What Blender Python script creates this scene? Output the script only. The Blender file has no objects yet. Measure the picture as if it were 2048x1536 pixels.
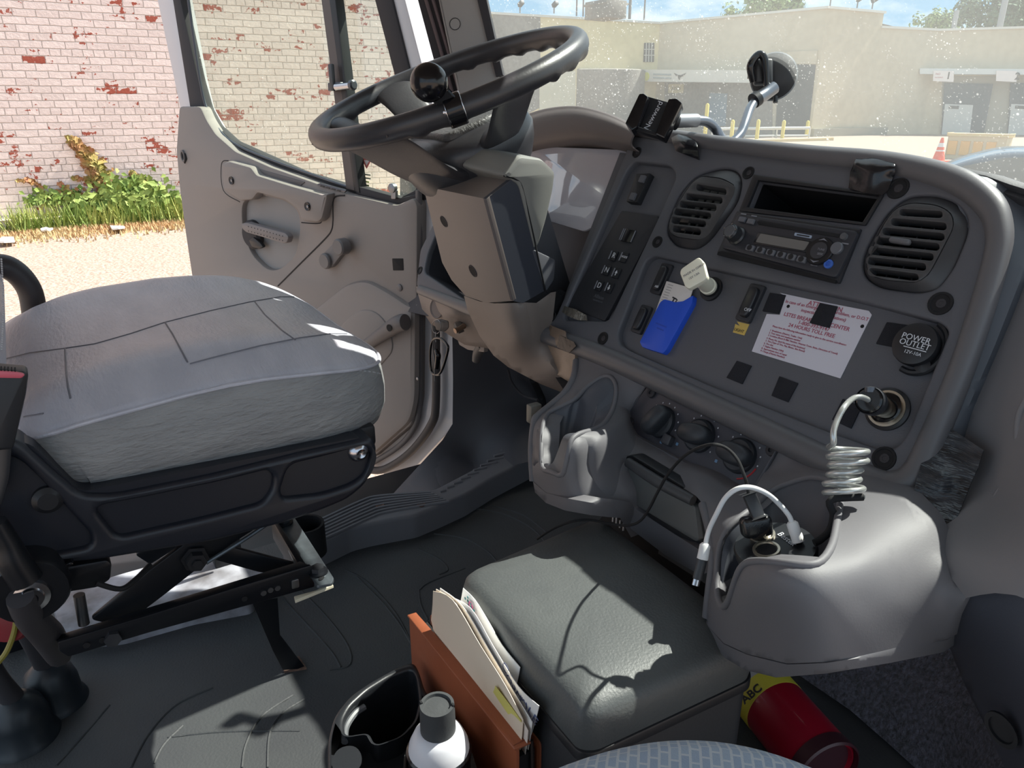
import bpy, bmesh, math, random
import numpy as np
from mathutils import Vector, Matrix, geometry
random.seed(7)
SC = bpy.context.scene
COL = SC.collection
# ---------------------------------------------------------------- camera
F = 1480.0
PITCH = math.atan2(768 - 212, F)
YAW = math.radians(57)
fw = Vector((-math.sin(YAW), math.cos(YAW), 0)); rt = Vector((math.cos(YAW), math.sin(YAW), 0)); UPV = Vector((0, 0, 1))
f3 = fw * math.cos(PITCH) - UPV * math.sin(PITCH)
u3 = UPV * math.cos(PITCH) + fw * math.sin(PITCH)
CAM = Vector((0, 0, .85))
cd = bpy.data.cameras.new('camera'); cam = bpy.data.objects.new('camera', cd); COL.objects.link(cam)
cd.sensor_width = 36; cd.lens = 36 * F / 2048; cd.clip_start = .02; cd.clip_end = 800
R = Matrix((rt, u3, -f3)).transposed().to_4x4()
cam.matrix_world = Matrix.Translation(CAM) @ R
SC.camera = cam
SC.view_settings.view_transform = 'Standard'; SC.view_settings.look = 'None'
SC.view_settings.gamma = 1; SC.view_settings.use_curve_mapping = False
SC.view_settings.exposure = 0.0
# ---------------------------------------------------------------- sun and sky
SUN_AZ, SUN_EL = math.radians(6), math.radians(51.5)
sdir = Vector((math.sin(SUN_AZ) * math.cos(SUN_EL), math.cos(SUN_AZ) * math.cos(SUN_EL), math.sin(SUN_EL)))
sl = bpy.data.lights.new('sun', 'SUN'); so = bpy.data.objects.new('sun', sl); COL.objects.link(so)
sl.energy = 13.0; sl.angle = math.radians(.6); sl.color = (1, .95, .87)
so.rotation_euler = sdir.to_track_quat('Z', 'Y').to_euler(); so.location = (0, 6, 8)
W = bpy.data.worlds.new('sky'); SC.world = W; W.use_nodes = True
nt = W.node_tree; nt.nodes.clear()
def N(t, ty, **k):
    n = t.nodes.new(ty)
    for a, b in k.items():
        if a.startswith('i_'):
            n.inputs[a[2:].replace('_', ' ')].default_value = b
        else: setattr(n, a, b)
    return n
o_ = N(nt, 'ShaderNodeOutputWorld'); bg = N(nt, 'ShaderNodeBackground'); tc = N(nt, 'ShaderNodeTexCoord')
nz = N(nt, 'ShaderNodeTexNoise', i_Scale=4.5, i_Detail=7.0, i_Roughness=.6)
mp = N(nt, 'ShaderNodeMapping'); mp.inputs['Scale'].default_value = (1, 1, 2.6)
cr = N(nt, 'ShaderNodeValToRGB'); cr.color_ramp.elements[0].position = .42; cr.color_ramp.elements[1].position = .58
cr.color_ramp.elements[0].color = (.24, .45, .66, 1); cr.color_ramp.elements[1].color = (.80, .84, .88, 1)
nt.links.new(tc.outputs['Generated'], mp.inputs[0]); nt.links.new(mp.outputs[0], nz.inputs['Vector'])
nt.links.new(nz.outputs['Fac'], cr.inputs[0]); nt.links.new(cr.outputs[0], bg.inputs[0]); nt.links.new(bg.outputs[0], o_.inputs[0])
bg.inputs[1].default_value = 1.45
# ---------------------------------------------------------------- helpers
def lin(c):
    return tuple((x / 255 / 12.92 if x / 255 < .04045 else ((x / 255 + .055) / 1.055) ** 2.4) for x in c[:3]) + (1,)
MATS = {}
def M(name, c, rough=.55, metal=0, bump=0, bs=400, var=0, vs=30, spec=.5, coat=0, c2=None, bd=.0006, stretch=None):
    """plain procedural material: sRGB colour, optional grain bump and blotchy second colour"""
    if name in MATS: return MATS[name]
    m = bpy.data.materials.new(name); m.use_nodes = True; t = m.node_tree; p = t.nodes['Principled BSDF']
    p.inputs['Base Color'].default_value = lin(c); p.inputs['Roughness'].default_value = rough
    p.inputs['Metallic'].default_value = metal; p.inputs['Specular IOR Level'].default_value = spec
    p.inputs['Coat Weight'].default_value = coat
    co = N(t, 'ShaderNodeTexCoord'); src = co.outputs['Object']
    if stretch:
        q = N(t, 'ShaderNodeMapping'); q.inputs['Scale'].default_value = stretch; t.links.new(src, q.inputs[0]); src = q.outputs[0]
    if var or c2:
        n = N(t, 'ShaderNodeTexNoise', i_Scale=vs, i_Detail=4.0); t.links.new(src, n.inputs['Vector'])
        r = N(t, 'ShaderNodeValToRGB'); r.color_ramp.elements[0].position = .35; r.color_ramp.elements[1].position = .65
        a = lin(c); b = lin(c2) if c2 else tuple(min(1, x * (1 + var)) for x in a[:3]) + (1,)
        if not c2: a = tuple(x * (1 - var) for x in a[:3]) + (1,)
        r.color_ramp.elements[0].color = a; r.color_ramp.elements[1].color = b
        t.links.new(n.outputs['Fac'], r.inputs[0]); t.links.new(r.outputs[0], p.inputs['Base Color'])
    if bump:
        n = N(t, 'ShaderNodeTexNoise', i_Scale=bs, i_Detail=3.0); t.links.new(src, n.inputs['Vector'])
        b = N(t, 'ShaderNodeBump'); b.inputs['Strength'].default_value = bump; b.inputs['Distance'].default_value = bd
        t.links.new(n.outputs['Fac'], b.inputs['Height']); t.links.new(b.outputs[0], p.inputs['Normal'])
    MATS[name] = m; return m
def tag(o, label=None, cat=None, group=None, kind=None):
    if label: o['label'] = label
    if cat: o['category'] = cat
    if group: o['group'] = group
    if kind: o['kind'] = kind
    return o
def thing(name, label, cat, loc, group=None):
    o = bpy.data.objects.new(name, None); COL.objects.link(o); o.location = loc; o.empty_display_size = .05
    return tag(o, label, cat, group)
def wpos(o):
    v = o.location.copy()
    while o.parent:
        o = o.parent; v = v + Vector((0, 0, 0))
    return v
def link(name, me, mat=None, par=None, label=None, smooth=35):
    if isinstance(me, bmesh.types.BMesh):
        bm = me; bmesh.ops.recalc_face_normals(bm, faces=bm.faces[:]) if not getattr(link, 'raw', False) else None
        me = bpy.data.meshes.new(name); bm.to_mesh(me); bm.free()
    o = bpy.data.objects.new(name, me); COL.objects.link(o)
    if mat: me.materials.clear(); me.materials.append(mat)
    if smooth:
        for p in me.polygons: p.use_smooth = True
        me.set_sharp_from_angle(angle=math.radians(smooth))
    if par:
        # every mesh is written in world coordinates and its own origin stays at the world origin,
        # so the parent inverse only has to undo the parent's plain translation
        o.parent = par
        t = par.location.copy() if par.type == 'EMPTY' else Vector((0, 0, 0))
        o.matrix_parent_inverse = Matrix.Translation(-t)
    if label: o['label'] = label
    return o
def mesh(name, vs, fs, mat, par=None, label=None, smooth=35, bev=0, seg=2, sub=0, thick=None, recalc=True):
    bm = bmesh.new(); V = [bm.verts.new(v) for v in vs]
    for f in fs:
        try: bm.faces.new([V[i] for i in f])
        except ValueError: pass
    if recalc: bmesh.ops.recalc_face_normals(bm, faces=bm.faces[:])
    if thick is not None:
        g = bmesh.ops.extrude_face_region(bm, geom=bm.faces[:])
        bmesh.ops.translate(bm, vec=Vector(thick), verts=[e for e in g['geom'] if isinstance(e, bmesh.types.BMVert)])
        bmesh.ops.recalc_face_normals(bm, faces=bm.faces[:])
    if bev:
        es = [e for e in bm.edges if len(e.link_faces) == 2 and e.calc_face_angle(0) > math.radians(25)]
        bmesh.ops.bevel(bm, geom=es, offset=bev, segments=seg, affect='EDGES', clamp_overlap=True, profile=.5)
    o = link(name, bm, mat, par, label, smooth)
    if sub:
        s = o.modifiers.new('s', 'SUBSURF'); s.levels = sub; s.render_levels = sub
    return o
def ray(px, py): return ((px - 1024) * rt + (768 - py) * u3 + F * f3) / F
def U(px, py, x=None, y=None, z=None, t=None, pl=None, h=0):
    """the point of the place that the photograph shows at px,py, given the plane it lies in"""
    d = ray(px, py)
    if x is not None: return CAM + d * ((x - CAM.x) / d.x)
    if y is not None: return CAM + d * ((y - CAM.y) / d.y)
    if z is not None: return CAM + d * ((z - CAM.z) / d.z)
    if pl is not None: return CAM + d * (((pl.o + pl.n * h - CAM).dot(pl.n)) / d.dot(pl.n))
    return CAM + d * t
class Pl:
    """a plane with its own 2D axes u, v and normal n"""
    def __init__(s, o, n, u):
        s.o = Vector(o); s.n = Vector(n).normalized(); u = Vector(u); s.u = (u - s.n * u.dot(s.n)).normalized(); s.v = s.n.cross(s.u)
    def uv(s, px, py, h=0):
        q = U(px, py, pl=s, h=h) - s.o; return Vector((q.dot(s.u), q.dot(s.v)))
    def w(s, a, b, h=0): return s.o + s.u * a + s.v * b + s.n * h
    def P(s, pts, h=0): return [s.uv(a, b, h) for a, b in pts]
def rnd(pts, r, k=4):
    """round the corners of a 2D polygon"""
    out = []; n = len(pts)
    for i, p in enumerate(pts):
        rr = r[i] if isinstance(r, (list, tuple)) else r
        a = pts[i - 1] - p; b = pts[(i + 1) % n] - p
        d = min(rr, a.length * .48, b.length * .48)
        if d < 1e-6: out.append(p); continue
        A = p + a.normalized() * d; B = p + b.normalized() * d
        for j in range(k + 1):
            s = j / k; out.append(A * (1 - s) ** 2 + p * 2 * s * (1 - s) + B * s * s)
    return out
def area(p): return sum(p[i - 1].x * p[i].y - p[i].x * p[i - 1].y for i in range(len(p))) / 2
def catp(P, n, closed=False):
    """catmull-rom through points, n samples per span"""
    out = []; m = len(P); g = (lambda i: P[i % m]) if closed else (lambda i: P[max(0, min(m - 1, i))])
    for i in range(m if closed else m - 1):
        a, b, c, d = g(i - 1), g(i), g(i + 1), g(i + 2)
        for j in range(n):
            s = j / n
            out.append(((2 * b) + (c - a) * s + (2 * a - 5 * b + 4 * c - d) * s * s + (3 * b - a - 3 * c + d) * s ** 3) * .5)
    if not closed: out.append(P[-1])
    return out
def prism(pl, pts, h0, h1, holes=(), bev=.001, bs=2):
    """bmesh of a 2D polygon raised from h0 to h1 on a plane, with a rounded top edge; holes go right through"""
    loops = [list(pts) if area(pts) > 0 else list(pts)[::-1]]
    for q in holes: loops.append(list(q) if area(q) < 0 else list(q)[::-1])
    bm = bmesh.new(); tops = []; bots = []
    for L in loops:
        n = len(L); rings = []
        nr = []
        for i in range(n):
            e1 = (L[i] - L[i - 1]); e2 = (L[(i + 1) % n] - L[i])
            a = Vector((-e1.y, e1.x)); b = Vector((-e2.y, e2.x))
            a = a.normalized() if a.length > 1e-9 else a; b = b.normalized() if b.length > 1e-9 else b
            c = a + b; nr.append(c.normalized() / max(.6, (c.length / 2)) if c.length > 1e-6 else a)
        for k in range(bs + 1):
            a = k / bs * math.pi / 2 if bev else math.pi / 2
            of = bev * (1 - math.sin(a)); h = h1 - bev * (1 - math.cos(a)) * (1 if h1 > h0 else -1)
            rings.append([bm.verts.new(pl.w(*(L[i] + nr[i] * of), h)) for i in range(n)])
            if not bev: break
        rings.append([bm.verts.new(pl.w(*L[i], h0)) for i in range(n)])
        for A, B in zip(rings, rings[1:]):
            for i in range(n):
                j = (i + 1) % n; bm.faces.new((A[i], A[j], B[j], B[i]))
        tops.append(rings[0]); bots.append(rings[-1])
    for T in (tops, bots):
        fl = [v for r in T for v in r]
        for t in geometry.tessellate_polygon([[Vector(((v.co - pl.o).dot(pl.u), (v.co - pl.o).dot(pl.v), 0)) for v in r] for r in T]):
            try: bm.faces.new([fl[i] for i in t])
            except ValueError: pass
    return bm
def slab(name, pl, px, h0, h1, mat, par=None, r=.002, bev=.0008, holes=(), label=None, ph=None):
    """px: photo points of the top outline"""
    hh = h1 if ph is None else ph
    return link(name, prism(pl, rnd(pl.P(px, hh), r), h0, h1, [rnd(pl.P(q[0], hh), q[1]) for q in holes], bev), mat, par, label)
def frames(P, closed=False):
    n = len(P); T = []
    for i in range(n):
        a = P[i - 1] if (i or closed) else P[0]; b = P[(i + 1) % n] if (i < n - 1 or closed) else P[-1]
        T.append((b - a).normalized())
    r = T[0].orthogonal().normalized(); out = []
    for i in range(n):
        if i:
            r = (T[i - 1].rotation_difference(T[i])) @ r
            r = (r - T[i] * r.dot(T[i])).normalized()
        out.append((T[i], r, T[i].cross(r)))
    return out
def tubebm(P, r, seg=12, n=6, closed=False, smooth=True, bm=None, flat=1.0, caps=True):
    P = [Vector(p) for p in P]; rs = r if isinstance(r, (list, tuple)) else [r] * len(P)
    if smooth and len(P) > 2:
        Q = catp(P, n, closed); R_ = catp([Vector((a, 0, 0)) for a in rs], n, closed); rs = [v.x for v in R_]
    else: Q = P
    bm = bm or bmesh.new(); fr = frames(Q, closed); rings = []
    for p, (t, a, b), rr in zip(Q, fr, rs):
        rings.append([bm.verts.new(p + (a * math.cos(w) + b * math.sin(w) * flat) * rr) for w in [2 * math.pi * k / seg for k in range(seg)]])
    m = len(rings)
    for i in range(m if closed else m - 1):
        A, B = rings[i], rings[(i + 1) % m]; off = 0
        if closed and i == m - 1:
            off = min(range(seg), key=lambda o: (A[0].co - B[o].co).length)
        for k in range(seg):
            bm.faces.new((A[k], A[(k + 1) % seg], B[(k + 1 + off) % seg], B[(k + off) % seg]))
    if not closed and caps:
        bm.faces.new(rings[0][::-1]); bm.faces.new(rings[-1])
    return bm
def tube(name, P, r, mat, par=None, seg=12, n=6, closed=False, smooth=True, label=None, flat=1.0, sm=40):
    return link(name, tubebm(P, r, seg, n, closed, smooth, None, flat), mat, par, label, sm)
def lathebm(prof, o, ax, seg=32, bm=None, sx=1.0, xdir=None):
    o = Vector(o); ax = Vector(ax).normalized(); a = (Vector(xdir) if xdir else ax.orthogonal()); a = (a - ax * a.dot(ax)).normalized(); b = ax.cross(a)
    bm = bm or bmesh.new(); rings = []
    for r, h in prof:
        rings.append([bm.verts.new(o + ax * h + (a * math.cos(w) * sx + b * math.sin(w)) * max(r, 1e-5)) for w in [2 * math.pi * k / seg for k in range(seg)]])
    for A, B in zip(rings, rings[1:]):
        for k in range(seg): bm.faces.new((A[k], A[(k + 1) % seg], B[(k + 1) % seg], B[k]))
    bm.faces.new(rings[0][::-1]); bm.faces.new(rings[-1])
    return bm
def lathe(name, prof, o, ax, mat, par=None, seg=32, label=None, sm=35, sx=1.0, xdir=None):
    return link(name, lathebm(prof, o, ax, seg, None, sx, xdir), mat, par, label, sm)
def boxbm(c, ax, s, bev=.001, seg=2, bm=None):
    c = Vector(c); ax = [Vector(a).normalized() for a in ax]; b2 = bmesh.new(); bmesh.ops.create_cube(b2, size=1)
    for v in b2.verts:
        p = v.co; v.co = c + ax[0] * p.x * s[0] + ax[1] * p.y * s[1] + ax[2] * p.z * s[2]
    if bev: bmesh.ops.bevel(b2, geom=b2.edges[:], offset=bev, segments=seg, affect='EDGES', profile=.5, clamp_overlap=True)
    if bm is None: return b2
    me = bpy.data.meshes.new('t'); b2.to_mesh(me); b2.free(); bm.from_mesh(me); bpy.data.meshes.remove(me); return bm
XYZ = ((1, 0, 0), (0, 1, 0), (0, 0, 1))
def box(name, c, s, mat, par=None, ax=XYZ, bev=.001, seg=2, label=None):
    return link(name, boxbm(c, ax, s, bev, seg), mat, par, label)
def grid(name, rows, mat, par=None, n=4, label=None, thick=None, closeu=False, sm=50, bm=None):
    """smooth surface through rows of 3D points"""
    R1 = [catp([Vector(p) for p in r], n, closeu) for r in rows]
    cols = [catp([r[i] for r in R1], n) for i in range(len(R1[0]))]
    bm = bm or bmesh.new(); V = [[bm.verts.new(p) for p in c] for c in cols]
    m = len(V)
    for i in range(m if closeu else m - 1):
        for j in range(len(V[0]) - 1):
            bm.faces.new((V[i][j], V[(i + 1) % m][j], V[(i + 1) % m][j + 1], V[i][j + 1]))
    bmesh.ops.recalc_face_normals(bm, faces=bm.faces[:])
    if thick:
        g = bmesh.ops.extrude_face_region(bm, geom=bm.faces[:])
        bmesh.ops.translate(bm, vec=Vector(thick), verts=[e for e in g['geom'] if isinstance(e, bmesh.types.BMVert)])
    return link(name, bm, mat, par, label, sm)
def tps(ctrl, lam=1e-5):
    P = np.array([[c[0] / 500, c[1] / 500] for c in ctrl]); v = np.array([c[2] for c in ctrl])
    def K(a, b):
        d2 = ((a[:, None] - b[None]) ** 2).sum(-1) + 1e-12; return d2 * np.log(d2) * .5
    n = len(P); A = np.zeros((n + 3, n + 3)); A[:n, :n] = K(P, P) + np.eye(n) * lam; A[:n, n] = 1; A[:n, n + 1:] = P; A[n:, :n] = A[:n, n:].T
    w = np.linalg.solve(A, np.concatenate([v, np.zeros(3)]))
    return lambda q: K(np.array(q) / 500, P) @ w[:n] + w[n] + (np.array(q) / 500) @ w[n + 1:]
def invt(px, py, k, v):
    q = U(px, py, **{k: v}) if k != 'pl' else U(px, py, pl=v[0], h=v[1])
    return 1.0 / ((q - CAM).dot(f3))
def relief(name, bnd, ctrl, mat, par=None, holes=(), step=14, thick=(0, .02, 0), label=None, dens=4, sm=60, lam=1e-5, bev=0):
    """surface seen inside a photo outline, each control point standing in a stated plane of the cab (x, y or z = ...);
    the sheet between them is a thin-plate spline in space and gets real thickness"""
    f = tps([(c[0], c[1], invt(*c)) for c in ctrl], lam)
    def dn(L):
        out = []
        for i in range(len(L)):
            a, b = Vector(L[i]), Vector(L[(i + 1) % len(L)]); m = max(1, int((b - a).length / step + .5))
            out += [a + (b - a) * j / m for j in range(m)]
        return out
    B = dn(bnd); H = [dn(h) for h in holes]
    def inside(p, L):
        c = False; n = len(L)
        for i in range(n):
            a, b = L[i - 1], L[i]
            if (a.y > p.y) != (b.y > p.y) and p.x < (b.x - a.x) * (p.y - a.y) / (b.y - a.y) + a.x: c = not c
        return c
    def far(p, L): return min((p - q).length for q in L) > step * .55
    xs = [p.x for p in B]; ys = [p.y for p in B]; pts = []
    y = min(ys); k = 0
    while y < max(ys):
        x = min(xs) + (k % 2) * step / 2
        while x < max(xs):
            p = Vector((x, y))
            if inside(p, B) and far(p, B) and all(not inside(p, h) and far(p, h) for h in H): pts.append(p)
            x += step
        y += step * .87; k += 1
    loops = [B] + H; V = []; E = []
    for L in loops:
        s = len(V); V += L; E += [(s + i, s + (i + 1) % len(L)) for i in range(len(L))]
    V += pts
    vo, eo, fo, *_ = geometry.delaunay_2d_cdt(V, E, [], 0, 1e-4)
    iv = f([(v.x, v.y) for v in vo]); ws = [CAM + ray(v.x, v.y) * (1 / max(i, 1e-3)) for v, i in zip(vo, iv)]
    fs = []
    for t in fo:
        c = sum((vo[i] for i in t), Vector((0, 0))) / len(t)
        if inside(c, B) and not any(inside(c, h) for h in H): fs.append(t)
    bm = bmesh.new(); VV = [bm.verts.new(w) for w in ws]
    for t in fs: bm.faces.new([VV[i] for i in t])
    for v in [v for v in bm.verts if not v.link_faces]: bm.verts.remove(v)
    if bm.faces[:] and sum(((CAM - fc.calc_center_median()).dot(fc.normal) if (fc.normal_update() or True) else 0) for fc in bm.faces) < 0:
        bmesh.ops.reverse_faces(bm, faces=bm.faces[:])
    if thick:
        g = bmesh.ops.extrude_face_region(bm, geom=bm.faces[:])
        bmesh.ops.translate(bm, vec=Vector(thick), verts=[e for e in g['geom'] if isinstance(e, bmesh.types.BMVert)])
    if bev:
        bm.normal_update()
        es = [e for e in bm.edges if len(e.link_faces) == 2 and e.calc_face_angle(0) > math.radians(50)]
        bmesh.ops.bevel(bm, geom=es, offset=bev, segments=2, affect='EDGES', profile=.5, clamp_overlap=True)
    return link(name, bm, mat, par, label, sm)
def text(name, s, pl, px, py, size, mat, par, h=.001, rot=0, align='CENTER', label=None, bold=0, sx=1.0):
    cu = bpy.data.curves.new(name, 'FONT'); cu.body = s; cu.size = size; cu.align_x = align; cu.align_y = 'CENTER'; cu.offset = bold * size; cu.extrude = .00015; cu.resolution_u = 3
    ob = bpy.data.objects.new('tmp', cu); me = bpy.data.meshes.new_from_object(ob); bpy.data.objects.remove(ob); bpy.data.curves.remove(cu)
    c = pl.uv(px, py, h); ca, sa = math.cos(rot), math.sin(rot)
    for v in me.vertices:
        x, y, z = v.co; x *= sx
        v.co = pl.w(c.x + x * ca - y * sa, c.y + x * sa + y * ca, h + z)
    return link(name, me, mat, par, label, 0)
# ================================================================ OUTSIDE
def sm(a): a = max(0, min(1, a)); return a * a * (3 - 2 * a)
def gz(x, y): return -1.05 + .42 * sm((-x - 2.6) / 8.5) * sm((13 - y) / 5)
GRAV = M('gravel', (166, 150, 138), .95, bump=.9, bs=26, c2=(134, 117, 106), vs=38, bd=.02, spec=.2)
bm = bmesh.new(); xs = [-120, -70, -45, -30, -22] + [-16 + .8 * i for i in range(19)] + [0, 3, 8, 20, 60]; ys = [-40, -20, -10] + [-6 + 1.2 * i for i in range(18)] + [20, 30, 45, 70, 150]
G = [[bm.verts.new((x, y, gz(x, y))) for y in ys] for x in xs]
for i in range(len(xs) - 1):
    for j in range(len(ys) - 1): bm.faces.new((G[i][j], G[i + 1][j], G[i + 1][j + 1], G[i][j + 1]))
g_ = link('ground', bm, GRAV, smooth=60); tag(g_, 'pale gravel lot around the truck', kind='structure')

# --- painted brick wall across the lot
WA = math.atan2(.998, .06)
wb = U(200, 446, x=-11.5)
WP = Pl((-11.5, wb.y, wb.z), (math.sin(WA), -math.cos(WA), 0), (math.cos(WA), math.sin(WA), 0))
mt = bpy.data.materials.new('painted_brick'); mt.use_nodes = True; t = mt.node_tree; p = t.nodes['Principled BSDF']
co = N(t, 'ShaderNodeTexCoord'); se = N(t, 'ShaderNodeSeparateXYZ'); cb = N(t, 'ShaderNodeCombineXYZ'); L_ = t.links.new
L_(co.outputs['Object'], se.inputs[0]); L_(se.outputs[0], cb.inputs[0]); L_(se.outputs[2], cb.inputs[1])
wn = N(t, 'ShaderNodeTexNoise', i_Scale=9.0, i_Detail=2.0); L_(cb.outputs[0], wn.inputs['Vector'])
wv = N(t, 'ShaderNodeVectorMath', operation='SCALE'); L_(wn.outputs['Color'], wv.inputs[0]); wv.inputs['Scale'].default_value = .018
wa = N(t, 'ShaderNodeVectorMath', operation='ADD'); L_(cb.outputs[0], wa.inputs[0]); L_(wv.outputs[0], wa.inputs[1])
def brk(w, c1, c2, mo):
    b = N(t, 'ShaderNodeTexBrick'); b.inputs['Scale'].default_value = 1; b.inputs['Brick Width'].default_value = w; b.inputs['Row Height'].default_value = .086
    b.inputs['Mortar Size'].default_value = .007; b.inputs['Mortar Smooth'].default_value = 1.0; b.inputs['Color1'].default_value = c1; b.inputs['Color2'].default_value = c2; b.inputs['Mortar'].default_value = mo
    L_(wa.outputs[0], b.inputs['Vector']); return b
c1, c2, mo = lin((242, 222, 214)), lin((228, 208, 200)), lin((196, 178, 168))
A_, B_ = brk(.242, c1, c2, mo), brk(.121, c1, c2, mo)
md = N(t, 'ShaderNodeMath', operation='MODULO'); L_(se.outputs[2], md.inputs[0]); md.inputs[1].default_value = .086 * 8
lt = N(t, 'ShaderNodeMath', operation='LESS_THAN'); L_(md.outputs[0], lt.inputs[0]); lt.inputs[1].default_value = .086
mx = N(t, 'ShaderNodeMix', data_type='RGBA'); L_(lt.outputs[0], mx.inputs[0]); L_(A_.outputs[0], mx.inputs[6]); L_(B_.outputs[0], mx.inputs[7])
mf = N(t, 'ShaderNodeMix', data_type='FLOAT'); L_(lt.outputs[0], mf.inputs[0]); L_(A_.outputs[1], mf.inputs[2]); L_(B_.outputs[1], mf.inputs[3])
n1 = N(t, 'ShaderNodeTexNoise', i_Scale=1.7, i_Detail=3.0, i_Roughness=.7); m1 = N(t, 'ShaderNodeMapping'); m1.inputs['Scale'].default_value = (1, 2.0, 1); L_(cb.outputs[0], m1.inputs[0]); L_(m1.outputs[0], n1.inputs['Vector'])
n2 = N(t, 'ShaderNodeTexNoise', i_Scale=16.0, i_Detail=3.0, i_Roughness=.7); L_(cb.outputs[0], n2.inputs['Vector'])
rb = brk(.242, (0, 0, 0, 1), (1, 1, 1, 1), (.35, .35, .35, 1)); rb.inputs['Mortar Size'].default_value = .004
s1 = N(t, 'ShaderNodeMath', operation='MULTIPLY_ADD'); L_(rb.outputs[0], s1.inputs[0]); s1.inputs[1].default_value = .17; L_(n1.outputs[0], s1.inputs[2])
s2 = N(t, 'ShaderNodeMath', operation='MULTIPLY_ADD'); L_(n2.outputs[0], s2.inputs[0]); s2.inputs[1].default_value = .42; L_(s1.outputs[0], s2.inputs[2])
rp = N(t, 'ShaderNodeValToRGB'); rp.color_ramp.elements[0].position = .985; rp.color_ramp.elements[1].position = 1.0; L_(s2.outputs[0], rp.inputs[0])
# ramp input clamps at 1, so shift down first
s3 = N(t, 'ShaderNodeMath', operation='SUBTRACT'); L_(s2.outputs[0], s3.inputs[0]); s3.inputs[1].default_value = .47; L_(s3.outputs[0], rp.inputs[0]); rp.color_ramp.elements[0].position = .455; rp.color_ramp.elements[1].position = .475
mr = N(t, 'ShaderNodeMix', data_type='RGBA'); L_(rp.outputs[0], mr.inputs[0]); L_(mx.outputs[2], mr.inputs[6]); mr.inputs[7].default_value = lin((168, 84, 66)); L_(mr.outputs[2], p.inputs['Base Color'])
p.inputs['Roughness'].default_value = .8
bh = N(t, 'ShaderNodeMath', operation='MULTIPLY_ADD'); L_(n2.outputs[0], bh.inputs[0]); bh.inputs[1].default_value = .5
iv = N(t, 'ShaderNodeMath', operation='SUBTRACT'); iv.inputs[0].default_value = 1; L_(mf.outputs[0], iv.inputs[1]); L_(iv.outputs[0], bh.inputs[2])
bp = N(t, 'ShaderNodeBump'); bp.inputs['Strength'].default_value = .9; bp.inputs['Distance'].default_value = .012; L_(bh.outputs[0], bp.inputs['Height']); L_(bp.outputs[0], p.inputs['Normal'])
WR = WP.uv(930, 300).x; bm = boxbm((WR - 12, .25, 3.6), XYZ, (24, .5, 8), 0)
bw = link('brick_building', bm, mt, smooth=0); bw.location = WP.o; bw.rotation_euler = (0, 0, WA)
tag(bw, 'white painted brick wall with red bricks showing through, beyond the driver door', 'building')
# concrete kerb along its foot
KM = M('kerb_concrete', (214, 204, 186), .9, bump=.5, bs=40, var=.15, vs=9, bd=.01)
kc = WP.w(WR - 12, .06, .135); kb = link('kerb', boxbm(kc, (WP.u, WP.n, (0, 0, 1)), (24, .24, .16), .02), KM)
tag(kb, 'low concrete kerb strip at the foot of the brick wall', 'kerb')
# creeper growing up the wall
def leafbm(bm, c, s, nrm):
    a = Vector((random.uniform(-1, 1), random.uniform(-1, 1), random.uniform(-1, .2))).normalized()
    n_ = (nrm + Vector((random.uniform(-.6, .6), random.uniform(-.6, .6), random.uniform(-.3, .8)))).normalized()
    a = (a - n_ * a.dot(n_)).normalized(); b = n_.cross(a)
    q = [c - a * s * .6, c - a * s * .1 + b * s * .45, c + a * s * .7 - n_ * s * .15, c - a * s * .1 - b * s * .45]
    V = [bm.verts.new(v) for v in q]; bm.faces.new(V[:3]); bm.faces.new((V[0], V[2], V[3]))
def scatter(bm, px, cnt, wid, s, pl, h=.08, fade=True):
    P = [pl.uv(a, b) for a, b in px]
    for i in range(cnt):
        k = random.random() * (len(P) - 1); j = int(k); q = P[j].lerp(P[min(j + 1, len(P) - 1)], k - j)
        w_ = wid * (1 - .8 * k / (len(P) - 1)) if fade else wid
        q = q + Vector((random.gauss(0, w_), random.gauss(0, w_)))
        if q.y < .02: q.y = random.uniform(.02, .2)
        leafbm(bm, pl.w(q.x, q.y, random.uniform(.02, h)), s * random.uniform(.6, 1.2), pl.n)
LG = M('leaf_green', (104, 130, 52), .7, c2=(140, 154, 76), vs=5); LR = M('leaf_red', (168, 106, 74), .7, c2=(150, 140, 70), vs=6)
vine = thing('creeper_vine', 'tall green creeper with reddish tips climbing the white brick wall', 'plant', WP.w(*WP.uv(250, 440), .05))
b1 = bmesh.new()
scatter(b1, [(215, 435), (222, 400), (230, 375)], 500, .16, .09, WP, .3); scatter(b1, [(200, 415), (350, 415)], 900, .14, .09, WP, .34, False)
scatter(b1, [(240, 395), (300, 385)], 350, .12, .09, WP, .25, False); scatter(b1, [(345, 425), (362, 428)], 80, .08, .08, WP, .2)
scatter(b1, [(60, 398), (175, 393)], 260, .05, .07, WP, .15, False); scatter(b1, [(140, 430), (150, 390)], 90, .06, .07, WP, .12)
link('foliage', b1, LG, vine, smooth=0)
b1 = bmesh.new()
scatter(b1, [(222, 380), (205, 352), (186, 325), (165, 300), (138, 278)], 420, .09, .075, WP, .12); scatter(b1, [(305, 395), (285, 365), (262, 345)], 140, .06, .07, WP, .1)
scatter(b1, [(200, 340), (165, 330)], 40, .04, .06, WP); scatter(b1, [(92, 390), (75, 368), (55, 359), (35, 361)], 60, .02, .055, WP); scatter(b1, [(140, 385), (120, 367)], 40, .03, .06, WP)
scatter(b1, [(225, 376), (268, 364)], 50, .03, .06, WP); scatter(b1, [(95, 395), (180, 388)], 60, .05, .06, WP, .12, False); scatter(b1, [(200, 358), (145, 356)], 45, .03, .06, WP)
link('foliage', b1, LR, vine, label='reddish climbing tips', smooth=0)
b1 = bmesh.new()
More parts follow.
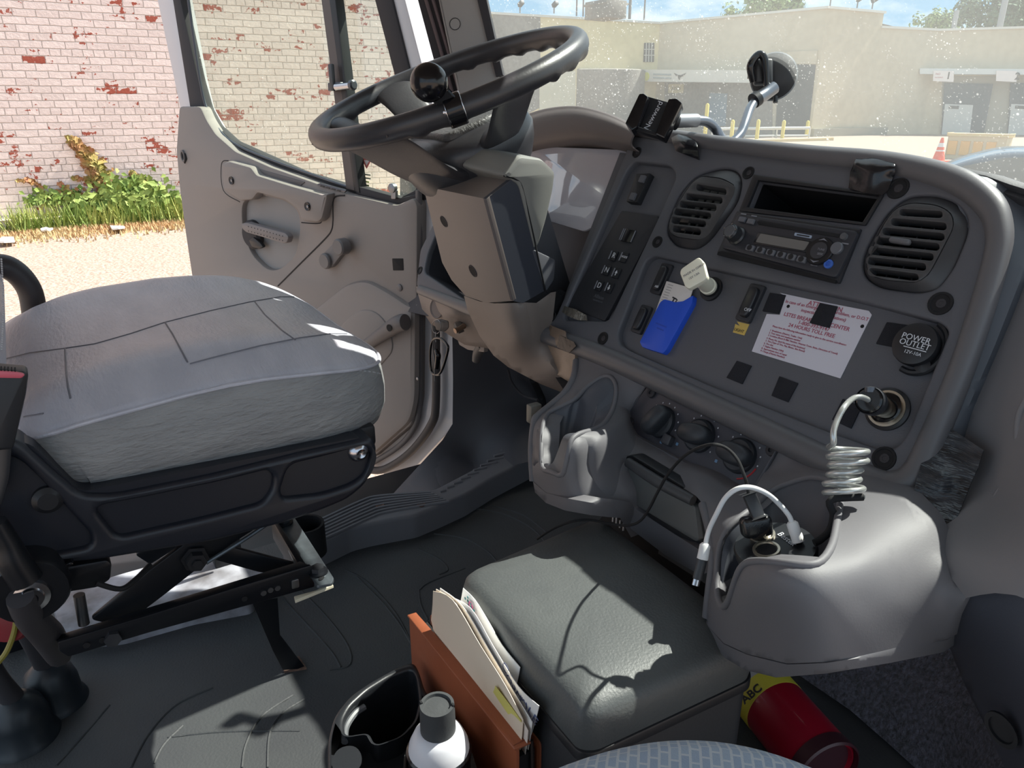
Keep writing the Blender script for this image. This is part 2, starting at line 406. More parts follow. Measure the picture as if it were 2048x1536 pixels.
for L in ([(220, 442), (222, 380), (190, 330), (150, 288)], [(320, 442), (300, 390), (270, 350)], [(120, 440), (95, 392), (60, 361)]):
    tubebm([WP.w(*WP.uv(a, b), .03) for a, b in L], .012, 5, 4, bm=b1)
link('stem', b1, M('vine_stem', (110, 80, 60), .8), vine)
# weeds and dry grass
def blades(bm, pts, cnt, hgt, sp):
    for i in range(cnt):
        k = random.random() * (len(pts) - 1); j = int(k); q = pts[j].lerp(pts[min(j + 1, len(pts) - 1)], k - j)
        x, y = q.x + random.gauss(0, sp), q.y + random.gauss(0, sp); z = gz(x, y); h = hgt * random.uniform(.4, 1.3); a = random.random() * 6.28
        d = Vector((math.cos(a), math.sin(a), 0)); w_ = d.cross(UPV) * .012; b = Vector((x, y, z)); tp = b + UPV * h + d * h * random.uniform(.1, .6)
        V = [bm.verts.new(v) for v in (b - w_, b + w_, tp)]; bm.faces.new(V)
def onwall(px, d=.3): q = WP.uv(px, 446); return WP.w(q.x, 0, d)
b1 = bmesh.new(); blades(b1, [onwall(20), onwall(420)], 1500, .3, .09)
tag(link('grass', b1, M('weed_green', (128, 150, 74), .8, c2=(176, 176, 98), vs=3), smooth=0), 'green weeds growing along the foot of the brick wall', 'grass', kind='stuff')
b1 = bmesh.new(); blades(b1, [onwall(-60, .75), onwall(400, .6)], 4200, .06, .28)
tag(link('grass', b1, M('dry_grass', (198, 176, 132), .9, c2=(186, 148, 106), vs=2), smooth=0), 'dry tan grass strip between the gravel and the kerb', 'grass', kind='stuff')
for i, (a, b, s, l) in enumerate([(238, 464, .15, 'white litter scrap lying on the dry grass nearest the door frame'), (95, 468, .1, 'small white litter scrap on the dry grass below the creeper'), (12, 489, .16, 'white litter scrap lying beside the seat back at the left')]):
    q = U(a, b, z=gz(-10.6, 1)); e = [Vector((random.uniform(-1, 1) * .15 + math.cos(w_), random.uniform(-1, 1) * .15 + math.sin(w_) * .6, 0)) * s for w_ in [k * .785 for k in range(8)]]
    tag(mesh('paper_scrap', [q + v + UPV * (.03 + .03 * random.random()) for v in e], [list(range(8))], M('litter', (240, 236, 230), .8), thick=(0, 0, .02), smooth=0), l, 'litter', 'litter scraps by the wall')

# --- beige depot building beyond the windscreen
bd = thing('depot_building', 'beige block warehouse with loading docks seen through the windscreen', 'building', U(1628, 275, z=-1.05))
H1, H2 = 6.55, 5.68
BEI = M('beige_block', (192, 180, 158), .9, bump=.3, bs=6, var=.05, vs=2, bd=.03); CRE = M('cream_block', (214, 200, 160), .9, var=.05, vs=2)
GRB = M('grey_block', (128, 124, 118), .9, var=.12, vs=5); DKB = M('dark_opening', (66, 70, 74), .8); COP = M('coping_white', (206, 204, 196), .6)
C0 = [U(905, 24, z=H1), U(1320, 48, z=H1), U(1655, 17, z=H1), U(1768, 27, z=H1)]; C2 = [C0[3].copy(), U(1880, 62, z=H2)]
C2[0].z = H2; d_ = (U(2048, 57, z=H2) - C2[1]); C2.append(C2[1] + d_ * 5)
def wallseg(a, b, zt, m, nm='wall', par=bd, lab=None, z0=-1.2):
    a = Vector((a.x, a.y, 0)); b = Vector((b.x, b.y, 0)); u = (b - a).normalized(); n = Vector((u.y, -u.x, 0))
    if n.dot(-a) < 0: n = -n
    pl = Pl(a, n, u); L = (b - a).dot(pl.u)
    link(nm, prism(pl, [Vector((0, z0)), Vector((L, z0)), Vector((L, zt)), Vector((0, zt))], -.4, 0, bev=0), m, par, lab, 0); return pl
FP = []
for a, b, z in ((C0[0], C0[1], H1), (C0[1], C0[2], H1), (C0[2], C0[3], H1), (C2[0], C2[1], H2), (C2[1], C2[2], H2)):
    FP.append(wallseg(a, b, z, CRE if len(FP) == 0 else BEI))
    pl = FP[-1]; L = (Vector((b.x, b.y, 0)) - pl.o).dot(pl.u)
    link('coping', prism(pl, [Vector((-.1, z)), Vector((L + .1, z)), Vector((L + .1, z + .14)), Vector((-.1, z + .14))], -.5, .1, bev=0), COP, bd, None, 0)
F0, FA, FB, FX, FC = FP
# roof behind the parapets
mesh('roof', [C0[0] - UPV * .6, C0[1] - UPV * .6, C0[2] - UPV * .6, C0[3] - UPV * .6, C0[3] + Vector((-8, 30, -.6)), C0[0] + Vector((-8, 30, -.6))], [[0, 1, 2, 3, 4, 5]], M('roof_grey', (120, 120, 118), .9), bd, smooth=0)
def fslab(nm, pl, px, h0, h1, m, lab=None, par=bd): return slab(nm, pl, px, h0, h1, m, par, r=0, bev=0, label=lab, ph=0)
fslab('grey_block_facing', F0, [(985, 29), (1080, 32), (1080, 215), (1030, 240), (985, 240)], 0, .05, GRB)
link('entrance_drum', lathebm([(3.4, -1.1), (3.4, 3.3), (3.3, 3.35)], (F0.w(F0.uv(1222, 175).x, 0, -1.6).xy.to_3d()), UPV, 40), GRB, bd, 'rounded grey block entrance bay')
fslab('roller_door', F0, [(1078, 140), (1150, 143), (1150, 240), (1078, 240)], 0, .08, M('pale_door', (196, 192, 172), .7))
wn_ = fslab('window', F0, [(1288, 86), (1308, 86), (1307, 124), (1286, 124)], .02, .06, M('dark_pane', (50, 58, 64), .2))
for k in range(3): fslab('window_bar', F0, [(1291 + 5.5 * k, 86), (1292.2 + 5.5 * k, 86), (1291 + 5.5 * k, 124), (1289.8 + 5.5 * k, 124)], .06, .09, COP, par=wn_)
for k in range(2): fslab('window_bar', F0, [(1287, 98 + 12 * k), (1308, 98 + 12 * k), (1308, 99.3 + 12 * k), (1287, 99.3 + 12 * k)], .06, .09, COP, par=wn_)
# face A: recess under the sign canopy, blue door, big dark opening
fslab('entrance_recess', FA, [(1330, 160), (1545, 163), (1545, 279), (1330, 279)], .02, .06, GRB)
fslab('blue_door', FA, [(1421, 186), (1456, 187), (1452, 252), (1416, 252)], .06, .1, M('blue_door', (120, 142, 158), .6))
fslab('vehicle_opening', FA, [(1560, 128), (1632, 130), (1616, 274), (1550, 276)], .02, .05, DKB)
fslab('opening_header', FA, [(1553, 104), (1636, 101), (1634, 128), (1556, 127)], .02, .09, BEI)
# face C: docks
cn = fslab('dock_canopy', FC, [(1836, 138), (2300, 141), (2300, 152), (1836, 149)], 0, 1.0, M('canopy_white', (200, 204, 204), .6))
fslab('dock_wall', FC, [(1884, 152), (2300, 152), (2300, 300), (1884, 300)], .01, .04, M('dock_grey', (150, 146, 134), .9))
for k in range(2):
    o_x = 132 * k
    dk = fslab('dock_shelter', FC, [(1888 + o_x, 166), (1985 + o_x, 168), (1962 + o_x, 292), (1880 + o_x, 292)], .04, .2, M('dock_shelter', (62, 74, 86), .8))
    fslab('dock_door', FC, [(1889 + o_x, 208), (1945 + o_x, 210), (1938 + o_x, 270), (1882 + o_x, 270)], .2, .23, M('dock_door', (190, 192, 190), .6), par=dk)
    fslab('dock_door_window', FC, [(1897 + o_x, 211), (1917 + o_x, 212), (1916 + o_x, 218), (1896 + o_x, 217)], .23, .25, DKB, par=dk)
SG = M('sign_white', (222, 214, 212), .6); INK = M('black_ink', (36, 36, 40), .7)
CAN = Pl(FC.w(0, 0, 1.0), FC.n, FC.u)
for px, s in ((1906, '1'), (2032, '2')):
    sg = slab('dock_number_sign', CAN, [(px - 39, 141), (px + 2, 142), (px + 1, 164), (px - 40, 162)], .02, .08, SG, bd, r=0, bev=0)
    if s == '1': text('sign_letters', s, CAN, px - 9, 152, .62, INK, sg, .09, bold=.02); text('sign_letters', 'NO', CAN, px - 30, 148, .18, M('red_ink', (170, 70, 80), .7), sg, .09); text('sign_letters', 'PARKING', CAN, px - 28, 155, .12, M('red_ink', (170, 70, 80), .7), sg, .09)
    else: text('sign_letters', s, CAN, px - 12 + 15, 153, .62, INK, sg, .09, bold=.02)
# sign canopy at the inner corner
cp = slab('sign_canopy', FA, [(1284, 139), (1545, 141), (1545, 166), (1284, 163)], 0, 1.6, COP, bd, r=0, bev=0, ph=1.6)
CP = Pl(FA.w(0, 0, 1.62), FA.n, FA.u)
q = CP.uv(1293, 153); link('sign_emblem', prism(CP, [q + Vector((math.cos(a) * .27, math.sin(a) * .3)) for a in [k * .5236 for k in range(12)]], 0, .02, bev=0), M('emblem_yellow', (214, 214, 90), .6), cp, 'yellow round emblem')
for k in range(2): slab('sign_line', CP, [(1306, 147 + 7 * k), (1342, 148 + 7 * k), (1342, 151 + 7 * k), (1306, 150 + 7 * k)], 0, .02, M('sign_grey', (150, 160, 160), .7), cp, r=0, bev=0)
slab('sign_emblem', CP, [(1348, 146), (1356, 150), (1362, 150), (1372, 146), (1366, 152), (1361, 154), (1359.5, 159), (1357.5, 159), (1356, 154), (1352, 152)], 0, .02, INK, cp, r=0, bev=0, label='dark horned head emblem')
ad = slab('address_plate', FA, [(1338, 168), (1368, 168), (1367, 186), (1337, 186)], .05, .12, M('plate_tan', (206, 192, 150), .7), bd, r=0, bev=0, ph=.06)
text('sign_letters', '33505', Pl(FA.w(0, 0, .13), FA.n, FA.u), 1352, 177, .34, INK, ad, .0)
link('foundation', boxbm(C0[2] - FB.u * -4.5 + Vector((0, 0, -7.35)), (FB.u, FB.n, UPV), (9, .5, .5), 0), M('foundation', (150, 146, 132), .9), bd)
# rooftop things
def rslab(nm, cpx, cpy, w, h, d, m, par, zt=H1): q = U(cpx, cpy, t=46); return link(nm, boxbm(q, XYZ, (w, d, h), .02), m, par)
ru = thing('rooftop_unit', 'grey square air unit on the roof above the inner corner', 'roof unit', U(1211, 34, t=46))
rslab('housing', 1211, 21, 2.1, 1.0, 1.6, GRB, ru); rslab('cap', 1211, 10, 2.3, .12, 1.8, GRB, ru)
for px, py, nm, lb in ((1153, 32, 'mast', 'thin mast left of the square roof unit'), (1166, 33, 'mast', 'shorter thin mast just left of the square roof unit'), (1259, 38, 'mast', 'thick mast right of the square roof unit'), (1288, 40, 'mast', 'thin tall mast furthest right of the roof unit')):
    b_ = U(px, py, t=46); tag(tube('mast', [b_, b_ + UPV * (3 if px != 1166 else 1.2)], .09 if px == 1259 else .05, M('mast_grey', (110, 110, 112), .6), smooth=False), lb, 'mast')
for px, py, lb in ((1040, 26, 'small floodlight on the parapet left of the truck wheel rim'), (1108, 27, 'small floodlight on the parapet behind the top of the wheel'), (1660, 12, 'floodlight on the parapet at the warehouse corner'), (1714, 16, 'dark bracket light on the parapet right of the corner'), (1744, 18, 'tilted floodlight at the end of the high parapet')):
    b_ = U(px, py, t=45); fl = thing('floodlight', lb, 'floodlight', b_, 'floodlights along the parapet')
    tube('bracket', [b_, b_ + UPV * .35], .04, M('mast_grey', (110, 110, 112)), fl, smooth=False); box('lamp_head', b_ + Vector((.1, 0, .5)), (.4, .25, .22), M('lamp_dark', (70, 72, 74)), fl, ((1, 0, .5), (0, 1, 0), (-.5, 0, 1)), .02)
for px, py, h, r, lb in ((1906, 62, 1.3, .16, 'short pale pole behind the parapet'), (1998, 60, 6, .2, 'tall grey pole in front of the dark tree')):
    b_ = U(px, py, t=52); tag(tube('utility_pole', [b_ - UPV * 5, b_ + UPV * h], r, M('pole_grey', (150, 152, 156), .7), smooth=False), lb, 'pole')
def tree(px, py, w, h, t_, cnt, m, lb):
    c = U(px, py, t=t_); tr = thing('tree', lb, 'tree', Vector((c.x, c.y, -1.05)), 'trees behind the warehouse')
    b = bmesh.new()
    bl = [(Vector((random.gauss(0, w * .30), random.gauss(0, w * .3), random.gauss(0, h * .22))), random.uniform(.5, .8) * h * .6) for _ in range(26)]
    for i in range(cnt):
        o, r_ = random.choice(bl); d = Vector((random.gauss(0, 1), random.gauss(0, 1), random.gauss(0, 1))).normalized() * r_ * random.uniform(.2, 1.15)
        leafbm(b, c + o + d, .36, d.normalized())
    link('crown', b, m, tr, smooth=0)
    tube('trunk', [Vector((c.x, c.y, -1.05)), c], [.4, .2], M('bark', (96, 84, 70), .9), tr, smooth=False)
LT = M('tree_green', (98, 124, 70), .8, c2=(130, 150, 88), vs=.6); LD = M('tree_dark', (60, 84, 60), .8, c2=(84, 108, 78), vs=.6)
tree(1530, 16, 5.4, 2.2, 78, 3200, LT, 'light green tree top above the high parapet'); tree(1880, 48, 4.2, 2.6, 100, 2400, LT, 'small green tree top left of the pale pole'); tree(2010, 28, 7.6, 4.2, 80, 5200, LD, 'large dark green tree at the top right')
# bollards, rail, kerb
YL = M('bollard_yellow', (214, 192, 96), .7)
for px, py, tp, lb in ((1409, 279, 218, 'tall yellow bollard nearest the phone cradle'), (1462, 281, 247, 'yellow bollard left of the curved mount arm'), (1513, 279, 245, 'yellow bollard below the suction cup'), (1564, 277, 245, 'yellow bollard in front of the dark opening'), (1612, 274, 244, 'yellow bollard at the right edge of the dark opening')):
    b_ = U(px, py, z=-1.05); hh = (py - tp) / 30 * 1.0
    tag(lathe('bollard', [(.11, 0), (.11, hh - .08), (.07, hh), (0, hh + .02)], b_, UPV, YL, seg=14), lb, 'bollard', 'yellow bollards by the warehouse')
ra, rb_ = U(1425, 258, t=47), U(1620, 256, t=46.5)
rl = thing('guard_rail', 'pale guard rail running between the yellow bollards', 'rail', ra)
tube('rail_bar', [ra, rb_], .09, COP, rl, smooth=False); tube('rail_bar', [ra - UPV * .45, rb_ - UPV * .45], .06, COP, rl, smooth=False)
for k in range(4): q = ra.lerp(rb_, k / 3); tube('rail_post', [q, Vector((q.x, q.y, -1.05))], .05, COP, rl, smooth=False)
a, b = U(1300, 288, z=-1.0), U(1660, 279, z=-1.0); tag(link('kerb', boxbm((a + b) / 2, ((b - a), (b - a).cross(UPV), UPV), ((b - a).length, .5, .2), .02), M('kerb_tan', (206, 186, 140), .9)), 'tan kerb line in front of the warehouse bollards', 'kerb')
# traffic cone and low barrier
cb_ = U(1876, 324, z=-1.05); OR = M('cone_orange', (226, 96, 70), .6)
cn_ = thing('traffic_cone', 'orange traffic cone with two white bands right of the taped dash edge', 'traffic cone', cb_)
box('base', cb_ + UPV * .03, (.55, .55, .06), OR, cn_); hc = .84
lathe('cone_body', [(.21, .05), (.04, hc), (0, hc + .01)], cb_, UPV, OR, cn_, 20)
for z0, z1 in ((.28, .42), (.52, .66)): lathe('white_band', [(.21 - .17 * z0 / hc + .006, z0), (.21 - .17 * z1 / hc + .006, z1)], cb_, UPV, SG, cn_, 20)
a, b = U(1893, 322, t=29), U(2010, 322, t=27.5); ba = thing('road_barrier', 'low tan barrier with orange panels between the cone and the dark car', 'barrier', a)
a.z = b.z = -1.05; e_ = (b - a)
link('barrier_body', boxbm((a + b) / 2 + UPV * .42, (e_, e_.cross(UPV), UPV), (e_.length, .5, .84), .03), M('barrier_tan', (196, 182, 152), .8), ba)
link('top_rail', boxbm((a + b) / 2 + UPV * .88, (e_, e_.cross(UPV), UPV), (e_.length + .1, .58, .1), .02), M('kerb_tan', (206, 186, 140)), ba)
for k in range(4):
    q = a.lerp(b, .1 + k * .22) + UPV * .4; nn = e_.cross(UPV).normalized(); nn = nn if nn.dot(-q) > 0 else -nn
    link('orange_panel', boxbm(q + nn * .26, (e_, nn, UPV), (.32, .03, .5), .005), M('panel_orange', (216, 170, 104), .7), ba)
# dark car
cz = -1.05; q = U(2075, 292, z=.42); car = thing('car', 'dark blue sedan parked ahead at the right edge', 'car', Vector((q.x, q.y, cz)))
cu = (FB.u * 0 + Vector((.9, .44, 0))).normalized(); cv = Vector((-cu.y, cu.x, 0)); PA = M('car_paint', (52, 66, 84), .25, coat=.6, spec=.6); GL = M('car_glass', (70, 82, 88), .08, spec=.9)
CB = Pl(Vector((q.x, q.y, cz)) - cv * .9, -cv, cu)
body = [(-2.3, .35), (-2.3, .75), (-2.1, .9), (-1.35, .98), (-.2, 1.0), (1.2, 1.0), (2.1, .95), (2.35, .8), (2.35, .35)]
bo = link('body', prism(CB, rnd([Vector(v) for v in body], .12), -1.8, 0, bev=.08, bs=4), PA, car)
cab = [(-1.35, .96), (-.75, 1.3), (-.35, 1.43), (.6, 1.46), (1.1, 1.38), (1.9, .97)]
link('roof', prism(CB, rnd([Vector(v) for v in cab], .15), -1.62, -.18, bev=.1, bs=4), PA, car)
for a in ([(-1.12, 1.0), (-.68, 1.27), (-.3, 1.37), (.15, 1.39), (.15, 1.0)], [(.22, 1.0), (.22, 1.39), (.6, 1.4), (1.0, 1.33), (1.55, 1.02)]):
    link('side_window', prism(CB, [Vector(v) for v in a], -.19, -.165, bev=0), GL, car)
for x in (-1.45, 1.45):
    w = link('wheel', lathebm([(.33, -.22), (.33, -.02), (.28, 0), (.2, .01)], CB.w(x, .33, 0), CB.n, 24), M('tyre', (30, 30, 32), .8), car); lathe('wheel_rim', [(.2, 0), (.19, .015), (0, .02)], CB.w(x, .33, 0), CB.n, M('rim_silver', (150, 152, 156), .4, 1), w, 20)
# ================================================================ CAB SHELL
RUB = M('floor_rubber', (66, 68, 69), .62, bump=.55, bs=260, c2=(58, 59, 62), vs=4, bd=.0012, spec=.45)
TRM = M('trim_plastic', (136, 128, 124), .6, bump=.25, bs=700, bd=.0003)
PLG = M('plastic_grey', (104, 103, 107), .6, bump=.3, bs=600, bd=.0003)
PLD = M('plastic_dark', (84, 85, 91), .55, bump=.35, bs=700, bd=.0004)
BLK = M('black_plastic', (30, 31, 35), .45); BLG = M('gloss_black', (16, 16, 20), .18); MBK = M('matte_black', (14, 14, 18), .8)
SEAL = M('seal_rubber', (48, 46, 50), .7); WHT = M('truck_white', (204, 203, 207), .3, coat=.4)
CHR = M('chrome', (190, 190, 195), .22, 1); STL = M('steel', (130, 132, 136), .4, 1); GMT = M('gunmetal', (90, 92, 98), .35, .8)
def glassm(name, tint, gl=.06, dust=0.0):
    m = bpy.data.materials.new(name); m.use_nodes = True; t = m.node_tree; t.nodes.clear()
    o = N(t, 'ShaderNodeOutputMaterial'); a = N(t, 'ShaderNodeBsdfTransparent'); a.inputs[0].default_value = tint
    g = N(t, 'ShaderNodeBsdfGlossy', i_Roughness=.02); x = N(t, 'ShaderNodeMixShader'); x.inputs[0].default_value = gl
    t.links.new(a.outputs[0], x.inputs[1]); t.links.new(g.outputs[0], x.inputs[2]); last = x
    if dust:
        d = N(t, 'ShaderNodeBsdfDiffuse'); d.inputs[0].default_value = (.8, .8, .78, 1)
        tr = N(t, 'ShaderNodeBsdfTranslucent'); tr.inputs[0].default_value = (.8, .8, .78, 1)
        ad = N(t, 'ShaderNodeMixShader'); t.links.new(d.outputs[0], ad.inputs[1]); t.links.new(tr.outputs[0], ad.inputs[2])
        co = N(t, 'ShaderNodeTexCoord'); v = N(t, 'ShaderNodeTexVoronoi', i_Scale=48.0); t.links.new(co.outputs['Object'], v.inputs['Vector'])
        r = N(t, 'ShaderNodeValToRGB'); r.color_ramp.elements[0].position = .05; r.color_ramp.elements[1].position = .10
        r.color_ramp.elements[0].color = (.75, .75, .75, 1); r.color_ramp.elements[1].color = (0, 0, 0, 1); t.links.new(v.outputs['Distance'], r.inputs[0])
        v2 = N(t, 'ShaderNodeTexVoronoi', i_Scale=170.0); t.links.new(co.outputs['Object'], v2.inputs['Vector'])
        r2 = N(t, 'ShaderNodeValToRGB'); r2.color_ramp.elements[0].position = .10; r2.color_ramp.elements[1].position = .20
        r2.color_ramp.elements[0].color = (.35, .35, .35, 1); r2.color_ramp.elements[1].color = (0, 0, 0, 1); t.links.new(v2.outputs['Distance'], r2.inputs[0])
        sel = N(t, 'ShaderNodeTexNoise', i_Scale=14.0); t.links.new(co.outputs['Object'], sel.inputs['Vector'])
        sr = N(t, 'ShaderNodeValToRGB'); sr.color_ramp.elements[0].position = .44; sr.color_ramp.elements[1].position = .6; t.links.new(sel.outputs[0], sr.inputs[0])
        hz = N(t, 'ShaderNodeTexNoise', i_Scale=2.2, i_Detail=4.0); t.links.new(co.outputs['Object'], hz.inputs['Vector'])
        mm = N(t, 'ShaderNodeMath', operation='MULTIPLY'); t.links.new(r.outputs[0], mm.inputs[0]); t.links.new(sr.outputs[0], mm.inputs[1])
        m3 = N(t, 'ShaderNodeMath', operation='MULTIPLY'); t.links.new(r2.outputs[0], m3.inputs[0]); t.links.new(sr.outputs[0], m3.inputs[1])
        m2 = N(t, 'ShaderNodeMath', operation='MULTIPLY_ADD'); t.links.new(hz.outputs[0], m2.inputs[0]); m2.inputs[1].default_value = dust; t.links.new(mm.outputs[0], m2.inputs[2])
        m4 = N(t, 'ShaderNodeMath', operation='ADD', use_clamp=True); t.links.new(m2.outputs[0], m4.inputs[0]); t.links.new(m3.outputs[0], m4.inputs[1])
        y = N(t, 'ShaderNodeMixShader'); t.links.new(m4.outputs[0], y.inputs[0]); t.links.new(x.outputs[0], y.inputs[1]); t.links.new(ad.outputs[0], y.inputs[2]); last = y
    t.links.new(last.outputs[0], o.inputs[0]); return m
WSG = glassm('windscreen_glass', (.93, .96, .95, 1), .04, .17); DGL = glassm('door_glass', (.88, .93, .87, 1), .05, .05)
# floor, with moulded ridges in the mat
fl = box('floor', (-.5, .15, -.03), (1.76, 2.3, .06), RUB, bev=0); tag(fl, 'dark rubber cab floor mat', kind='structure')
def ridges(lines, r=.0022):
    b = bmesh.new()
    for L in lines: tubebm([U(a, c, z=-.0006) for a, c in L], r, 6, 6, bm=b)
    return b
link('mat_ridge', ridges([[(940, 1016), (1005, 1028), (1062, 1056), (1095, 1090)], [(985, 1012), (1045, 1030), (1092, 1064)], [(868, 1068), (930, 1078), (978, 1106), (1000, 1135)],
    [(712, 1153), (760, 1200), (800, 1250), (832, 1305)], [(690, 1140), (735, 1165), (790, 1225), (822, 1285)], [(560, 1190), (605, 1240), (660, 1300), (682, 1335)], [(600, 1180), (650, 1230), (695, 1290), (700, 1330), (660, 1340)],
    [(835, 1098), (880, 1120), (896, 1140), (878, 1150)], [(840, 1180), (860, 1165), (930, 1137)], [(838, 1180), (842, 1210), (856, 1240)],
    [(262, 1536), (297, 1470), (352, 1411), (426, 1376)], [(308, 1528), (328, 1490), (366, 1452)], [(484, 1536), (492, 1489), (523, 1434), (586, 1391)], [(535, 1536), (539, 1470), (562, 1430), (609, 1399)],
    [(336, 1475), (450, 1464), (600, 1462)], [(113, 1532), (160, 1480), (219, 1411)]]), RUB, fl, smooth=60)
ce = box('ceiling', (-.6, .02, 1.33), (2.1, 1.5, .04), M('headliner', (150, 146, 140), .9)); tag(ce, 'cab roof', kind='structure')
hd = box('trim_3', (-.6, .78, 1.26), (2.0, .05, .14), M('headliner', (150, 146, 140), .9)); tag(hd, 'windscreen header', kind='structure')
vs_ = box('trim_6', (-.44, .775, 1.12), (.78, .02, .22), M('headliner', (150, 146, 140), .9), bev=.006); tag(vs_, 'unseen sun visor board above the windscreen, sized to shade the floor', kind='structure')  # visor out of view, sized to cut off the sun patch behind the dash
fwall = mesh('wall_front', [(-1.5, 1.27, 0), (.4, 1.27, 0), (.4, 1.27, .70), (-1.5, 1.27, .70)], [[0, 1, 2, 3]], M('firewall', (40, 42, 46), .9), thick=(0, .04, 0)); tag(fwall, 'dark firewall behind the pedals', kind='structure')
# windscreen
def wy(x, z): return 1.15 - .26 * ((x + .6) / .85) ** 2 - .5 * (z - .85)
ws = grid('window_1', [[(x, wy(x, z), z) for x in (-1.40, -1.2, -.9, -.6, -.3, 0, .3)] for z in (.70, .85, 1.0, 1.15, 1.3)], WSG, thick=(0, .005, .002)); tag(ws, 'dusty windscreen glass', kind='structure')
# A pillar
PP = Pl(U(930, 200, x=-1.34), (.74, -.66, .1), (.66, .74, 0))
pt = slab('trim_1', PP, [(872, -20), (958, -20), (990, 120), (1016, 225), (1030, 262), (985, 300), (925, 235)], -.03, 0, M('pillar_trim', (150, 147, 145), .6, bump=.2, bs=600), r=.004, bev=.006); tag(pt, 'grey plastic windscreen pillar cover', kind='structure')
slab('pillar_seal', PP, [(950, -20), (969, -20), (1006, 150), (992, 154)], -.02, .004, SEAL, pt, r=.001, bev=.001)
lathe('screw', [(.011, 0), (.011, .002), (.008, .0), (0, 0)], PP.w(*PP.uv(910, 48), -.001), PP.n, SEAL, pt, 16)
slab('pillar_inner', PP, [(830, -20), (880, -20), (935, 235), (898, 235)], -.035, -.012, SEAL, pt, r=0, bev=.002)
for o in (0, 14): tube('seal_lip', [PP.w(*PP.uv(846 + o, -15), -.008), PP.w(*PP.uv(880 + o, 100), -.008), PP.w(*PP.uv(916 + o, 232), -.008)], .0035, M('trim_brown', (96, 82, 84), .5), pt, 6)
# kick panel and footwell side
kp = relief('wall_left', [(903, 560), (906, 760), (905, 848), (885, 880), (782, 992), (880, 990), (1010, 935), (1090, 915), (1180, 890), (1180, 700), (1000, 560)],
    [(903, 560, 'x', -1.5), (906, 760, 'x', -1.5), (905, 848, 'x', -1.5), (885, 880, 'x', -1.49), (835, 930, 'x', -1.45), (782, 992, 'x', -1.42), (880, 985, 'z', .05), (1010, 935, 'z', .05), (1090, 915, 'z', .05), (925, 700, 'x', -1.5), (960, 880, 'x', -1.47), (1000, 800, 'x', -1.5), (1000, 560, 'x', -1.5), (1180, 890, 'y', 1.15), (1180, 700, 'y', 1.2), (1080, 800, 'x', -1.49), (950, 930, 'x', -1.43)],
    M('kick_grey', (78, 77, 82), .6, bump=.25, bs=600, bd=.0003), thick=(-.01, .015, 0)); tag(kp, 'grey kick panel ahead of the driver door', kind='structure')
cs = box('trim_5', (-1.57, 1.07, .34), (.05, .44, .92), WHT, bev=.004); tag(cs, 'cowl side of the cab body', kind='structure')
# ribbed sill tread
tz = .055
tr_ = slab('trim_2', Pl((0, 0, tz), UPV, (1, 0, 0)), [(560, 1070), (612, 1046), (700, 1012), (748, 990), (790, 983), (868, 978), (960, 930), (1090, 870), (1110, 880), (1070, 912), (985, 955), (930, 988), (880, 1010), (830, 1030), (740, 1046), (700, 1056), (645, 1082), (570, 1105)], 0, 0.0001, PLG, r=.01, bev=0)
bpy.data.objects.remove(tr_)
TP = Pl((0, 0, tz), UPV, (1, 0, 0))
tr_ = link('trim_2', prism(TP, rnd(TP.P([(560, 1070), (612, 1046), (700, 1012), (748, 990), (790, 983), (868, 978), (960, 930), (1090, 870), (1110, 880), (1070, 912), (985, 955), (930, 988), (880, 1010), (830, 1030), (740, 1046), (700, 1056), (645, 1082), (570, 1105)]), .01), -.06, 0, bev=.008, bs=3), PLG); tag(tr_, 'ribbed grey door sill tread', kind='structure')
b = bmesh.new()
for k in range(7):
    s = k / 7; L = [(575 + 6 * k, 1066 + 4.6 * k), (640 + 4 * k, 1040 + 5 * k), (720 + 3 * k, 1003 + 5.6 * k), (760 + 3 * k, 992 + 5.2 * k), (862 + 6 * k, 985 + 3 * k)]
    tubebm([U(a, c, z=tz + .001) for a, c in L], .0035, 6, 5, bm=b)
for k in range(14):
    x0, y0 = 880 + 13.5 * k, 984 - 8 * k - .12 * k * k; w_ = 16 + 4 * k if k < 6 else 46
    tubebm([U(x0, y0, z=tz + .001), U(x0 + w_ * .7, y0 - w_ * .12 - 2, z=tz + .001)], .0035, 6, 2, bm=b)
link('tread_rib', b, PLG, tr_)
for px, py in ((760, 1012), (842, 1010)): lathe('screw', [(.009, 0), (.009, .002), (.004, .001), (0, 0)], U(px, py, z=tz + .001), UPV, M('rusty', (104, 78, 66), .7, .4), tr_, 14)
st = box('trim_4', (-1.46, .1, -.09), (.18, 1.9, .17), BLK); tag(st, 'black step side below the door opening', kind='structure')

# ================================================================ DRIVER DOOR (open)
DP = Pl((-1.6, .79, 0), (.34, -.94, 0), (.94, .34, 0))
door = tag(thing('door_1', 'open driver door with grey trim panel and white frame', 'door', (-1.6, .79, 0)), kind='structure')
del door['category']
shell = [(300, -30), (352, 215), (352, 290), (368, 440), (384, 560), (420, 760), (600, 960), (745, 944), (788, 966), (806, 958), (886, 872), (906, 842), (903, 740), (896, 560), (880, 380), (868, 250), (795, -30)]
gl_main = [(352, -20), (640, -20), (692, 372), (600, 345), (540, 318), (462, 283), (428, 252), (408, 215), (392, 160)]
gl_vent = [(664, -20), (740, -20), (832, 330), (828, 380), (795, 396), (716, 380)]
gl_all = [(342, -20), (756, -20), (846, 330), (840, 396), (795, 410), (690, 386), (598, 358), (538, 332), (458, 298), (418, 262), (392, 218), (378, 160)]
link('door_shell', prism(DP, rnd(DP.P(shell), .01), -.06, -.012, [rnd(DP.P(gl_all), .006)], .004), WHT, door)
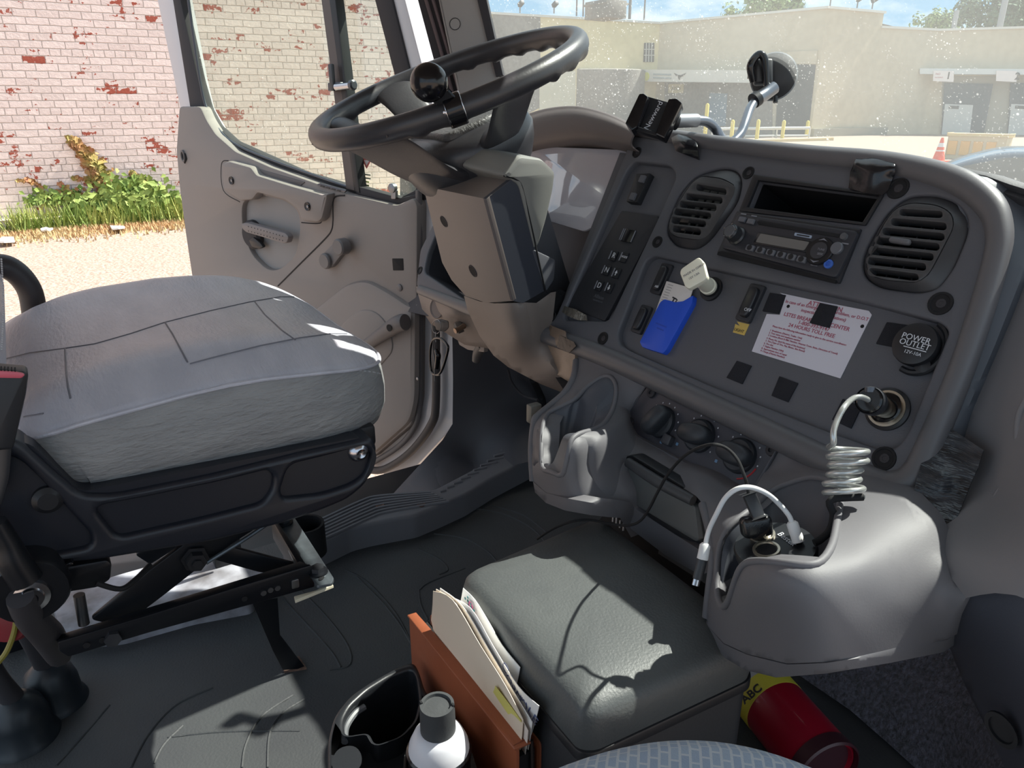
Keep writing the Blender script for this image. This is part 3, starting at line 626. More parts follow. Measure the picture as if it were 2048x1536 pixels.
slab('window_channel', DP, [(338, -20), (384, -20), (414, 190), (440, 236), (470, 268), (545, 305), (700, 350), (800, 372), (830, 340), (738, -20), (775, -20), (855, 330), (848, 395), (790, 412), (690, 388), (540, 334), (468, 302), (428, 264), (404, 215), (376, 215)], -.02, -.004, SEAL, door, r=.004, bev=.003, holes=[(gl_main, .01)]) if 0 else None
fr = [(338, -20), (376, 215), (404, 218), (428, 264), (468, 302), (540, 334), (690, 388), (790, 412), (848, 400), (862, 330), (775, -20)]
link('window_channel', prism(DP, rnd(DP.P(fr), .006), -.03, -.006, [rnd(DP.P(gl_main), .01), rnd(DP.P(gl_vent), .01)], .003), SEAL, door)
tube('window_seal', [DP.w(*DP.uv(a, b_), -.004) for a, b_ in [(372, -15), (396, 150), (410, 214), (430, 252), (464, 286), (545, 322), (692, 374)]], .004, GMT, door, 8)
slab('window_glass', DP, [(345, -20), (645, -20), (700, 376), (600, 350), (460, 290), (400, 215)], -.03, -.026, DGL, door, r=0, bev=0)
slab('vent_glass', DP, [(658, -20), (745, -20), (838, 335), (832, 386), (795, 400), (712, 384)], -.028, -.024, DGL, door, r=0, bev=0)
slab('window_divider', DP, [(640, -20), (665, -20), (716, 384), (692, 378)], -.02, .004, M('divider', (98, 88, 84), .6), door, r=.001, bev=.002)
slab('divider_gasket', DP, [(656, -20), (668, -20), (719, 386), (708, 382)], -.02, .006, BLK, door, r=.001, bev=.001)
slab('vent_sill', DP, [(712, 372), (800, 396), (835, 388), (832, 400), (796, 410), (712, 388)], -.02, .004, SEAL, door, r=.001, bev=.002)
trim = [(358, 213), (400, 213), (412, 240), (430, 268), (470, 303), (540, 334), (690, 387), (792, 411), (826, 396), (834, 410), (833, 620), (832, 800), (822, 850), (742, 918), (640, 900), (420, 700), (384, 556), (371, 470), (358, 370), (352, 300)]
bowl = [(483, 404), (512, 388), (570, 402), (595, 422), (600, 452), (592, 509), (560, 539), (535, 541), (502, 509), (484, 455)]
tp_ = link('trim_panel', prism(DP, rnd(DP.P(trim, .02), .012), -.012, .02, [rnd(DP.P(bowl, .02), .03)], .005), TRM, door)
BWL = M('trim_bowl', (140, 138, 138), .6)
slab('handle_recess', DP, [(470, 385), (610, 400), (612, 550), (470, 550)], -.011, .004, BWL, door, r=0, bev=0)
slab('arm_pull', DP, [(442, 327), (457, 322), (500, 334), (512, 350), (583, 372), (644, 389), (655, 387), (643, 438), (635, 445), (603, 443), (595, 420), (570, 401), (514, 386), (503, 400), (480, 402), (447, 380)], .018, .045, TRM, door, r=.008, bev=.008)
slab('pull_pocket', DP, [(514, 337), (610, 364), (597, 374), (560, 366), (516, 349)], .019, .0225, M('pocket_grey', (104, 98, 98), .7), door, r=.006, bev=.001)
for px, py in ((463, 361), (615, 413)): s_ = lathe('screw', [(.011, 0), (.011, .002), (.008, .0005), (0, 0)], DP.w(*DP.uv(px, py, .046), .046), DP.n, BLK, door, 18); lathe('screw_head', [(.004, .001), (.004, .004), (0, .005)], DP.w(*DP.uv(px + 2, py, .046), .046), DP.n, STL, s_, 10)
lathe('release_base', [(.042, 0), (.042, .012), (.034, .02), (0, .02)], DP.w(*DP.uv(513, 468), .005), DP.n, SEAL, door, 28)
lv = slab('release_lever', DP, [(482, 447), (492, 445), (570, 466), (577, 474), (573, 486), (566, 487), (492, 465), (484, 458)], .028, .045, M('lever_grey', (122, 116, 116), .5), door, r=.006, bev=.004)
b = bmesh.new()
for k in range(12):
    for j in range(2):
        q = DP.uv(497 + 6.2 * k, 453 + 9 * j + 1.75 * k, .045); lathebm([(.0016, 0), (.0016, .0006), (0, .0006)], DP.w(q.x, q.y, .045), DP.n, 8, b)
link('grip_dot', b, SEAL, lv)
slab('latch_button', DP, [(497, 480), (506, 474), (520, 486), (526, 494), (518, 498), (503, 494)], .02, .03, BLK, door, r=.006, bev=.003)
DK = M('groove_dark', (44, 42, 44), .8)
tube('panel_groove', [DP.w(*DP.uv(a, c, .02), .0195) for a, c in [(690, 391), (668, 397), (666, 440), (663, 460), (650, 478), (600, 528), (556, 572)]], .0024, DK, door, 6)
tube('panel_groove', [DP.w(*DP.uv(a, c, .02), .0195) for a, c in [(457, 321), (443, 328), (447, 381), (480, 404)]], .0016, DK, door, 6)
tube('panel_groove', [DP.w(*DP.uv(a, c, .02), .0195) for a, c in [(603, 445), (635, 447), (645, 438), (657, 388)]], .0018, DK, door, 6)
slab('lock_slider', DP, [(632, 369), (640, 366), (693, 380), (688, 386)], .019, .0235, GMT, door, r=.003, bev=.001)
for k in range(4): slab('slider_mark', DP, [(642 + 11 * k, 370 + 3 * k), (649 + 11 * k, 372 + 3 * k), (647 + 11 * k, 375 + 3 * k), (640 + 11 * k, 373 + 3 * k)], .0235, .0242, BLK, door, r=.001, bev=0)
cr_ = slab('window_crank', DP, [(640, 512), (668, 484), (688, 486), (690, 500), (662, 536), (645, 538)], .02, .034, M('crank_grey', (110, 106, 106), .5), door, r=.012, bev=.004)
for px, py, h in ((674, 495, .06), (647, 523, .045)): lathe('crank_knob', [(.021, 0), (.021, h - .036), (.018, h - .032), (0, h - .032)], DP.w(*DP.uv(px, py, h), .032), DP.n, M('crank_grey', (110, 106, 106), .5), cr_, 24)
slab('square_hole', DP, [(784, 517), (806, 517), (807, 541), (786, 541)], .0195, .021, MBK, door, r=.002, bev=.0004)
lathe('plug', [(.009, 0), (.009, .004), (.006, .006), (0, .006)], DP.w(*DP.uv(800, 575, .02), .019), DP.n, M('crank_grey', (110, 106, 106)), door, 16)
slab('lower_bulge', DP, [(600, 640), (650, 600), (690, 568), (728, 560), (770, 582), (815, 612), (830, 615), (829, 800), (818, 845), (742, 912), (640, 890)], .018, .034, TRM, door, r=.03, bev=.014)
slab('map_pocket', DP, [(650, 690), (690, 640), (720, 618), (750, 622), (775, 650), (788, 700), (700, 800)], .03, .0385, TRM, door, r=.03, bev=.006)
gb = tube('grab_lever', [DP.w(*DP.uv(715, 700, .05), .035), DP.w(*DP.uv(745, 680, .06), .052), DP.w(*DP.uv(790, 650, .07), .062), DP.w(*DP.uv(806, 646, .07), .062)], [.015, .016, .021, .02], M('lever_dark', (102, 98, 98), .55), door, 16)
lathe('lever_hole', [(.009, 0), (.009, .001), (0, .001)], DP.w(*DP.uv(778, 656, .085), .084), DP.n, MBK, gb, 18)
lathe('pull_ring', [(.018, 0), (.018, .006), (.013, .006), (.011, .001), (0, .001)], DP.w(*DP.uv(368, 312, .02), .02), DP.n, M('crank_grey', (110, 106, 106)), door, 24, sx=.55, xdir=DP.u)
slab('ring_slot', DP, [(364, 308), (370, 306), (373, 318), (369, 328), (365, 318)], .021, .0225, MBK, door, r=.003, bev=0)
# edge of the door by the hinge
tube('door_seal', [DP.w(*DP.uv(a, c, 0), .004) for a, c in [(840, 380), (842, 560), (842, 700), (840, 812), (828, 858), (795, 895), (738, 930)]], .008, M('seal_grey', (104, 100, 100), .6), door, 10)
tube('hinge_seal', [DP.w(*DP.uv(a, c, .01), .01) for a, c in [(868, 560), (871, 640), (872, 800), (862, 850), (820, 905), (770, 938), (738, 940)]], .011, M('seal_dark', (64, 60, 60), .6), door, 10)
for py in (612, 757): lathe('screw', [(.004, 0), (.004, .003), (0, .004)], DP.w(*DP.uv(836, py, .03), .03), DP.n, STL, door, 10)
# divider latch and vent window clip
box('vent_latch', DP.w(*DP.uv(664, 155, .02), .02), (.014, .06, .01), M('latch_grey', (74, 76, 80), .5), door, (DP.u, DP.v, DP.n), .003)
la = tube('latch_pin', [DP.w(*DP.uv(672, 174, .02), .02), DP.w(*DP.uv(710, 170, .02), .02)], .008, CHR, door, 12, smooth=False)
lathe('latch_knob', [(.012, 0), (.012, .008), (.008, .011), (0, .011)], DP.w(*DP.uv(700, 170, .03), .026), DP.u, GMT, la, 9)
slab('latch_bracket', DP, [(655, 166), (680, 164), (684, 180), (656, 182)], .006, .02, GMT, door, r=.002, bev=.001)
lathe('vent_clip', [(.011, 0), (.011, .01), (.005, .012), (0, .012)], DP.w(*DP.uv(786, 376, .01), .006), DP.n, STL, door, 20); slab('clip_stem', DP, [(781, 380), (791, 380), (791, 398), (782, 398)], .004, .012, STL, door, r=.003, bev=.001)
sk = slab('glass_sticker', DP, [(722, 316), (744, 318), (733, 338)], -.022, -.0215, M('sticker_red', (214, 120, 112), .6), door, r=.002, bev=0); slab('sticker_center', DP, [(728, 320), (739, 321), (733, 331)], -.0214, -.021, SG, sk, r=0, bev=0)
for k, c in enumerate(((150, 156, 140), (150, 156, 140), (186, 200, 110), (104, 120, 70))): slab('glass_sticker', DP, [(721, 346 + 7 * k), (741 - 3 * (k > 1), 349 + 7 * k), (741 - 3 * (k > 1), 352 + 7 * k), (721, 349 + 7 * k)], -.022, -.0215, M('sticker%d' % k, c, .6), door, r=0, bev=0)
# ================================================================ DASHBOARD
D = Pl((-.68493, .83799, .7618), (0, -.88295, .46947), (1, 0, 0))
dash = thing('dashboard', 'dark grey truck dashboard with two air vents, switch panel and two cup holder pods', 'dashboard', (-.6, .85, 0))
shift_hole = [(1268, 323), (1340, 331), (1353, 352), (1310, 448), (1217, 642), (1126, 640), (1131, 615), (1252, 340)]
ventL_hole = [(1422, 340), (1450, 335), (1474, 341), (1484, 362), (1476, 403), (1421, 480), (1394, 499), (1353, 493), (1333, 471), (1334, 444), (1356, 389), (1386, 354)]
ventR_hole = [(1811, 392), (1868, 389), (1912, 404), (1935, 433), (1935, 466), (1906, 537), (1874, 578), (1837, 586), (1757, 575), (1727, 553), (1723, 521), (1738, 483), (1773, 426)]
pocket_hole = [(1517, 361), (1764, 392), (1729, 448), (1495, 417)]
sw_hole = [(1306, 511), (1400, 533), (1558, 567), (1716, 601), (1881, 645), (1898, 662), (1812, 872), (1788, 899), (1755, 898), (1650, 861), (1415, 769), (1262, 703), (1238, 688), (1234, 668), (1290, 522)]
cl_hole = [(1052, 292), (1100, 280), (1160, 276), (1256, 292), (1196, 440), (1108, 640), (1060, 660), (930, 600), (848, 545), (856, 505), (900, 400), (1000, 300)]
outer = [(1045, 262), (1110, 248), (1190, 255), (1262, 270), (1400, 290), (1600, 312), (1760, 327), (1880, 352), (1955, 400), (1982, 450), (1975, 520), (1905, 730), (1860, 850), (1815, 945), (1775, 968), (1720, 950), (1500, 840), (1210, 705), (1102, 658), (1000, 640), (832, 573), (840, 500), (900, 380)]
link('face_panel', prism(D, rnd(D.P(outer), .01), -.012, 0, [rnd(D.P(h), r) for h, r in ((shift_hole, .012), (ventL_hole, .012), (ventR_hole, .016), (pocket_hole, .002), (sw_hole, .012), (cl_hole, .012))], .0035, 3), PLD, dash)
# floors of the recesses
slab('shift_recess', D, [(1240, 305), (1370, 325), (1360, 370), (1222, 665), (1105, 655)], -.020, -.0115, PLD, dash, r=0, bev=0)
slab('switch_recess', D, [(1270, 490), (1925, 640), (1905, 700), (1815, 925), (1200, 705)], -.022, -.0115, M('switch_plate', (86, 87, 93), .5, bump=.5, bs=900, bd=.0004), dash, r=0, bev=0)
pk = bmesh.new()
p4 = [(1508, 355), (1772, 388), (1733, 453), (1488, 420)]
pts = [D.uv(a, b) for a, b in p4]; fr_ = [D.w(*p, -.012) for p in pts]; bk = [D.w(*p, -.16) for p in pts]
mesh('storage_pocket', fr_ + bk, [[0, 1, 5, 4], [1, 2, 6, 5], [2, 3, 7, 6], [3, 0, 4, 7], [4, 5, 6, 7]], M('pocket_black', (18, 19, 23), .7), dash, smooth=0)
link('pocket_frame', prism(D, rnd(D.P([(1509, 350), (1769, 390), (1733, 452), (1480, 424)]), .002), -.002, .003, [rnd(D.P([(1518, 362), (1760, 393), (1727, 446), (1496, 416)]), .001)], .001), BLK, dash)
# rolled bezel round the panel
roll = [(838, 578), (1000, 640), (1112, 676), (1215, 715), (1360, 782), (1500, 848), (1640, 914), (1745, 962), (1788, 970), (1830, 945), (1868, 860), (1925, 720), (1985, 530), (1994, 450), (1965, 395), (1890, 352), (1760, 322), (1600, 306), (1400, 281), (1262, 256)]
rr = [.011, .014, .015, .016, .016, .016, .016, .016, .016, .015, .013, .012, .012, .013, .015, .015, .014, .013, .012, .011]
tube('bezel', [D.w(*D.uv(a, b), -.005) for a, b in roll], rr, M('bezel_grey', (94, 93, 96), .42, bump=.2, bs=700, bd=.0002), dash, 20, 6)
# instrument hood (arched brow) and cluster
hood = [(1028, 236, .0), (1060, 222, .02), (1100, 212, .035), (1150, 209, .04), (1200, 220, .03), (1240, 236, .015), (1268, 252, 0)]
low = [(1052, 296), (1075, 288), (1110, 281), (1155, 276), (1205, 280), (1240, 287), (1262, 292)]
rows = [[D.w(*D.uv(a, b, .02), -.10) for a, b, c in hood], [D.w(*D.uv(a, b, .02), .006) for a, b, c in hood], [D.w(*D.uv(a, b + 6, .03), .024) for a, b, c in hood], [D.w(*D.uv((a * .7 + e * .3), (b * .55 + f * .45), .03), .03) for (a, b, c), (e, f) in zip(hood, low)], [D.w(*D.uv(a, b, .02), .02) for a, b in low], [D.w(*D.uv(a, b, .02), -.02) for a, b in low], [D.w(*D.uv(a, b + 8, 0), -.06) for a, b in low]]
HOO = M('hood_grey', (98, 90, 88), .55, bump=.2, bs=700, bd=.0002)
grid('cluster_hood', rows, HOO, dash, 5, thick=(0, .004, 0))
slab('cluster_bowl', D, [(800, 250), (1290, 250), (1290, 360), (1180, 700), (800, 620)], -.105, -.10, M('cluster_dark', (50, 51, 58), .6), dash, r=0, bev=0)
link('cluster_wall', prism(D, rnd(D.P([(1030, 275), (1266, 275), (1205, 440), (1118, 655), (1060, 680), (930, 615), (835, 560), (846, 490), (1000, 285)]), .012), -.105, -.011, [rnd(D.P(cl_hole), .012)], 0), M('cluster_dark', (50, 51, 58), .6), dash)
LP = Pl(D.w(0, 0, -.045), (D.n + Vector((.10, 0, 0))).normalized(), (1, 0, 0))
lens = slab('cluster_lens', LP, [(1060, 292), (1262, 300), (1222, 410), (1203, 444), (1168, 463), (1090, 440), (1020, 420)], -.004, 0, M('lens_reflection', (196, 196, 204), .04, spec=1.0, coat=1, c2=(188, 182, 190), vs=7), dash, r=.008, bev=.001)  # pale pinkish tones put the brick wall's reflection into the lens colour
slab('cluster_visor', D, [(1068, 294), (1100, 283), (1160, 279), (1250, 291), (1253, 305), (1160, 297), (1108, 298)], -.035, -.02, M('visor_grey', (70, 66, 68), .6), dash, r=.004, bev=.002)
slab('visor_reflector', D, [(1205, 285), (1250, 292), (1248, 303), (1203, 297)], -.02, -.018, M('reflector_tan', (150, 136, 128), .4), dash, r=.001, bev=0)
gg = lathe('gauge', [(.014, 0), (.014, .006), (.011, .007), (.011, .003), (0, .003)], D.w(*D.uv(1096, 324, -.04), -.044), D.n, BLK, dash, 28)
lathe('gauge_face', [(.0105, .003), (.0105, .0035), (0, .0035)], D.w(*D.uv(1096, 324, -.04), -.0435), D.n, M('gauge_face', (70, 72, 82), .4), gg, 24)
# screw wells
for px, py, r in ((1274, 305, .0075), (1497, 346, .0075), (1796, 377, .0105), (1315, 484, .0075), (1881, 607, .0105), (1104, 634, .0075), (1206, 677, .0085), (1768, 917, .0105), (840, 541, .0075)):
    w = lathe('screw_well', [(r * 1.25, -.001), (r * 1.18, .0014), (r * .98, .0014), (r * .9, .0003), (0, .0003)], D.w(*D.uv(px, py), 0), D.n, MBK, dash, 22)
    lathe('screw', [(r * .5, 0), (r * .48, .0006), (r * .25, .0006), (r * .22, .0002), (0, .0002)], D.w(*D.uv(px + 1.5, py), .0004), D.n, SEAL, w, 10)
# air vents
VB = M('vent_black', (26, 27, 31), .6); VG = M('vent_rim', (66, 66, 68), .4)
def vent(rim, face, slots, vanes, tab, shift=.006):
    v = link('air_vent', prism(D, rnd(D.P(face, shift), .014), -.012, shift, [rnd(D.P([(a, b - h), (c, d - h), (c, d + h), (a, b + h)], shift), .0045) for a, b, c, d, h in slots], .0016), VG, dash)
    # moulded collar between the hole and the louvre
    A_, B_ = [D.uv(*p) for p in rim], [D.uv(p[0], p[1], shift) for p in face]
    ca = sum(A_, Vector((0, 0))) / len(A_); n = 40
    def rs(P, c):
        out = []
        for k in range(n):
            a = 2 * math.pi * k / n; d = Vector((math.cos(a), math.sin(a))); best = 0
            for i in range(len(P)):
                p, q = P[i - 1] - c, P[i] - c; e = q - p; den = d.x * e.y - d.y * e.x
                if abs(den) < 1e-12: continue
                t_ = (p.x * e.y - p.y * e.x) / den; s_ = (p.x * d.y - p.y * d.x) / den
                if t_ > 0 and -1e-6 <= s_ <= 1 + 1e-6: best = max(best, t_)
            out.append(c + d * best)
        return out
    ra_, rb2 = rs(rnd(A_, .014), ca), rs(rnd(B_, .014), ca)
    bm = bmesh.new(); R0 = []
    for s, h in ((0, -.012), (.0, -.004), (.55, shift * .4), (.93, shift * .95), (1.02, shift - .003)):
        R0.append([bm.verts.new(D.w(*(a.lerp(b, s)), h)) for a, b in zip(ra_, rb2)])
    for X, Y in zip(R0, R0[1:]):
        for k in range(n): bm.faces.new((X[k], X[(k + 1) % n], Y[(k + 1) % n], Y[k]))
    link('vent_collar', bm, M('vent_collar', (52, 52, 55), .38), v)
    slab('vent_back', D, rim, -.06, -.055, MBK, v, r=0, bev=0)
    b = bmesh.new()
    for (x0, y0), (x1, y1) in vanes:
        p, q = D.uv(x0, y0), D.uv(x1, y1); e = (q - p); boxbm(D.w(*((p + q) / 2), -.028), (D.u * e.x + D.v * e.y, (D.u * e.x + D.v * e.y).cross(D.n), D.n), (e.length, .0016, .028), 0, bm=b)
    link('vane', b, VB, v)
    if tab:
        p = D.uv(tab[0], tab[1], shift); link('vent_tab', boxbm(D.w(p.x, p.y, shift + .001), (D.u, D.v, D.n), (.024, .0065, .008), .003, 3), M('tab_grey', (92, 92, 96), .5), v)
    return v
vent(ventL_hole, [(1402, 352), (1444, 357), (1472, 372), (1466, 392), (1418, 470), (1400, 480), (1352, 474), (1336, 462), (1339, 437), (1366, 390), (1384, 364)],
     [(1392, 374, 1452, 384, 6.0), (1372, 393, 1444, 401, 6.2), (1359, 408, 1432, 416, 6.2), (1348, 423, 1421, 432, 6.2), (1343, 440, 1411, 448, 6.2), (1345, 457, 1401, 464, 6.2)],
     [((1400 + k * 17, 356), (1350 + k * 17, 474)) for k in range(4)], None)
vent(ventR_hole, [(1821, 405), (1875, 410), (1903, 426), (1908, 452), (1857, 549), (1834, 565), (1770, 560), (1740, 551), (1730, 527), (1764, 452), (1789, 417)],
     [(1799, 424, 1884, 429, 6.5), (1782, 443, 1892, 453, 7.2), (1765, 462, 1888, 474, 7.2), (1752, 481, 1878, 494, 7.2), (1740, 501, 1866, 514, 7.2), (1735, 521, 1851, 534, 7.2), (1738, 542, 1836, 555, 7.0)],
     [((1822 + k * 27, 408), (1752 + k * 27, 565)) for k in range(4)], (1801, 483))
# shift pad
pad = slab('shift_pad', D, [(1243, 421), (1315, 431), (1318, 440), (1209, 642), (1133, 614)], -.012, -.005, M('pad_black', (42, 43, 48), .5, bump=.4, bs=900, bd=.0003), dash, r=.003, bev=.001, ph=-.005)
WIK = M('print_white', (206, 208, 214), .6)
def vrect(pl, px, py, w, h, h0, h1, m, par, nm, r=.001, bev=.0005, rot=0, label=None):
    c = pl.uv(px, py, h1); ca, sa = math.cos(rot), math.sin(rot)
    P = [Vector((c.x + x * ca - y * sa, c.y + x * sa + y * ca)) for x, y in ((-w / 2, -h / 2), (w / 2, -h / 2), (w / 2, h / 2), (-w / 2, h / 2))]
    return link(nm, prism(pl, rnd(P, r), h0, h1, bev=bev), m, par, label)
for px, py, s, z in ((1226, 511, 'R', .0125), (1247, 514, 'MODE', .005), (1212, 540, 'N', .0125), (1232, 546, '\u2191', .009), (1197, 571, 'D', .0125), (1218, 575, '\u2193', .009)):
    k_ = vrect(D, px, py, .0145, .0165, -.005, -.002, M('key_black', (30, 31, 36), .4), pad, 'shift_key', .001)
    q = D.uv(px, py, -.002); link('key_edge', prism(D, [q + Vector(v) for v in ((-.0072, -.007), (-.0052, -.007), (-.0052, .007), (-.0072, .007))], -.002, -.0012, bev=0), M('key_grey', (126, 128, 136), .4), k_, smooth=0)
    if len(s) > 1 or s in 'RND': text('key_letter', s, D, px + 1.5, py, z, WIK, k_, -.0018)
    else:
        up_ = 1 if s == '\u2191' else -1; link('key_arrow', prism(D, [q + Vector((x, y * up_)) for x, y in ((-.0008, -.004), (.0008, -.004), (.0008, 0), (.003, 0), (0, .0045), (-.003, 0), (-.0008, 0))], -.002, -.0015, bev=0), WIK, k_, smooth=0)
ds = vrect(D, 1256, 471, .023, .021, -.005, -.0035, BLG, pad, 'gear_display', .001)
for dx in (-.0145, -.0105, .0125): q = D.uv(1256, 471, -.004) + Vector((dx, 0)); link('display_mark', prism(D, [q + Vector(v) for v in ((-.0006, -.0095), (.0006, -.0095), (.0006, .0095), (-.0006, .0095))], -.004, -.0028, bev=0), M('key_grey', (126, 128, 136)), ds, smooth=0)
text('pad_print', 'Allison', D, 1198, 594, .0085, M('print_grey', (90, 92, 98), .6), pad, -.0045); text('pad_print', 'TRANSMISSION', D, 1195, 602, .0035, M('print_grey', (90, 92, 98), .6), pad, -.0045)
# dimmer switch in the shift recess
dm = slab('dimmer_switch', D, [(1272, 347), (1300, 346), (1273, 405), (1252, 403)], -.012, .0, BLK, dash, r=.002, bev=.001)
for px, py in ((1283, 357), (1264, 392)): vrect(D, px, py, .0115, .012, 0, .004, PLD, dm, 'switch_button', .002, .001)
# rocker switches in the lower recess
RS = M('rocker_black', (34, 35, 40), .35)
def rocker(px, py, w, h, lab=None):
    b = vrect(D, px, py, w, h, -.0115, -.006, M('rocker_frame', (46, 47, 52), .5), dash, 'rocker_switch', .003, .0015)
    c = D.uv(px, py, -.004); n = 22
    P = [c + Vector((math.copysign(abs(math.cos(a)) ** .55, math.cos(a)) * w * .33, math.copysign(abs(math.sin(a)) ** .55, math.sin(a)) * h * .40)) for a in [2 * math.pi * k / n for k in range(n)]]
    link('rocker', prism(D, P, -.006, .001, bev=.003, bs=3), RS, b)
    if lab: text('switch_letters', lab, D, px - 4, py + 15, .0062, WIK, b, .0014)
    return b
rocker(1321, 557, .022, .047); rocker(1281, 638, .022, .043); rocker(1499, 605, .0235, .051, 'OFF')
for px, py in ((1313, 573),): text('switch_letters', 'ABS', D, px, py, .0045, WIK, dash, .0012)
# lighter sockets and power outlet
so1 = lathe('socket', [(.017, 0), (.017, .004), (.0125, .005), (.012, -.004), (0, -.004)], D.w(*D.uv(1424, 579, -.0115), -.0115), D.n, BLK, dash, 26)
c = D.w(*D.uv(1776, 819, -.0115), -.0115)
so2 = lathe('socket', [(.0235, 0), (.0235, .003), (.0205, .005), (.019, .004), (.0175, .004), (.016, -.002), (0, -.002)], c, D.n, BLK, dash, 32)
lathe('socket_ring', [(.0200, .003), (.0200, .0054), (.0175, .0054), (.0172, .003)], c, D.n, M('brass_ring', (196, 186, 168), .3, .8), so2, 32)
co_ = lathe('outlet_cap', [(.0225, 0), (.0235, .008), (.0225, .012), (.018, .0135), (0, .0138)], D.w(*D.uv(1830, 688, .002), -.008), D.n, BLK, dash, 36)
slab('cap_tab', D, [(1782, 697), (1800, 690), (1812, 706), (1800, 717), (1786, 713)], -.008, -.001, BLK, co_, r=.004, bev=.002)
oc = D.uv(1836, 690, 0)
tube('cap_tether', [D.w(oc.x + .026 * math.cos(a), oc.y + .029 * math.sin(a), -.006) for a in [-1.9 + .35 * k for k in range(10)]], .0035, BLK, co_, 8)
lathe('tether_anchor', [(.008, 0), (.008, .005), (0, .007)], D.w(*D.uv(1846, 732, -.005), -.008), D.n, BLK, co_, 16)
text('cap_letters', 'POWER', D, 1832, 677, .0088, WIK, co_, .0064); text('cap_letters', 'OUTLET', D, 1829, 689, .0088, WIK, co_, .0064)
text('cap_letters', '12V-10A', D, 1825, 706, .0052, WIK, co_, .0064); vrect(D, 1829, 697.5, .024, .0008, .0055, .0066, WIK, co_, 'cap_line', 0, 0)
# top pad running to the windscreen, and left end
ty = [(-1.52, .85), (-1.42, .86), (-1.2, .9), (-.95, .905), (-.7, .90), (-.45, .885), (-.30, .87), (.1, .87), (.4, .87)]
grid('top_pad', [[(x, y0, .775 if x < -.36 else .755) for x, y0 in ty], [(x, y0 + .03, .782 if x < -.36 else .762) for x, y0 in ty], [(x, 1.29, .69) for x, y0 in ty]], M('top_pad', (70, 70, 74), .6, bump=.3, bs=500), dash, 4, thick=(0, 0, -.01))
# passenger side dash beyond the bezel
SIDE = M('dash_side', (120, 118, 121), .55, bump=.25, bs=520, bd=.0003); DSP = Pl(D.w(0, 0, -.012), D.n, (1, 0, 0))
strip = [(1884, 343), (1960, 356), (2060, 385), (2110, 420), (2052, 532), (1990, 690), (1930, 830), (1878, 960), (1872, 990), (1815, 1010), (1790, 985), (1840, 930), (1900, 760), (1975, 540)]
relief('side_strip', strip, [(a, b, 'pl', (D, -.008)) for a, b in ((1884, 343), (1960, 356), (1840, 930), (1900, 760), (1975, 540), (1790, 985))] + [(2060, 385, 'pl', (D, -.05)), (2110, 420, 'pl', (D, -.05)), (2052, 532, 'pl', (D, -.022)), (1990, 690, 'pl', (D, -.02)), (1930, 830, 'pl', (D, -.02)), (1872, 990, 'pl', (D, -.02))], M('side_strip', (84, 89, 97), .5, bump=.2, bs=520, bd=.0002), dash, thick=(0, .02, 0))
right = [(2120, 440), (2056, 538), (1994, 694), (1934, 834), (1882, 962), (1876, 1000), (1870, 1080), (1876, 1110), (1896, 1148), (1932, 1196), (1960, 1190), (1990, 1186), (2030, 1190), (2070, 1205), (2120, 1230)]
relief('side_panel', right, [(a, b, 'pl', (D, -.032)) for a, b in ((2120, 440), (2056, 538), (1994, 694), (1934, 834), (1882, 962))] + [(2100, 700, 'pl', (D, .0)), (2010, 850, 'pl', (D, -.01)), (1990, 1000, 'pl', (D, 0)), (1880, 1080, 'y', .645), (1932, 1196, 'y', .60), (2030, 1190, 'y', .575), (2120, 1230, 'y', .57), (2120, 1000, 'y', .615), (1990, 1100, 'y', .61)], SIDE, dash, thick=(0, .03, 0), lam=1e-2)
tube('side_moulding', [U(a, b, pl=D, h=.0) for a, b in ((2052, 965), (2010, 975), (1990, 1005), (1992, 1040), (2015, 1068), (2052, 1082))], .004, SIDE, dash, 10)
tube('side_moulding', [U(a, b, pl=D, h=.003) for a, b in ((2054, 800), (2040, 830), (2036, 870), (2042, 905), (2054, 922))], .0035, SIDE, dash, 10)
# ---- lower console: HVAC deck, bin face and two cup pods
deckc = [(1140, 712, 'pl', (D, -.006)), (1290, 760, 'pl', (D, -.006)), (1500, 862, 'pl', (D, -.006)), (1700, 940, 'pl', (D, -.006)), (1240, 856, 'pl', (D, -.006)), (1565, 885, 'pl', (D, -.006)), (1462, 978, 'pl', (D, -.006)), (1350, 925, 'pl', (D, -.006))]
KC = M('console_grey', (100, 99, 103), .6, bump=.3, bs=520, bd=.0003)
hv = [(1297, 765), (1564, 884), (1512, 972), (1497, 990), (1464, 979), (1238, 856)]
wellL = [(1200, 756), (1219, 753), (1231, 768), (1231, 796), (1222, 826), (1206, 849), (1185, 860), (1158, 868), (1142, 882), (1134, 915), (1124, 949), (1104, 944), (1085, 936), (1082, 900), (1086, 850), (1098, 826), (1122, 813), (1150, 798), (1172, 776)]
wellR = [(1575, 968), (1625, 955), (1668, 968), (1680, 1000), (1674, 1045), (1664, 1090), (1642, 1122), (1610, 1130), (1560, 1125), (1518, 1122), (1492, 1127), (1476, 1148), (1458, 1200), (1446, 1213), (1436, 1195), (1434, 1150), (1440, 1090), (1462, 1050), (1500, 1020), (1540, 985)]
def yk(lst): return [(a, b, 'y', c) for a, b, c in lst]
Lc = yk([(1140, 735, .69), (1105, 812, .62), (1072, 836, .565), (1064, 900, .55), (1066, 975, .545), (1085, 1003, .53), (1085, 936, .515), (1124, 949, .50), (1142, 882, .508), (1130, 1022, .505), (1160, 868, .530), (1188, 861, .565), (1206, 850, .60), (1235, 885, .618), (1190, 1030, .535), (1240, 1040, .575), (1165, 950, .525), (1190, 920, .555), (1220, 950, .58), (1250, 915, .612), (1262, 1055, .60), (1400, 985, .60), (1300, 940, .61), (1325, 1030, .605), (1400, 1150, .60), (1440, 1005, .60)])
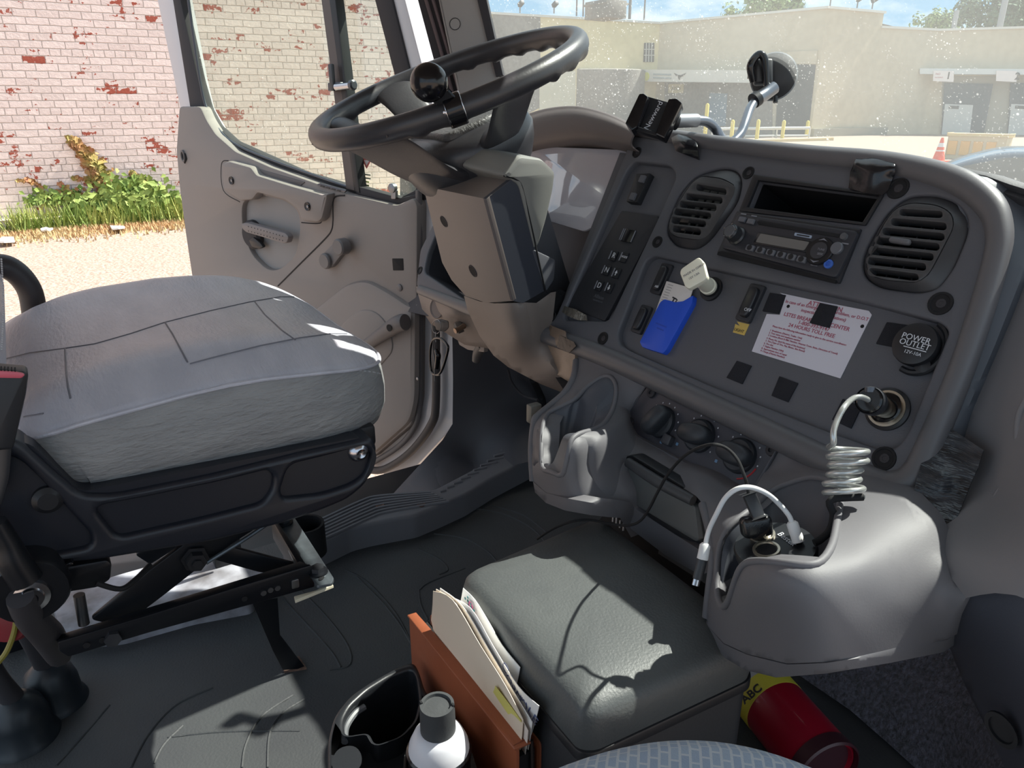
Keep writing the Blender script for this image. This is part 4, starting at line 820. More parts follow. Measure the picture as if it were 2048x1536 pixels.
Rc = yk([(1500, 985, .63), (1480, 1005, .60), (1440, 1030, .575), (1427, 1080, .555), (1420, 1180, .535), (1414, 1240, .535), (1446, 1214, .505), (1432, 1300, .515), (1462, 1190, .49), (1480, 1140, .48), (1489, 1340, .495), (1520, 1122, .475), (1552, 1355, .485), (1577, 1127, .475), (1625, 1130, .485), (1653, 1347, .49), (1655, 1230, .482), (1530, 1240, .478), (1700, 960, .66), (1690, 1010, .615), (1680, 1090, .535), (1730, 1120, .535), (1720, 1200, .515), (1730, 1300, .52), (1800, 1010, .64), (1800, 1070, .60), (1805, 1130, .575), (1805, 1210, .56), (1811, 1315, .575), (1850, 1045, .635), (1872, 1100, .625), (1900, 1160, .612), (1932, 1196, .605), (1888, 1300, .635), (1870, 1200, .60), (1630, 950, .67), (1560, 985, .65)])
full = [(1130, 700), (1216, 712), (1360, 778), (1500, 843), (1640, 909), (1745, 958), (1800, 985), (1850, 1040), (1872, 1090), (1878, 1112), (1896, 1148), (1932, 1196), (1908, 1236), (1895, 1278),
        (1780, 1305), (1653, 1324), (1574, 1327), (1495, 1308), (1447, 1286), (1416, 1252), (1412, 1235), (1418, 1180), (1425, 1120), (1420, 1070), (1404, 1010), (1390, 1000), (1395, 1100), (1400, 1150), (1330, 1110), (1262, 1058), (1240, 1012), (1215, 1008), (1180, 1004), (1130, 995), (1092, 985), (1066, 962), (1063, 900), (1068, 845), (1076, 832), (1105, 808), (1130, 785), (1147, 755), (1152, 725)]
binh = [(1248, 915), (1262, 912), (1392, 992), (1408, 1010), (1412, 1095), (1396, 1098), (1262, 1012)]
con = relief('console', full, deckc + Lc + Rc, KC, dash, holes=[hv, wellL, wellR, binh], step=11, thick=(0, .03, -.004), lam=6e-3)
# lower lip of each pod
def lip(nm, top, bot, cz=.372):
    T = [U(a, b, z=cz) for a, b in top]
    rows = [T, [p + Vector((0, .002, -.004)) for p in T], [U(a, b, z=cz - .02) for a, b in bot], [U(a, b, z=cz - .02) + Vector((0, .05, 0)) for a, b in bot]]
    return grid(nm, rows, KC, dash, 4)
tb = [(1066, 963), (1092, 986), (1130, 996), (1180, 1005), (1215, 1009), (1240, 1014), (1262, 1060)]; bb = [(1070, 985), (1092, 1006), (1130, 1021), (1180, 1030), (1215, 1034), (1240, 1036), (1262, 1075)]
def lip2(top, bot, ctrl):
    bnd = top + bot[::-1]; return relief('console_lip', bnd, ctrl, KC, dash, step=10, thick=(0, .02, 0))
lip2(tb, bb, yk([(1066, 963, .545), (1092, 986, .52), (1130, 996, .502), (1180, 1005, .515), (1240, 1014, .565), (1262, 1060, .60), (1070, 985, .545), (1092, 1006, .525), (1130, 1021, .507), (1180, 1030, .52), (1240, 1036, .568), (1262, 1075, .60)]))
tb = [(1413, 1240), (1417, 1254), (1447, 1288), (1495, 1310), (1574, 1329), (1653, 1326), (1780, 1307), (1894, 1280)]; bb = [(1413, 1262), (1420, 1284), (1450, 1316), (1490, 1340), (1552, 1355), (1653, 1347), (1780, 1326), (1888, 1304)]
lip2(tb, bb, yk([(1413, 1240, .532), (1417, 1254, .53), (1447, 1288, .51), (1495, 1310, .492), (1574, 1329, .483), (1653, 1326, .487), (1780, 1307, .55), (1894, 1280, .633), (1413, 1262, .535), (1420, 1284, .532), (1450, 1316, .515), (1490, 1340, .497), (1552, 1355, .489), (1653, 1347, .491), (1780, 1326, .555), (1888, 1304, .638)]))
# cup wells
allc = deckc + Lc + Rc; ff = tps([(c[0], c[1], invt(*c)) for c in allc], 6e-3)
def P3(a, b): return CAM + ray(a, b) * (1 / float(ff([(a, b)])[0]))
def well(loop, cen, r, zb, nm='cup_well'):
    T = [P3(a, b) for a, b in loop]; n = len(T); cx = Vector((cen[0], cen[1], 0))
    # follow the rim round to the nearest side of the round cup
    def cp(p, z, rr): d = Vector((p.x - cx.x, p.y - cx.y, 0)); d = d.normalized() if d.length > 1e-5 else Vector((1, 0, 0)); return Vector((cx.x, cx.y, z)) + d * rr
    ang = [math.atan2(p.y - cx.y, p.x - cx.x) for p in T]; un = [ang[0]]
    for a in ang[1:]:
        d = (a - un[-1] + math.pi) % (2 * math.pi) - math.pi; un.append(un[-1] + d)
    tot = 2 * math.pi * (1 if un[-1] > un[0] else -1); ev = [un[0] + tot * k / n for k in range(n)]
    mid = []; bot = []; flo = []
    for p, a, e in zip(T, un, ev):
        aa = a * .5 + e * .5; d = Vector((math.cos(aa), math.sin(aa), 0)); c1 = Vector((cx.x, cx.y, 0))
        zb2 = min(p.z - .004, zb + .012)
        mid.append((p * .45 + (c1 + d * r + UPV * (zb * .3 + p.z * .7)) * .55)); bot.append(c1 + d * r + UPV * (zb + .004)); flo.append(c1 + d * r * .86 + UPV * zb)
    rows = [T, mid, bot, flo]
    bm = bmesh.new(); RR = [[bm.verts.new(v) for v in catp(r_, 3, True)] for r_ in rows]; m = len(RR[0])
    for X, Y in zip(RR, RR[1:]):
        for k in range(m): bm.faces.new((X[k], X[(k + 1) % m], Y[(k + 1) % m], Y[k]))
    bm.faces.new(RR[-1])
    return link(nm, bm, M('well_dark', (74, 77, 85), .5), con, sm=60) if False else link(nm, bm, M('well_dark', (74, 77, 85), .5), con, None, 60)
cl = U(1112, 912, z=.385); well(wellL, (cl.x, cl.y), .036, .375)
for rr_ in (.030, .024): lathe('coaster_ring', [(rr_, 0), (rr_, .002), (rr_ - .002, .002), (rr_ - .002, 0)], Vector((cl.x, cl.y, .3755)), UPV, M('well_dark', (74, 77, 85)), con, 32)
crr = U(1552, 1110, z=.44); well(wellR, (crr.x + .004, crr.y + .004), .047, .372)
# rounded rims on the pod openings
def rim(loop, r, off=(0, 0)): return tubebm([P3(a, b) for a, b in loop], r, 10, 3, closed=True)
for lp in (wellL, wellR): link('pod_rim', rim(lp, .0035), KC, con, None, 60)
b = tubebm([P3(a, b) + Vector((0, .001, 0)) for a, b in [(1152, 722), (1147, 755), (1130, 785), (1105, 808), (1076, 832), (1068, 845), (1063, 900), (1066, 962)]], .006, 12, 4)
link('console_edge', b, KC, con, None, 60)
b = tubebm([P3(a, b) + Vector((0, .001, 0)) for a, b in [(1404, 1010), (1420, 1070), (1425, 1120), (1418, 1180), (1412, 1235)]], .005, 12, 4)
link('console_edge', b, KC, con, None, 60)
# HVAC control panel
H = Pl(D.w(0, 0, -.012), D.n, (1, 0, 0))
hp = link('climate_panel', prism(H, rnd(H.P([(1290, 758), (1572, 882), (1520, 985), (1500, 1000), (1460, 988), (1230, 860)]), .006), -.01, 0, bev=.001), M('climate_black', (60, 60, 68), .5, bump=.3, bs=700, bd=.0002), dash)
b = tubebm([U(a, c, pl=D, h=-.006) for a, c in hv], .0028, 8, 3, closed=True, smooth=False); link('panel_rim', b, PLD, hp, None, 60)
KN = M('knob_black', (50, 54, 60), .5, bump=.5, bs=300, c2=(42, 45, 50), vs=60, bd=.0003)
for px, py, an in ((1313, 840, 1.15), (1390, 868, .2), (1470, 908, .05)):
    c = H.uv(px, py, .012); o = H.w(c.x, c.y, 0)
    kn = lathe('climate_knob', [(.0225, 0), (.022, .006), (.019, .009), (0, .009)], o, H.n, KN, hp, 32)
    L = Pl(o, H.n, H.u * math.cos(an) + H.v * math.sin(an)); n = 28
    prof = [(1.0, .008), (1.0, .016), (.93, .022), (.75, .0255), (0.02, .0265)]; bm = bmesh.new(); rg = []
    for s, h in prof: rg.append([bm.verts.new(L.w(.0235 * s * math.copysign(abs(math.cos(a)) ** .8, math.cos(a)), .0135 * s * math.copysign(abs(math.sin(a)) ** .8, math.sin(a)), h)) for a in [2 * math.pi * k / n for k in range(n)]])
    for X, Y in zip(rg, rg[1:]):
        for k in range(n): bm.faces.new((X[k], X[(k + 1) % n], Y[(k + 1) % n], Y[k]))
    bm.faces.new(rg[-1]); link('knob_grip', bm, KN, kn, None, 60)
    for a in [-.5 + .42 * k for k in range(9)]:
        q = c + Vector((math.cos(a), math.sin(a))) * .0275; vq = link('dial_mark', prism(H, [q + Vector(v) for v in ((-.0007, -.001), (.0007, -.001), (.0007, .001), (-.0007, .001))], 0, .0004, bev=0), WIK, hp, smooth=0)
c = H.uv(1470, 908, .01)
tube('red_arc', [H.w(c.x + .029 * math.cos(a), c.y + .029 * math.sin(a), .0004) for a in [-1.2, -.95, -.7, -.45, -.2]], .0011, M('dial_red', (176, 50, 56), .5), hp, 6, label='red temperature arc')
for px, py in ((1322, 884), (1354, 888), (1432, 922)): vrect(H, px, py, .004, .004, 0, .0004, M('dial_blue', (104, 140, 176), .5), hp, 'dial_symbol', .001, 0)
vrect(H, 1331, 878, .0155, .0145, 0, .009, M('button_grey', (62, 64, 70), .5), hp, 'climate_button', .003, .002)
for px, py in ((1304, 786), (1260, 845), (1544, 901), (1489, 982)):
    w = lathe('screw', [(.0075, 0), (.007, .003), (.0045, .004), (.003, .004), (.0025, .0015), (0, .0015)], H.w(*H.uv(px, py), 0), H.n, SEAL, hp, 18)
# ash tray / bin in the middle of the console
BN = Pl(U(1325, 960, y=.612), (0, -1, .12), (1, 0, 0))
bn = slab('bin', BN, [(1248, 914), (1262, 909), (1392, 988), (1412, 1006), (1416, 1096), (1398, 1102), (1262, 1014)], -.02, .0, BLK, dash, r=.006, bev=.003)
slab('bin_door', BN, [(1253, 934), (1390, 1012), (1398, 1080), (1392, 1085), (1262, 1006)], 0, .009, M('bin_grey', (84, 86, 86), .5, bump=.3, bs=400, bd=.0002), bn, r=.003, bev=.003)
tube('bin_handle', [BN.w(*BN.uv(1254, 925, .012), .01), BN.w(*BN.uv(1320, 965, .012), .013), BN.w(*BN.uv(1384, 1002, .012), .01)], [.0065, .0075, .0065], M('handle_grey', (66, 67, 70), .45), bn, 12)
# underside skirt between the pods with velcro strip
UD = Pl(U(1330, 1080, y=.64), (0, -1, .1), (1, 0, 0))
sk = slab('under_panel', UD, [(1225, 1010), (1420, 1095), (1425, 1250), (1300, 1200), (1180, 1060)], -.01, 0, MBK, dash, r=0, bev=0)
slab('fastener_strip', UD, [(1320, 1086), (1396, 1122), (1420, 1150), (1424, 1176), (1316, 1107)], 0, .003, M('velcro_grey', (92, 92, 92), .95, bump=1, bs=1500, bd=.001), sk, r=0, bev=0)
b = bmesh.new()
for k in range(7): boxbm(U(1226 + 7 * k, 1036 + 6 * (k % 4), y=.63), ((1, -.3, .4), (0, 1, 0), (0, 0, 1)), (.003, .002, .012), 0, bm=b)
link('loom_clips', b, M('clip_white', (200, 200, 200), .6), sk)
# dark closing panel at the right (below the glove side)
cp_ = relief('closing_panel', [(1932, 1196), (1960, 1188), (1995, 1185), (2040, 1192), (2120, 1215), (2120, 1600), (2040, 1600), (2010, 1536), (1965, 1440), (1925, 1360), (1897, 1290), (1908, 1238)],
    yk([(1932, 1196, .62), (2120, 1215, .60), (1995, 1185, .61), (1897, 1290, .66), (1965, 1440, .67), (2040, 1600, .62), (2120, 1600, .58), (2040, 1300, .60)]), M('closing_dark', (66, 68, 77), .6, bump=.3, bs=500), dash, thick=(0, .02, 0))
q = U(2004, 1458, y=.62); lathe('panel_plug', [(.016, 0), (.016, .003), (.012, .003), (.011, -.002), (0, -.002)], q, (.1, -1, .1), BLK, dash, 24, sx=.7)
# knee panel left of the column
kn = relief('knee_panel', [(832, 573), (880, 582), (930, 600), (960, 625), (985, 700), (968, 695), (930, 690), (895, 668), (862, 648), (846, 625)],
    yk([(832, 573, .74), (930, 600, .73), (846, 625, .76), (895, 668, .78), (968, 695, .78), (985, 700, .78), (960, 625, .73), (905, 625, .70)]), M('knee_tan', (128, 118, 112), .55, bump=.2, bs=600, bd=.0002), dash, thick=(0, .03, 0))
kp_ = Pl(U(905, 640, y=.735), (.1, -.95, .1), (1, 0, .1))
lathe('knee_dimple', [(.024, -.0), (.022, .002), (.017, -.001), (0, -.004)], U(874, 616, y=.72), (.2, -1, .2), M('knee_shadow', (108, 98, 94), .6), kn, 24)
slab('panel_label', kp_, [(903, 610), (928, 614), (937, 645), (911, 640)], .010, .012, M('label_white', (226, 218, 208), .6), kn, r=.001, bev=0)
for k in range(5): slab('label_print', kp_, [(909 + 1.2 * k, 616 + 5 * k), (925 + 1.2 * k, 618.6 + 5 * k), (925 + 1.2 * k, 620 + 5 * k), (909 + 1.2 * k, 617.6 + 5 * k)], .012, .0125, M('label_ink', (150, 130, 130)), kn, r=0, bev=0)
ig = lathe('ignition', [(.013, 0), (.013, .012), (.009, .016), (0, .016)], U(924, 652, y=.73), (-.3, -.9, -.3), M('ignition_grey', (96, 88, 82), .5), kn, 20)
tube('tilt_lever', [U(928, 652, y=.715), U(918, 658, y=.70), U(910, 662, y=.69)], [.006, .005, .006], M('lever_brass', (150, 124, 104), .4, .5), kn, 10)
tube('hood_release', [U(966, 690, y=.80), U(956, 705, y=.80), U(952, 722, y=.80)], [.013, .012, .009], M('release_grey', (90, 86, 84), .5), kn, 10)
slab('lower_shield', Pl(U(930, 690, y=.80), (0, -1, 0), (1, 0, 0)), [(912, 672), (968, 692), (968, 705), (935, 700), (918, 690)], 0, .01, M('knee_tan', (128, 118, 112)), kn, r=.004, bev=.002)
slab('recess_glass', D, [(872, 500), (900, 470), (905, 545), (866, 532)], -.09, -.08, M('recess_grey', (120, 118, 124), .5), dash, r=.004, bev=.001)
# ================================================================ STEERING COLUMN AND WHEEL
WC = Vector((-1.101, .5926, .88)); TAU = .368
e1 = Vector((1, 0, 0)); e2 = Vector((0, math.cos(TAU), math.sin(TAU))); wn_ = e1.cross(e2)
def wp(a, r, h=0): a = math.radians(a); return WC + (e1 * math.cos(a) + e2 * math.sin(a)) * r + wn_ * h
colm = thing('steering_column', 'grey plastic steering column shroud below the wheel', 'steering column', WC - wn_ * .16)
CT = M('column_tan', (128, 118, 112), .5, bump=.2, bs=600, bd=.0002)
m_ = Vector((0, -math.cos(TAU), -math.sin(TAU)))
FPn = Pl(WC - wn_ * .17 + m_ * .095, m_, (1, 0, 0))
cT, cB = U(972, 398, pl=FPn), U(1026, 602, pl=FPn)
RP = Pl(cT, (cB - cT).cross(Vector((-.12, math.cos(TAU), math.sin(TAU)))), (0, 1, 0))
if RP.n.dot(CAM - cT) < 0: RP = Pl(cT, -RP.n, (0, 1, 0))
ft = [U(a, b, pl=FPn) for a, b in ((846, 372), (884, 525), (903, 560), (931, 592), (972, 606))]
rg = [U(a, b, pl=RP) for a, b in ((1040, 345), (1068, 500), (1088, 582), (1046, 606))]
bk = [p + Vector((0, .13, .04)) for p in (ft[0], ft[1], ft[2], ft[3])]
vs = [ft[0], cT, cB, ft[4], ft[3], ft[2], ft[1]] + [rg[0], rg[1], rg[2], rg[3]] + bk
mesh('shroud_side', [cT, cB] + rg + [p - RP.n * .02 for p in rg[:3]], [[0, 2, 3, 4, 5, 1]], M('shroud_dark', (58, 61, 70), .5, bump=.2, bs=600, bd=.0002), colm, thick=-RP.n * .006)
mesh('column_shroud', vs, [[0, 1, 2, 3, 4, 5, 6], [0, 11, 7, 1], [0, 6, 12, 11], [6, 5, 13, 12], [5, 4, 14, 13]], CT, colm, bev=.007, seg=4, thick=(0, .006, .003))
link('column_core', boxbm(WC - wn_ * .30 + e2 * .02 + e1 * .0, (e1, e2, wn_), (.12, .12, .30), .01), PLD, colm)
slab('stalk_cover', RP, [(1006, 352), (1041, 312), (1088, 318), (1114, 343), (1110, 378), (1096, 440), (1080, 492), (1070, 500), (1038, 372)], -.09, .004, M('stalk_grey', (124, 124, 120), .5, bump=.2, bs=600, bd=.0002), colm, r=.008, bev=.009)
slab('shroud_side', RP, [(1070, 500), (1112, 520), (1109, 560), (1092, 586), (1064, 500)], -.05, .001, PLD, colm, r=.004, bev=.003)
tube('shroud_seam', [U(a, b, pl=RP, h=.002) for a, b in ((1008, 352), (1030, 358), (1044, 372), (1060, 440), (1073, 500), (1092, 586))], .0014, MBK, colm, 6)
for px, py, r in ((888, 443, .0085), (946, 542, .0095)):
    w = lathe('screw_well', [(r * 1.2, -.001), (r * 1.15, .001), (r, .001), (r * .9, -.001), (0, -.001)], U(px, py, pl=FPn), m_, SEAL, colm, 22); lathe('well_floor', [(r * .92, .0002), (r * .9, .0007), (0, .0007)], U(px, py, pl=FPn), m_, MBK, w, 20)
relief('lower_cover', [(928, 592), (960, 603), (990, 607), (1030, 606), (1070, 608), (1102, 585), (1096, 640), (1094, 680), (1101, 728), (1120, 752), (1134, 772), (1131, 788), (1081, 768), (1016, 734), (987, 711), (958, 670), (935, 620)],
    [(928, 592, 'pl', (FPn, -.008)), (972, 612, 'pl', (FPn, -.004)), (1026, 616, 'pl', (FPn, -.004)), (1098, 590, 'pl', (RP, -.004)), (1040, 680, 'pl', (FPn, -.006)), (1094, 680, 'pl', (RP, -.01)), (958, 670, 'pl', (FPn, -.03)), (1016, 734, 'pl', (FPn, -.03)), (1131, 788, 'pl', (FPn, -.05)), (1110, 740, 'pl', (FPn, -.03))], CT, colm, thick=(0, .01, 0), step=10, bev=0)
relief('lower_boot', [(1102, 582), (1112, 588), (1095, 660), (1100, 715), (1124, 745), (1142, 765), (1134, 790), (1098, 735), (1088, 680), (1090, 640)], [(1102, 582, 'pl', (RP, -.01)), (1112, 588, 'pl', (RP, -.01)), (1142, 765, 'pl', (FPn, -.04)), (1098, 735, 'pl', (FPn, -.035)), (1088, 680, 'pl', (RP, -.012))], MBK, colm, step=10)
relief('dash_boot_cover', [(1090, 672), (1118, 670), (1150, 700), (1150, 740), (1138, 764), (1112, 748), (1100, 715)], yk([(1090, 672, .70), (1150, 700, .69), (1150, 740, .69), (1112, 748, .70)]), M('cover_tan', (150, 132, 116), .5, c2=(128, 112, 98), vs=30), colm, step=10)
# dark pedals and cables under the column
pd = thing('brake_pedal', 'black pedal arm hanging in the dark footwell', 'pedal', (-1.12, 1.1, .35))
tube('pedal_arm', [U(1066, 760, y=1.0), U(1085, 800, y=1.05), U(1100, 850, y=1.0), (-1.08, .98, .16)], .009, MBK, pd, 10)
box('pedal_pad', (-1.08, .97, .14), (.09, .02, .07), BLK, pd, ((1, 0, 0), (0, .9, .4), (0, -.4, .9)), .004)
tag(tube('cable', [U(1016, 738, y=.9), U(1024, 765, y=.92), U(1045, 790, y=.94), U(1075, 800, y=.96)], .003, SEAL, None, 8), 'thin black cable looping below the steering column', 'cable')

RM = M('wheel_rubber', (46, 47, 52), .38, bump=.35, bs=260, c2=(52, 52, 56), vs=20, bd=.0004, spec=.6)
wheel = thing('steering_wheel', 'black moulded steering wheel with finger grips under the rim', 'steering wheel', WC)
RR = .213
bm = bmesh.new(); ns, mm = 144, 18; rings = []
for i in range(ns):
    a = 360 * i / ns; d = (wp(a, 1) - WC); sc = .0022 * max(0, math.cos(math.radians(a) * 26)) if not (-22 < ((a + 180) % 360 - 180) < 14 or 165 < a < 200 or 262 < a < 312) else 0
    rings.append([bm.verts.new(WC + d * (RR + .0155 * math.cos(w)) + wn_ * ((.0165) * math.sin(w) - (sc if math.sin(w) < -.2 else 0) * 2)) for w in [2 * math.pi * k / mm for k in range(mm)]])
for i in range(ns):
    X, Y = rings[i], rings[(i + 1) % ns]
    for k in range(mm): bm.faces.new((X[k], X[(k + 1) % mm], Y[(k + 1) % mm], Y[k]))
link('rim', bm, RM, wheel, None, 60)
def spoke(a0, wr, wh, h1, r1=.07, dr=0, th=(.012, .012, .02)):
    bm = bmesh.new(); rg = []
    for k in range(13):
        s = k / 12; e = s * s * (3 - 2 * s); r = RR - .004 - (RR - r1) * s
        W_ = wr * (1 - s) ** 2 + wh * (1 - (1 - s) ** 2) + .0; tt = th[0] * (1 - s) + th[2] * s
        c = wp(a0 + dr * e, r, -.003 + h1 * e); q = math.radians(a0 + dr * e); t_ = -e1 * math.sin(q) + e2 * math.cos(q); rd = e1 * math.cos(q) + e2 * math.sin(q)
        nn = (wn_ * 1 + rd * (.6 * math.sin(s * math.pi))).normalized()
        rg.append([bm.verts.new(c + t_ * (W_ / 2) * math.cos(w) + nn * tt * math.sin(w)) for w in [2 * math.pi * j / 20 for j in range(20)]])
    for X, Y in zip(rg, rg[1:]):
        for j in range(20): bm.faces.new((X[j], X[(j + 1) % 20], Y[(j + 1) % 20], Y[j]))
    bm.faces.new(rg[0][::-1]); bm.faces.new(rg[-1]); return link('spoke', bm, RM, wheel, None, 60)
spoke(3, .085, .075, -.080, .095); spoke(180, .085, .06, -.080, .095); spoke(284, .19, .15, -.112, .07, 0, (.009, .01, .030)); spoke(228, .06, .10, -.10, .08, 8, (.008, .01, .028))
hub = lathe('hub', [(.0, -.058), (.075, -.059), (.094, -.063), (.108, -.074), (.114, -.09), (.110, -.112), (.100, -.135), (.090, -.150), (.080, -.158), (0, -.16)], WC, wn_, RM, wheel, 48, sm=60)
HPl = Pl(WC - wn_ * .059, wn_, (1, 0, 0))
link('horn_pad', prism(HPl, rnd([Vector(v) for v in ((-.070, -.065), (.070, -.065), (.080, .0), (.066, .06), (-.066, .06), (-.080, 0))], .02, 5), -.01, .008, bev=.007, bs=3), M('pad_leather', (84, 84, 84), .45, bump=1, bs=210, bd=.0016), wheel)
lathe('collar', [(.084, -.172), (.088, -.166), (.088, -.156), (.07, -.150), (0, -.150)], WC, wn_, MBK, wheel, 40)
# spinner knob clamped to the near rim
ks = thing('spinner_knob', 'glossy black ball spinner knob clamped to the steering wheel rim', 'knob', wp(333, RR, .02))
kc = wp(333, RR, 0); kd = (e1 * math.cos(math.radians(333)) + e2 * math.sin(math.radians(333))); kt = kd.cross(wn_)
bc = U(858, 165, t=(kc + wn_ * .05 - CAM).dot(f3)); br = 38 / F * (bc - CAM).dot(f3)
axk = (bc - kc).normalized()
lathe('ball', [(0.0001, -br)] + [(br * math.sin(t_), -br * math.cos(t_)) for t_ in [math.pi * k / 20 for k in range(1, 20)]] + [(0.0001, br)], bc, axk, BLG, ks, 36, sm=80)
lathe('stem', [(.012, -.004), (.009, .004), (.009, .02), (.011, .024)], bc - axk * (br + .018), axk, BLK, ks, 20)
cl_ = lathe('clamp', [(.0205, -.0115), (.0215, -.010), (.0215, .010), (.0205, .0115), (.0175, .0115), (.0175, -.0115)], kc, kt, BLG, ks, 32, sm=30)
for s in (-1, 1): tube('clamp_edge', [kc + kt * .0115 * s + (kd * math.cos(w) + wn_ * math.sin(w)) * .0205 for w in [2 * math.pi * k / 20 for k in range(20)]], .0007, CHR, cl_, 6, 2, closed=True)
lathe('clamp_bolt', [(.0035, 0), (.0035, .004), (.002, .005), (0, .005)], U(890, 225, t=(kc - CAM).dot(f3) - .015), (1, -.3, 0), CHR, cl_, 12)
box('clamp_nut', kc + axk * .0235 + kt * 0, (.024, .02, .01), BLG, cl_, (kt, kd, axk), .002)
# ================================================================ DRIVER SEAT
from mathutils.bvhtree import BVHTree
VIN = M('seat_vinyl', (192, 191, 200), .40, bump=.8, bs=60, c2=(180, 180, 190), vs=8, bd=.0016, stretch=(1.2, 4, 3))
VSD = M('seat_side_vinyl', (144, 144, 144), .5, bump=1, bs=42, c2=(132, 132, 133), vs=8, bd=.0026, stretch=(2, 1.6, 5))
seat = thing('driver_seat', 'grey vinyl driver seat on a black scissor base', 'seat', (-1.09, .1, 0))
SX, SY, HX, HY = -1.094, .157, .274, .226
def shape(a, s=1.0, hx=HX, hy=HY):
    ca, sa = math.cos(a), math.sin(a); ex = .50 if sa > 0 else .30
    return SX + hx * s * math.copysign(abs(ca) ** ex, ca), SY + hy * s * math.copysign(abs(sa) ** (ex if sa < 0 else .48), sa)
def ez(x, y):
    f = (y + .07) / .45
    return .532 + .030 * math.sin(max(0, min(1, f)) * math.pi) ** .8 * 1.0 + .014 * f * (1 - f)  + .004 * (SX - x) / HX
def tz_(x, y, s):
    u = (x - SX) / HX; dome = (1 - s ** 4)
    return ez(x, y) + dome * .020 + .011 * math.exp(-((abs(u) - .72) / .16) ** 2) * dome * 1.2 - .006 * math.exp(-(u / .4) ** 2)
n = 72; bm = bmesh.new(); bs = bmesh.new(); AN = [2 * math.pi * k / n for k in range(n)]
rings = []
for s in (1.0, .985, .955, .91, .85, .76, .65, .52, .38, .24, .1):
    L = []
    for a in AN:
        x, y = shape(a, s); z = ez(*shape(a)) * 0 + tz_(x, y, s) - (.004 if s == 1.0 else 0); L.append(bm.verts.new((x, y, z)))
    rings.append(L)
for X, Y in zip(rings, rings[1:]):
    for k in range(n): bm.faces.new((X[k], X[(k + 1) % n], Y[(k + 1) % n], Y[k]))
bm.faces.new(rings[-1]); top_bvh = BVHTree.FromBMesh(bm)
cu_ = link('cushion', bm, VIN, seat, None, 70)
rings = []
for s, f in ((1.0, 1.0), (1.012, .86), (1.022, .6), (1.018, .3), (.99, .06), (.95, 0)):
    L = []
    for a in AN:
        x, y = shape(a, s); xt, yt = shape(a); zt = tz_(xt, yt, 1.0) - .004; zb = .468 - .02 * (yt + .13) / .5; L.append(bs.verts.new((x, y + (.018 * (1 - f) if yt < .0 else 0) * (1 if abs(a) < 9 else 0), zb + (zt - zb) * f)))
    rings.append(L)
for X, Y in zip(rings, rings[1:]):
    for k in range(n): bs.faces.new((X[k], X[(k + 1) % n], Y[(k + 1) % n], Y[k]))
bs.faces.new(rings[-1]); side_bvh = BVHTree.FromBMesh(bs)
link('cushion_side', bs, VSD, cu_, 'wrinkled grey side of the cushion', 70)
tube('piping', [Vector((*shape(a, 1.004), tz_(*shape(a), 1.0) - .003)) for a in AN[::2]], .0024, VIN, cu_, 8, 3, closed=True)
def hit(px, py, bvh, off=.0006):
    d = ray(px, py).normalized(); r = bvh.ray_cast(CAM, d); return (r[0] + r[1] * off * (1 if r[1].dot(d) < 0 else -1)) if r[0] else None
SEM = M('seam', (112, 112, 120), .6)
for L in ([(12, 718), (60, 706), (130, 697), (190, 688), (260, 668), (330, 645), (420, 622), (500, 604), (560, 594), (602, 594)], [(380, 728), (440, 712), (520, 692), (600, 676), (660, 668), (700, 668)],
          [(330, 645), (345, 668), (362, 700), (378, 730)], [(130, 697), (132, 740), (136, 775), (142, 802)], [(509, 603), (530, 630), (565, 662), (596, 684)], [(48, 834), (95, 826)]):
    P = [hit(a + (c - a) * j / 6, b + (d_ - b) * j / 6, top_bvh, .0002) for (a, b), (c, d_) in zip(L, L[1:]) for j in range(6)]
    P = [p for p in P if p is not None]
    if len(P) > 2: tube('seam', P, .0011, SEM, cu_, 6, 1, smooth=False)
b = bmesh.new(); L = [(62, 874), (100, 848), (150, 815), (200, 790), (260, 767), (330, 749), (400, 740), (480, 733), (560, 729), (640, 727), (700, 729), (745, 735), (775, 742)]
for (a, c), (d_, e) in zip(L, L[1:]):
    m_k = max(1, int(math.hypot(d_ - a, e - c) / 8.5))
    for j in range(m_k):
        p, q = hit(a + (d_ - a) * j / m_k, c + (e - c) * j / m_k + 9, side_bvh), hit(a + (d_ - a) * (j + .5) / m_k, c + (e - c) * (j + .5) / m_k + 9, side_bvh)
        if p and q: tubebm([p, q], .0011, 6, 1, smooth=False, bm=b)
link('stitching', b, M('thread', (176, 176, 180), .6), cu_)
# backrest, only its front edge is in view
bq = U(20, 620, x=-.95)
bm = boxbm((-1.09, bq.y - .124, .86), ((1, 0, 0), (0, .985, .17), (0, -.17, .985)), (.50, .14, .62), .055, 6)
br_ = link('backrest', bm, VIN, seat, None, 60)
b = bmesh.new()
for k in range(40):
    p = U(3 + 4 * math.sin(k / 40 * 3.1), 520 + 4.6 * k, x=-.86); tubebm([p, p + Vector((0, 0, .0016))], .0008, 5, 1, smooth=False, bm=b)
link('stitching', b, M('thread', (176, 176, 180)), br_)
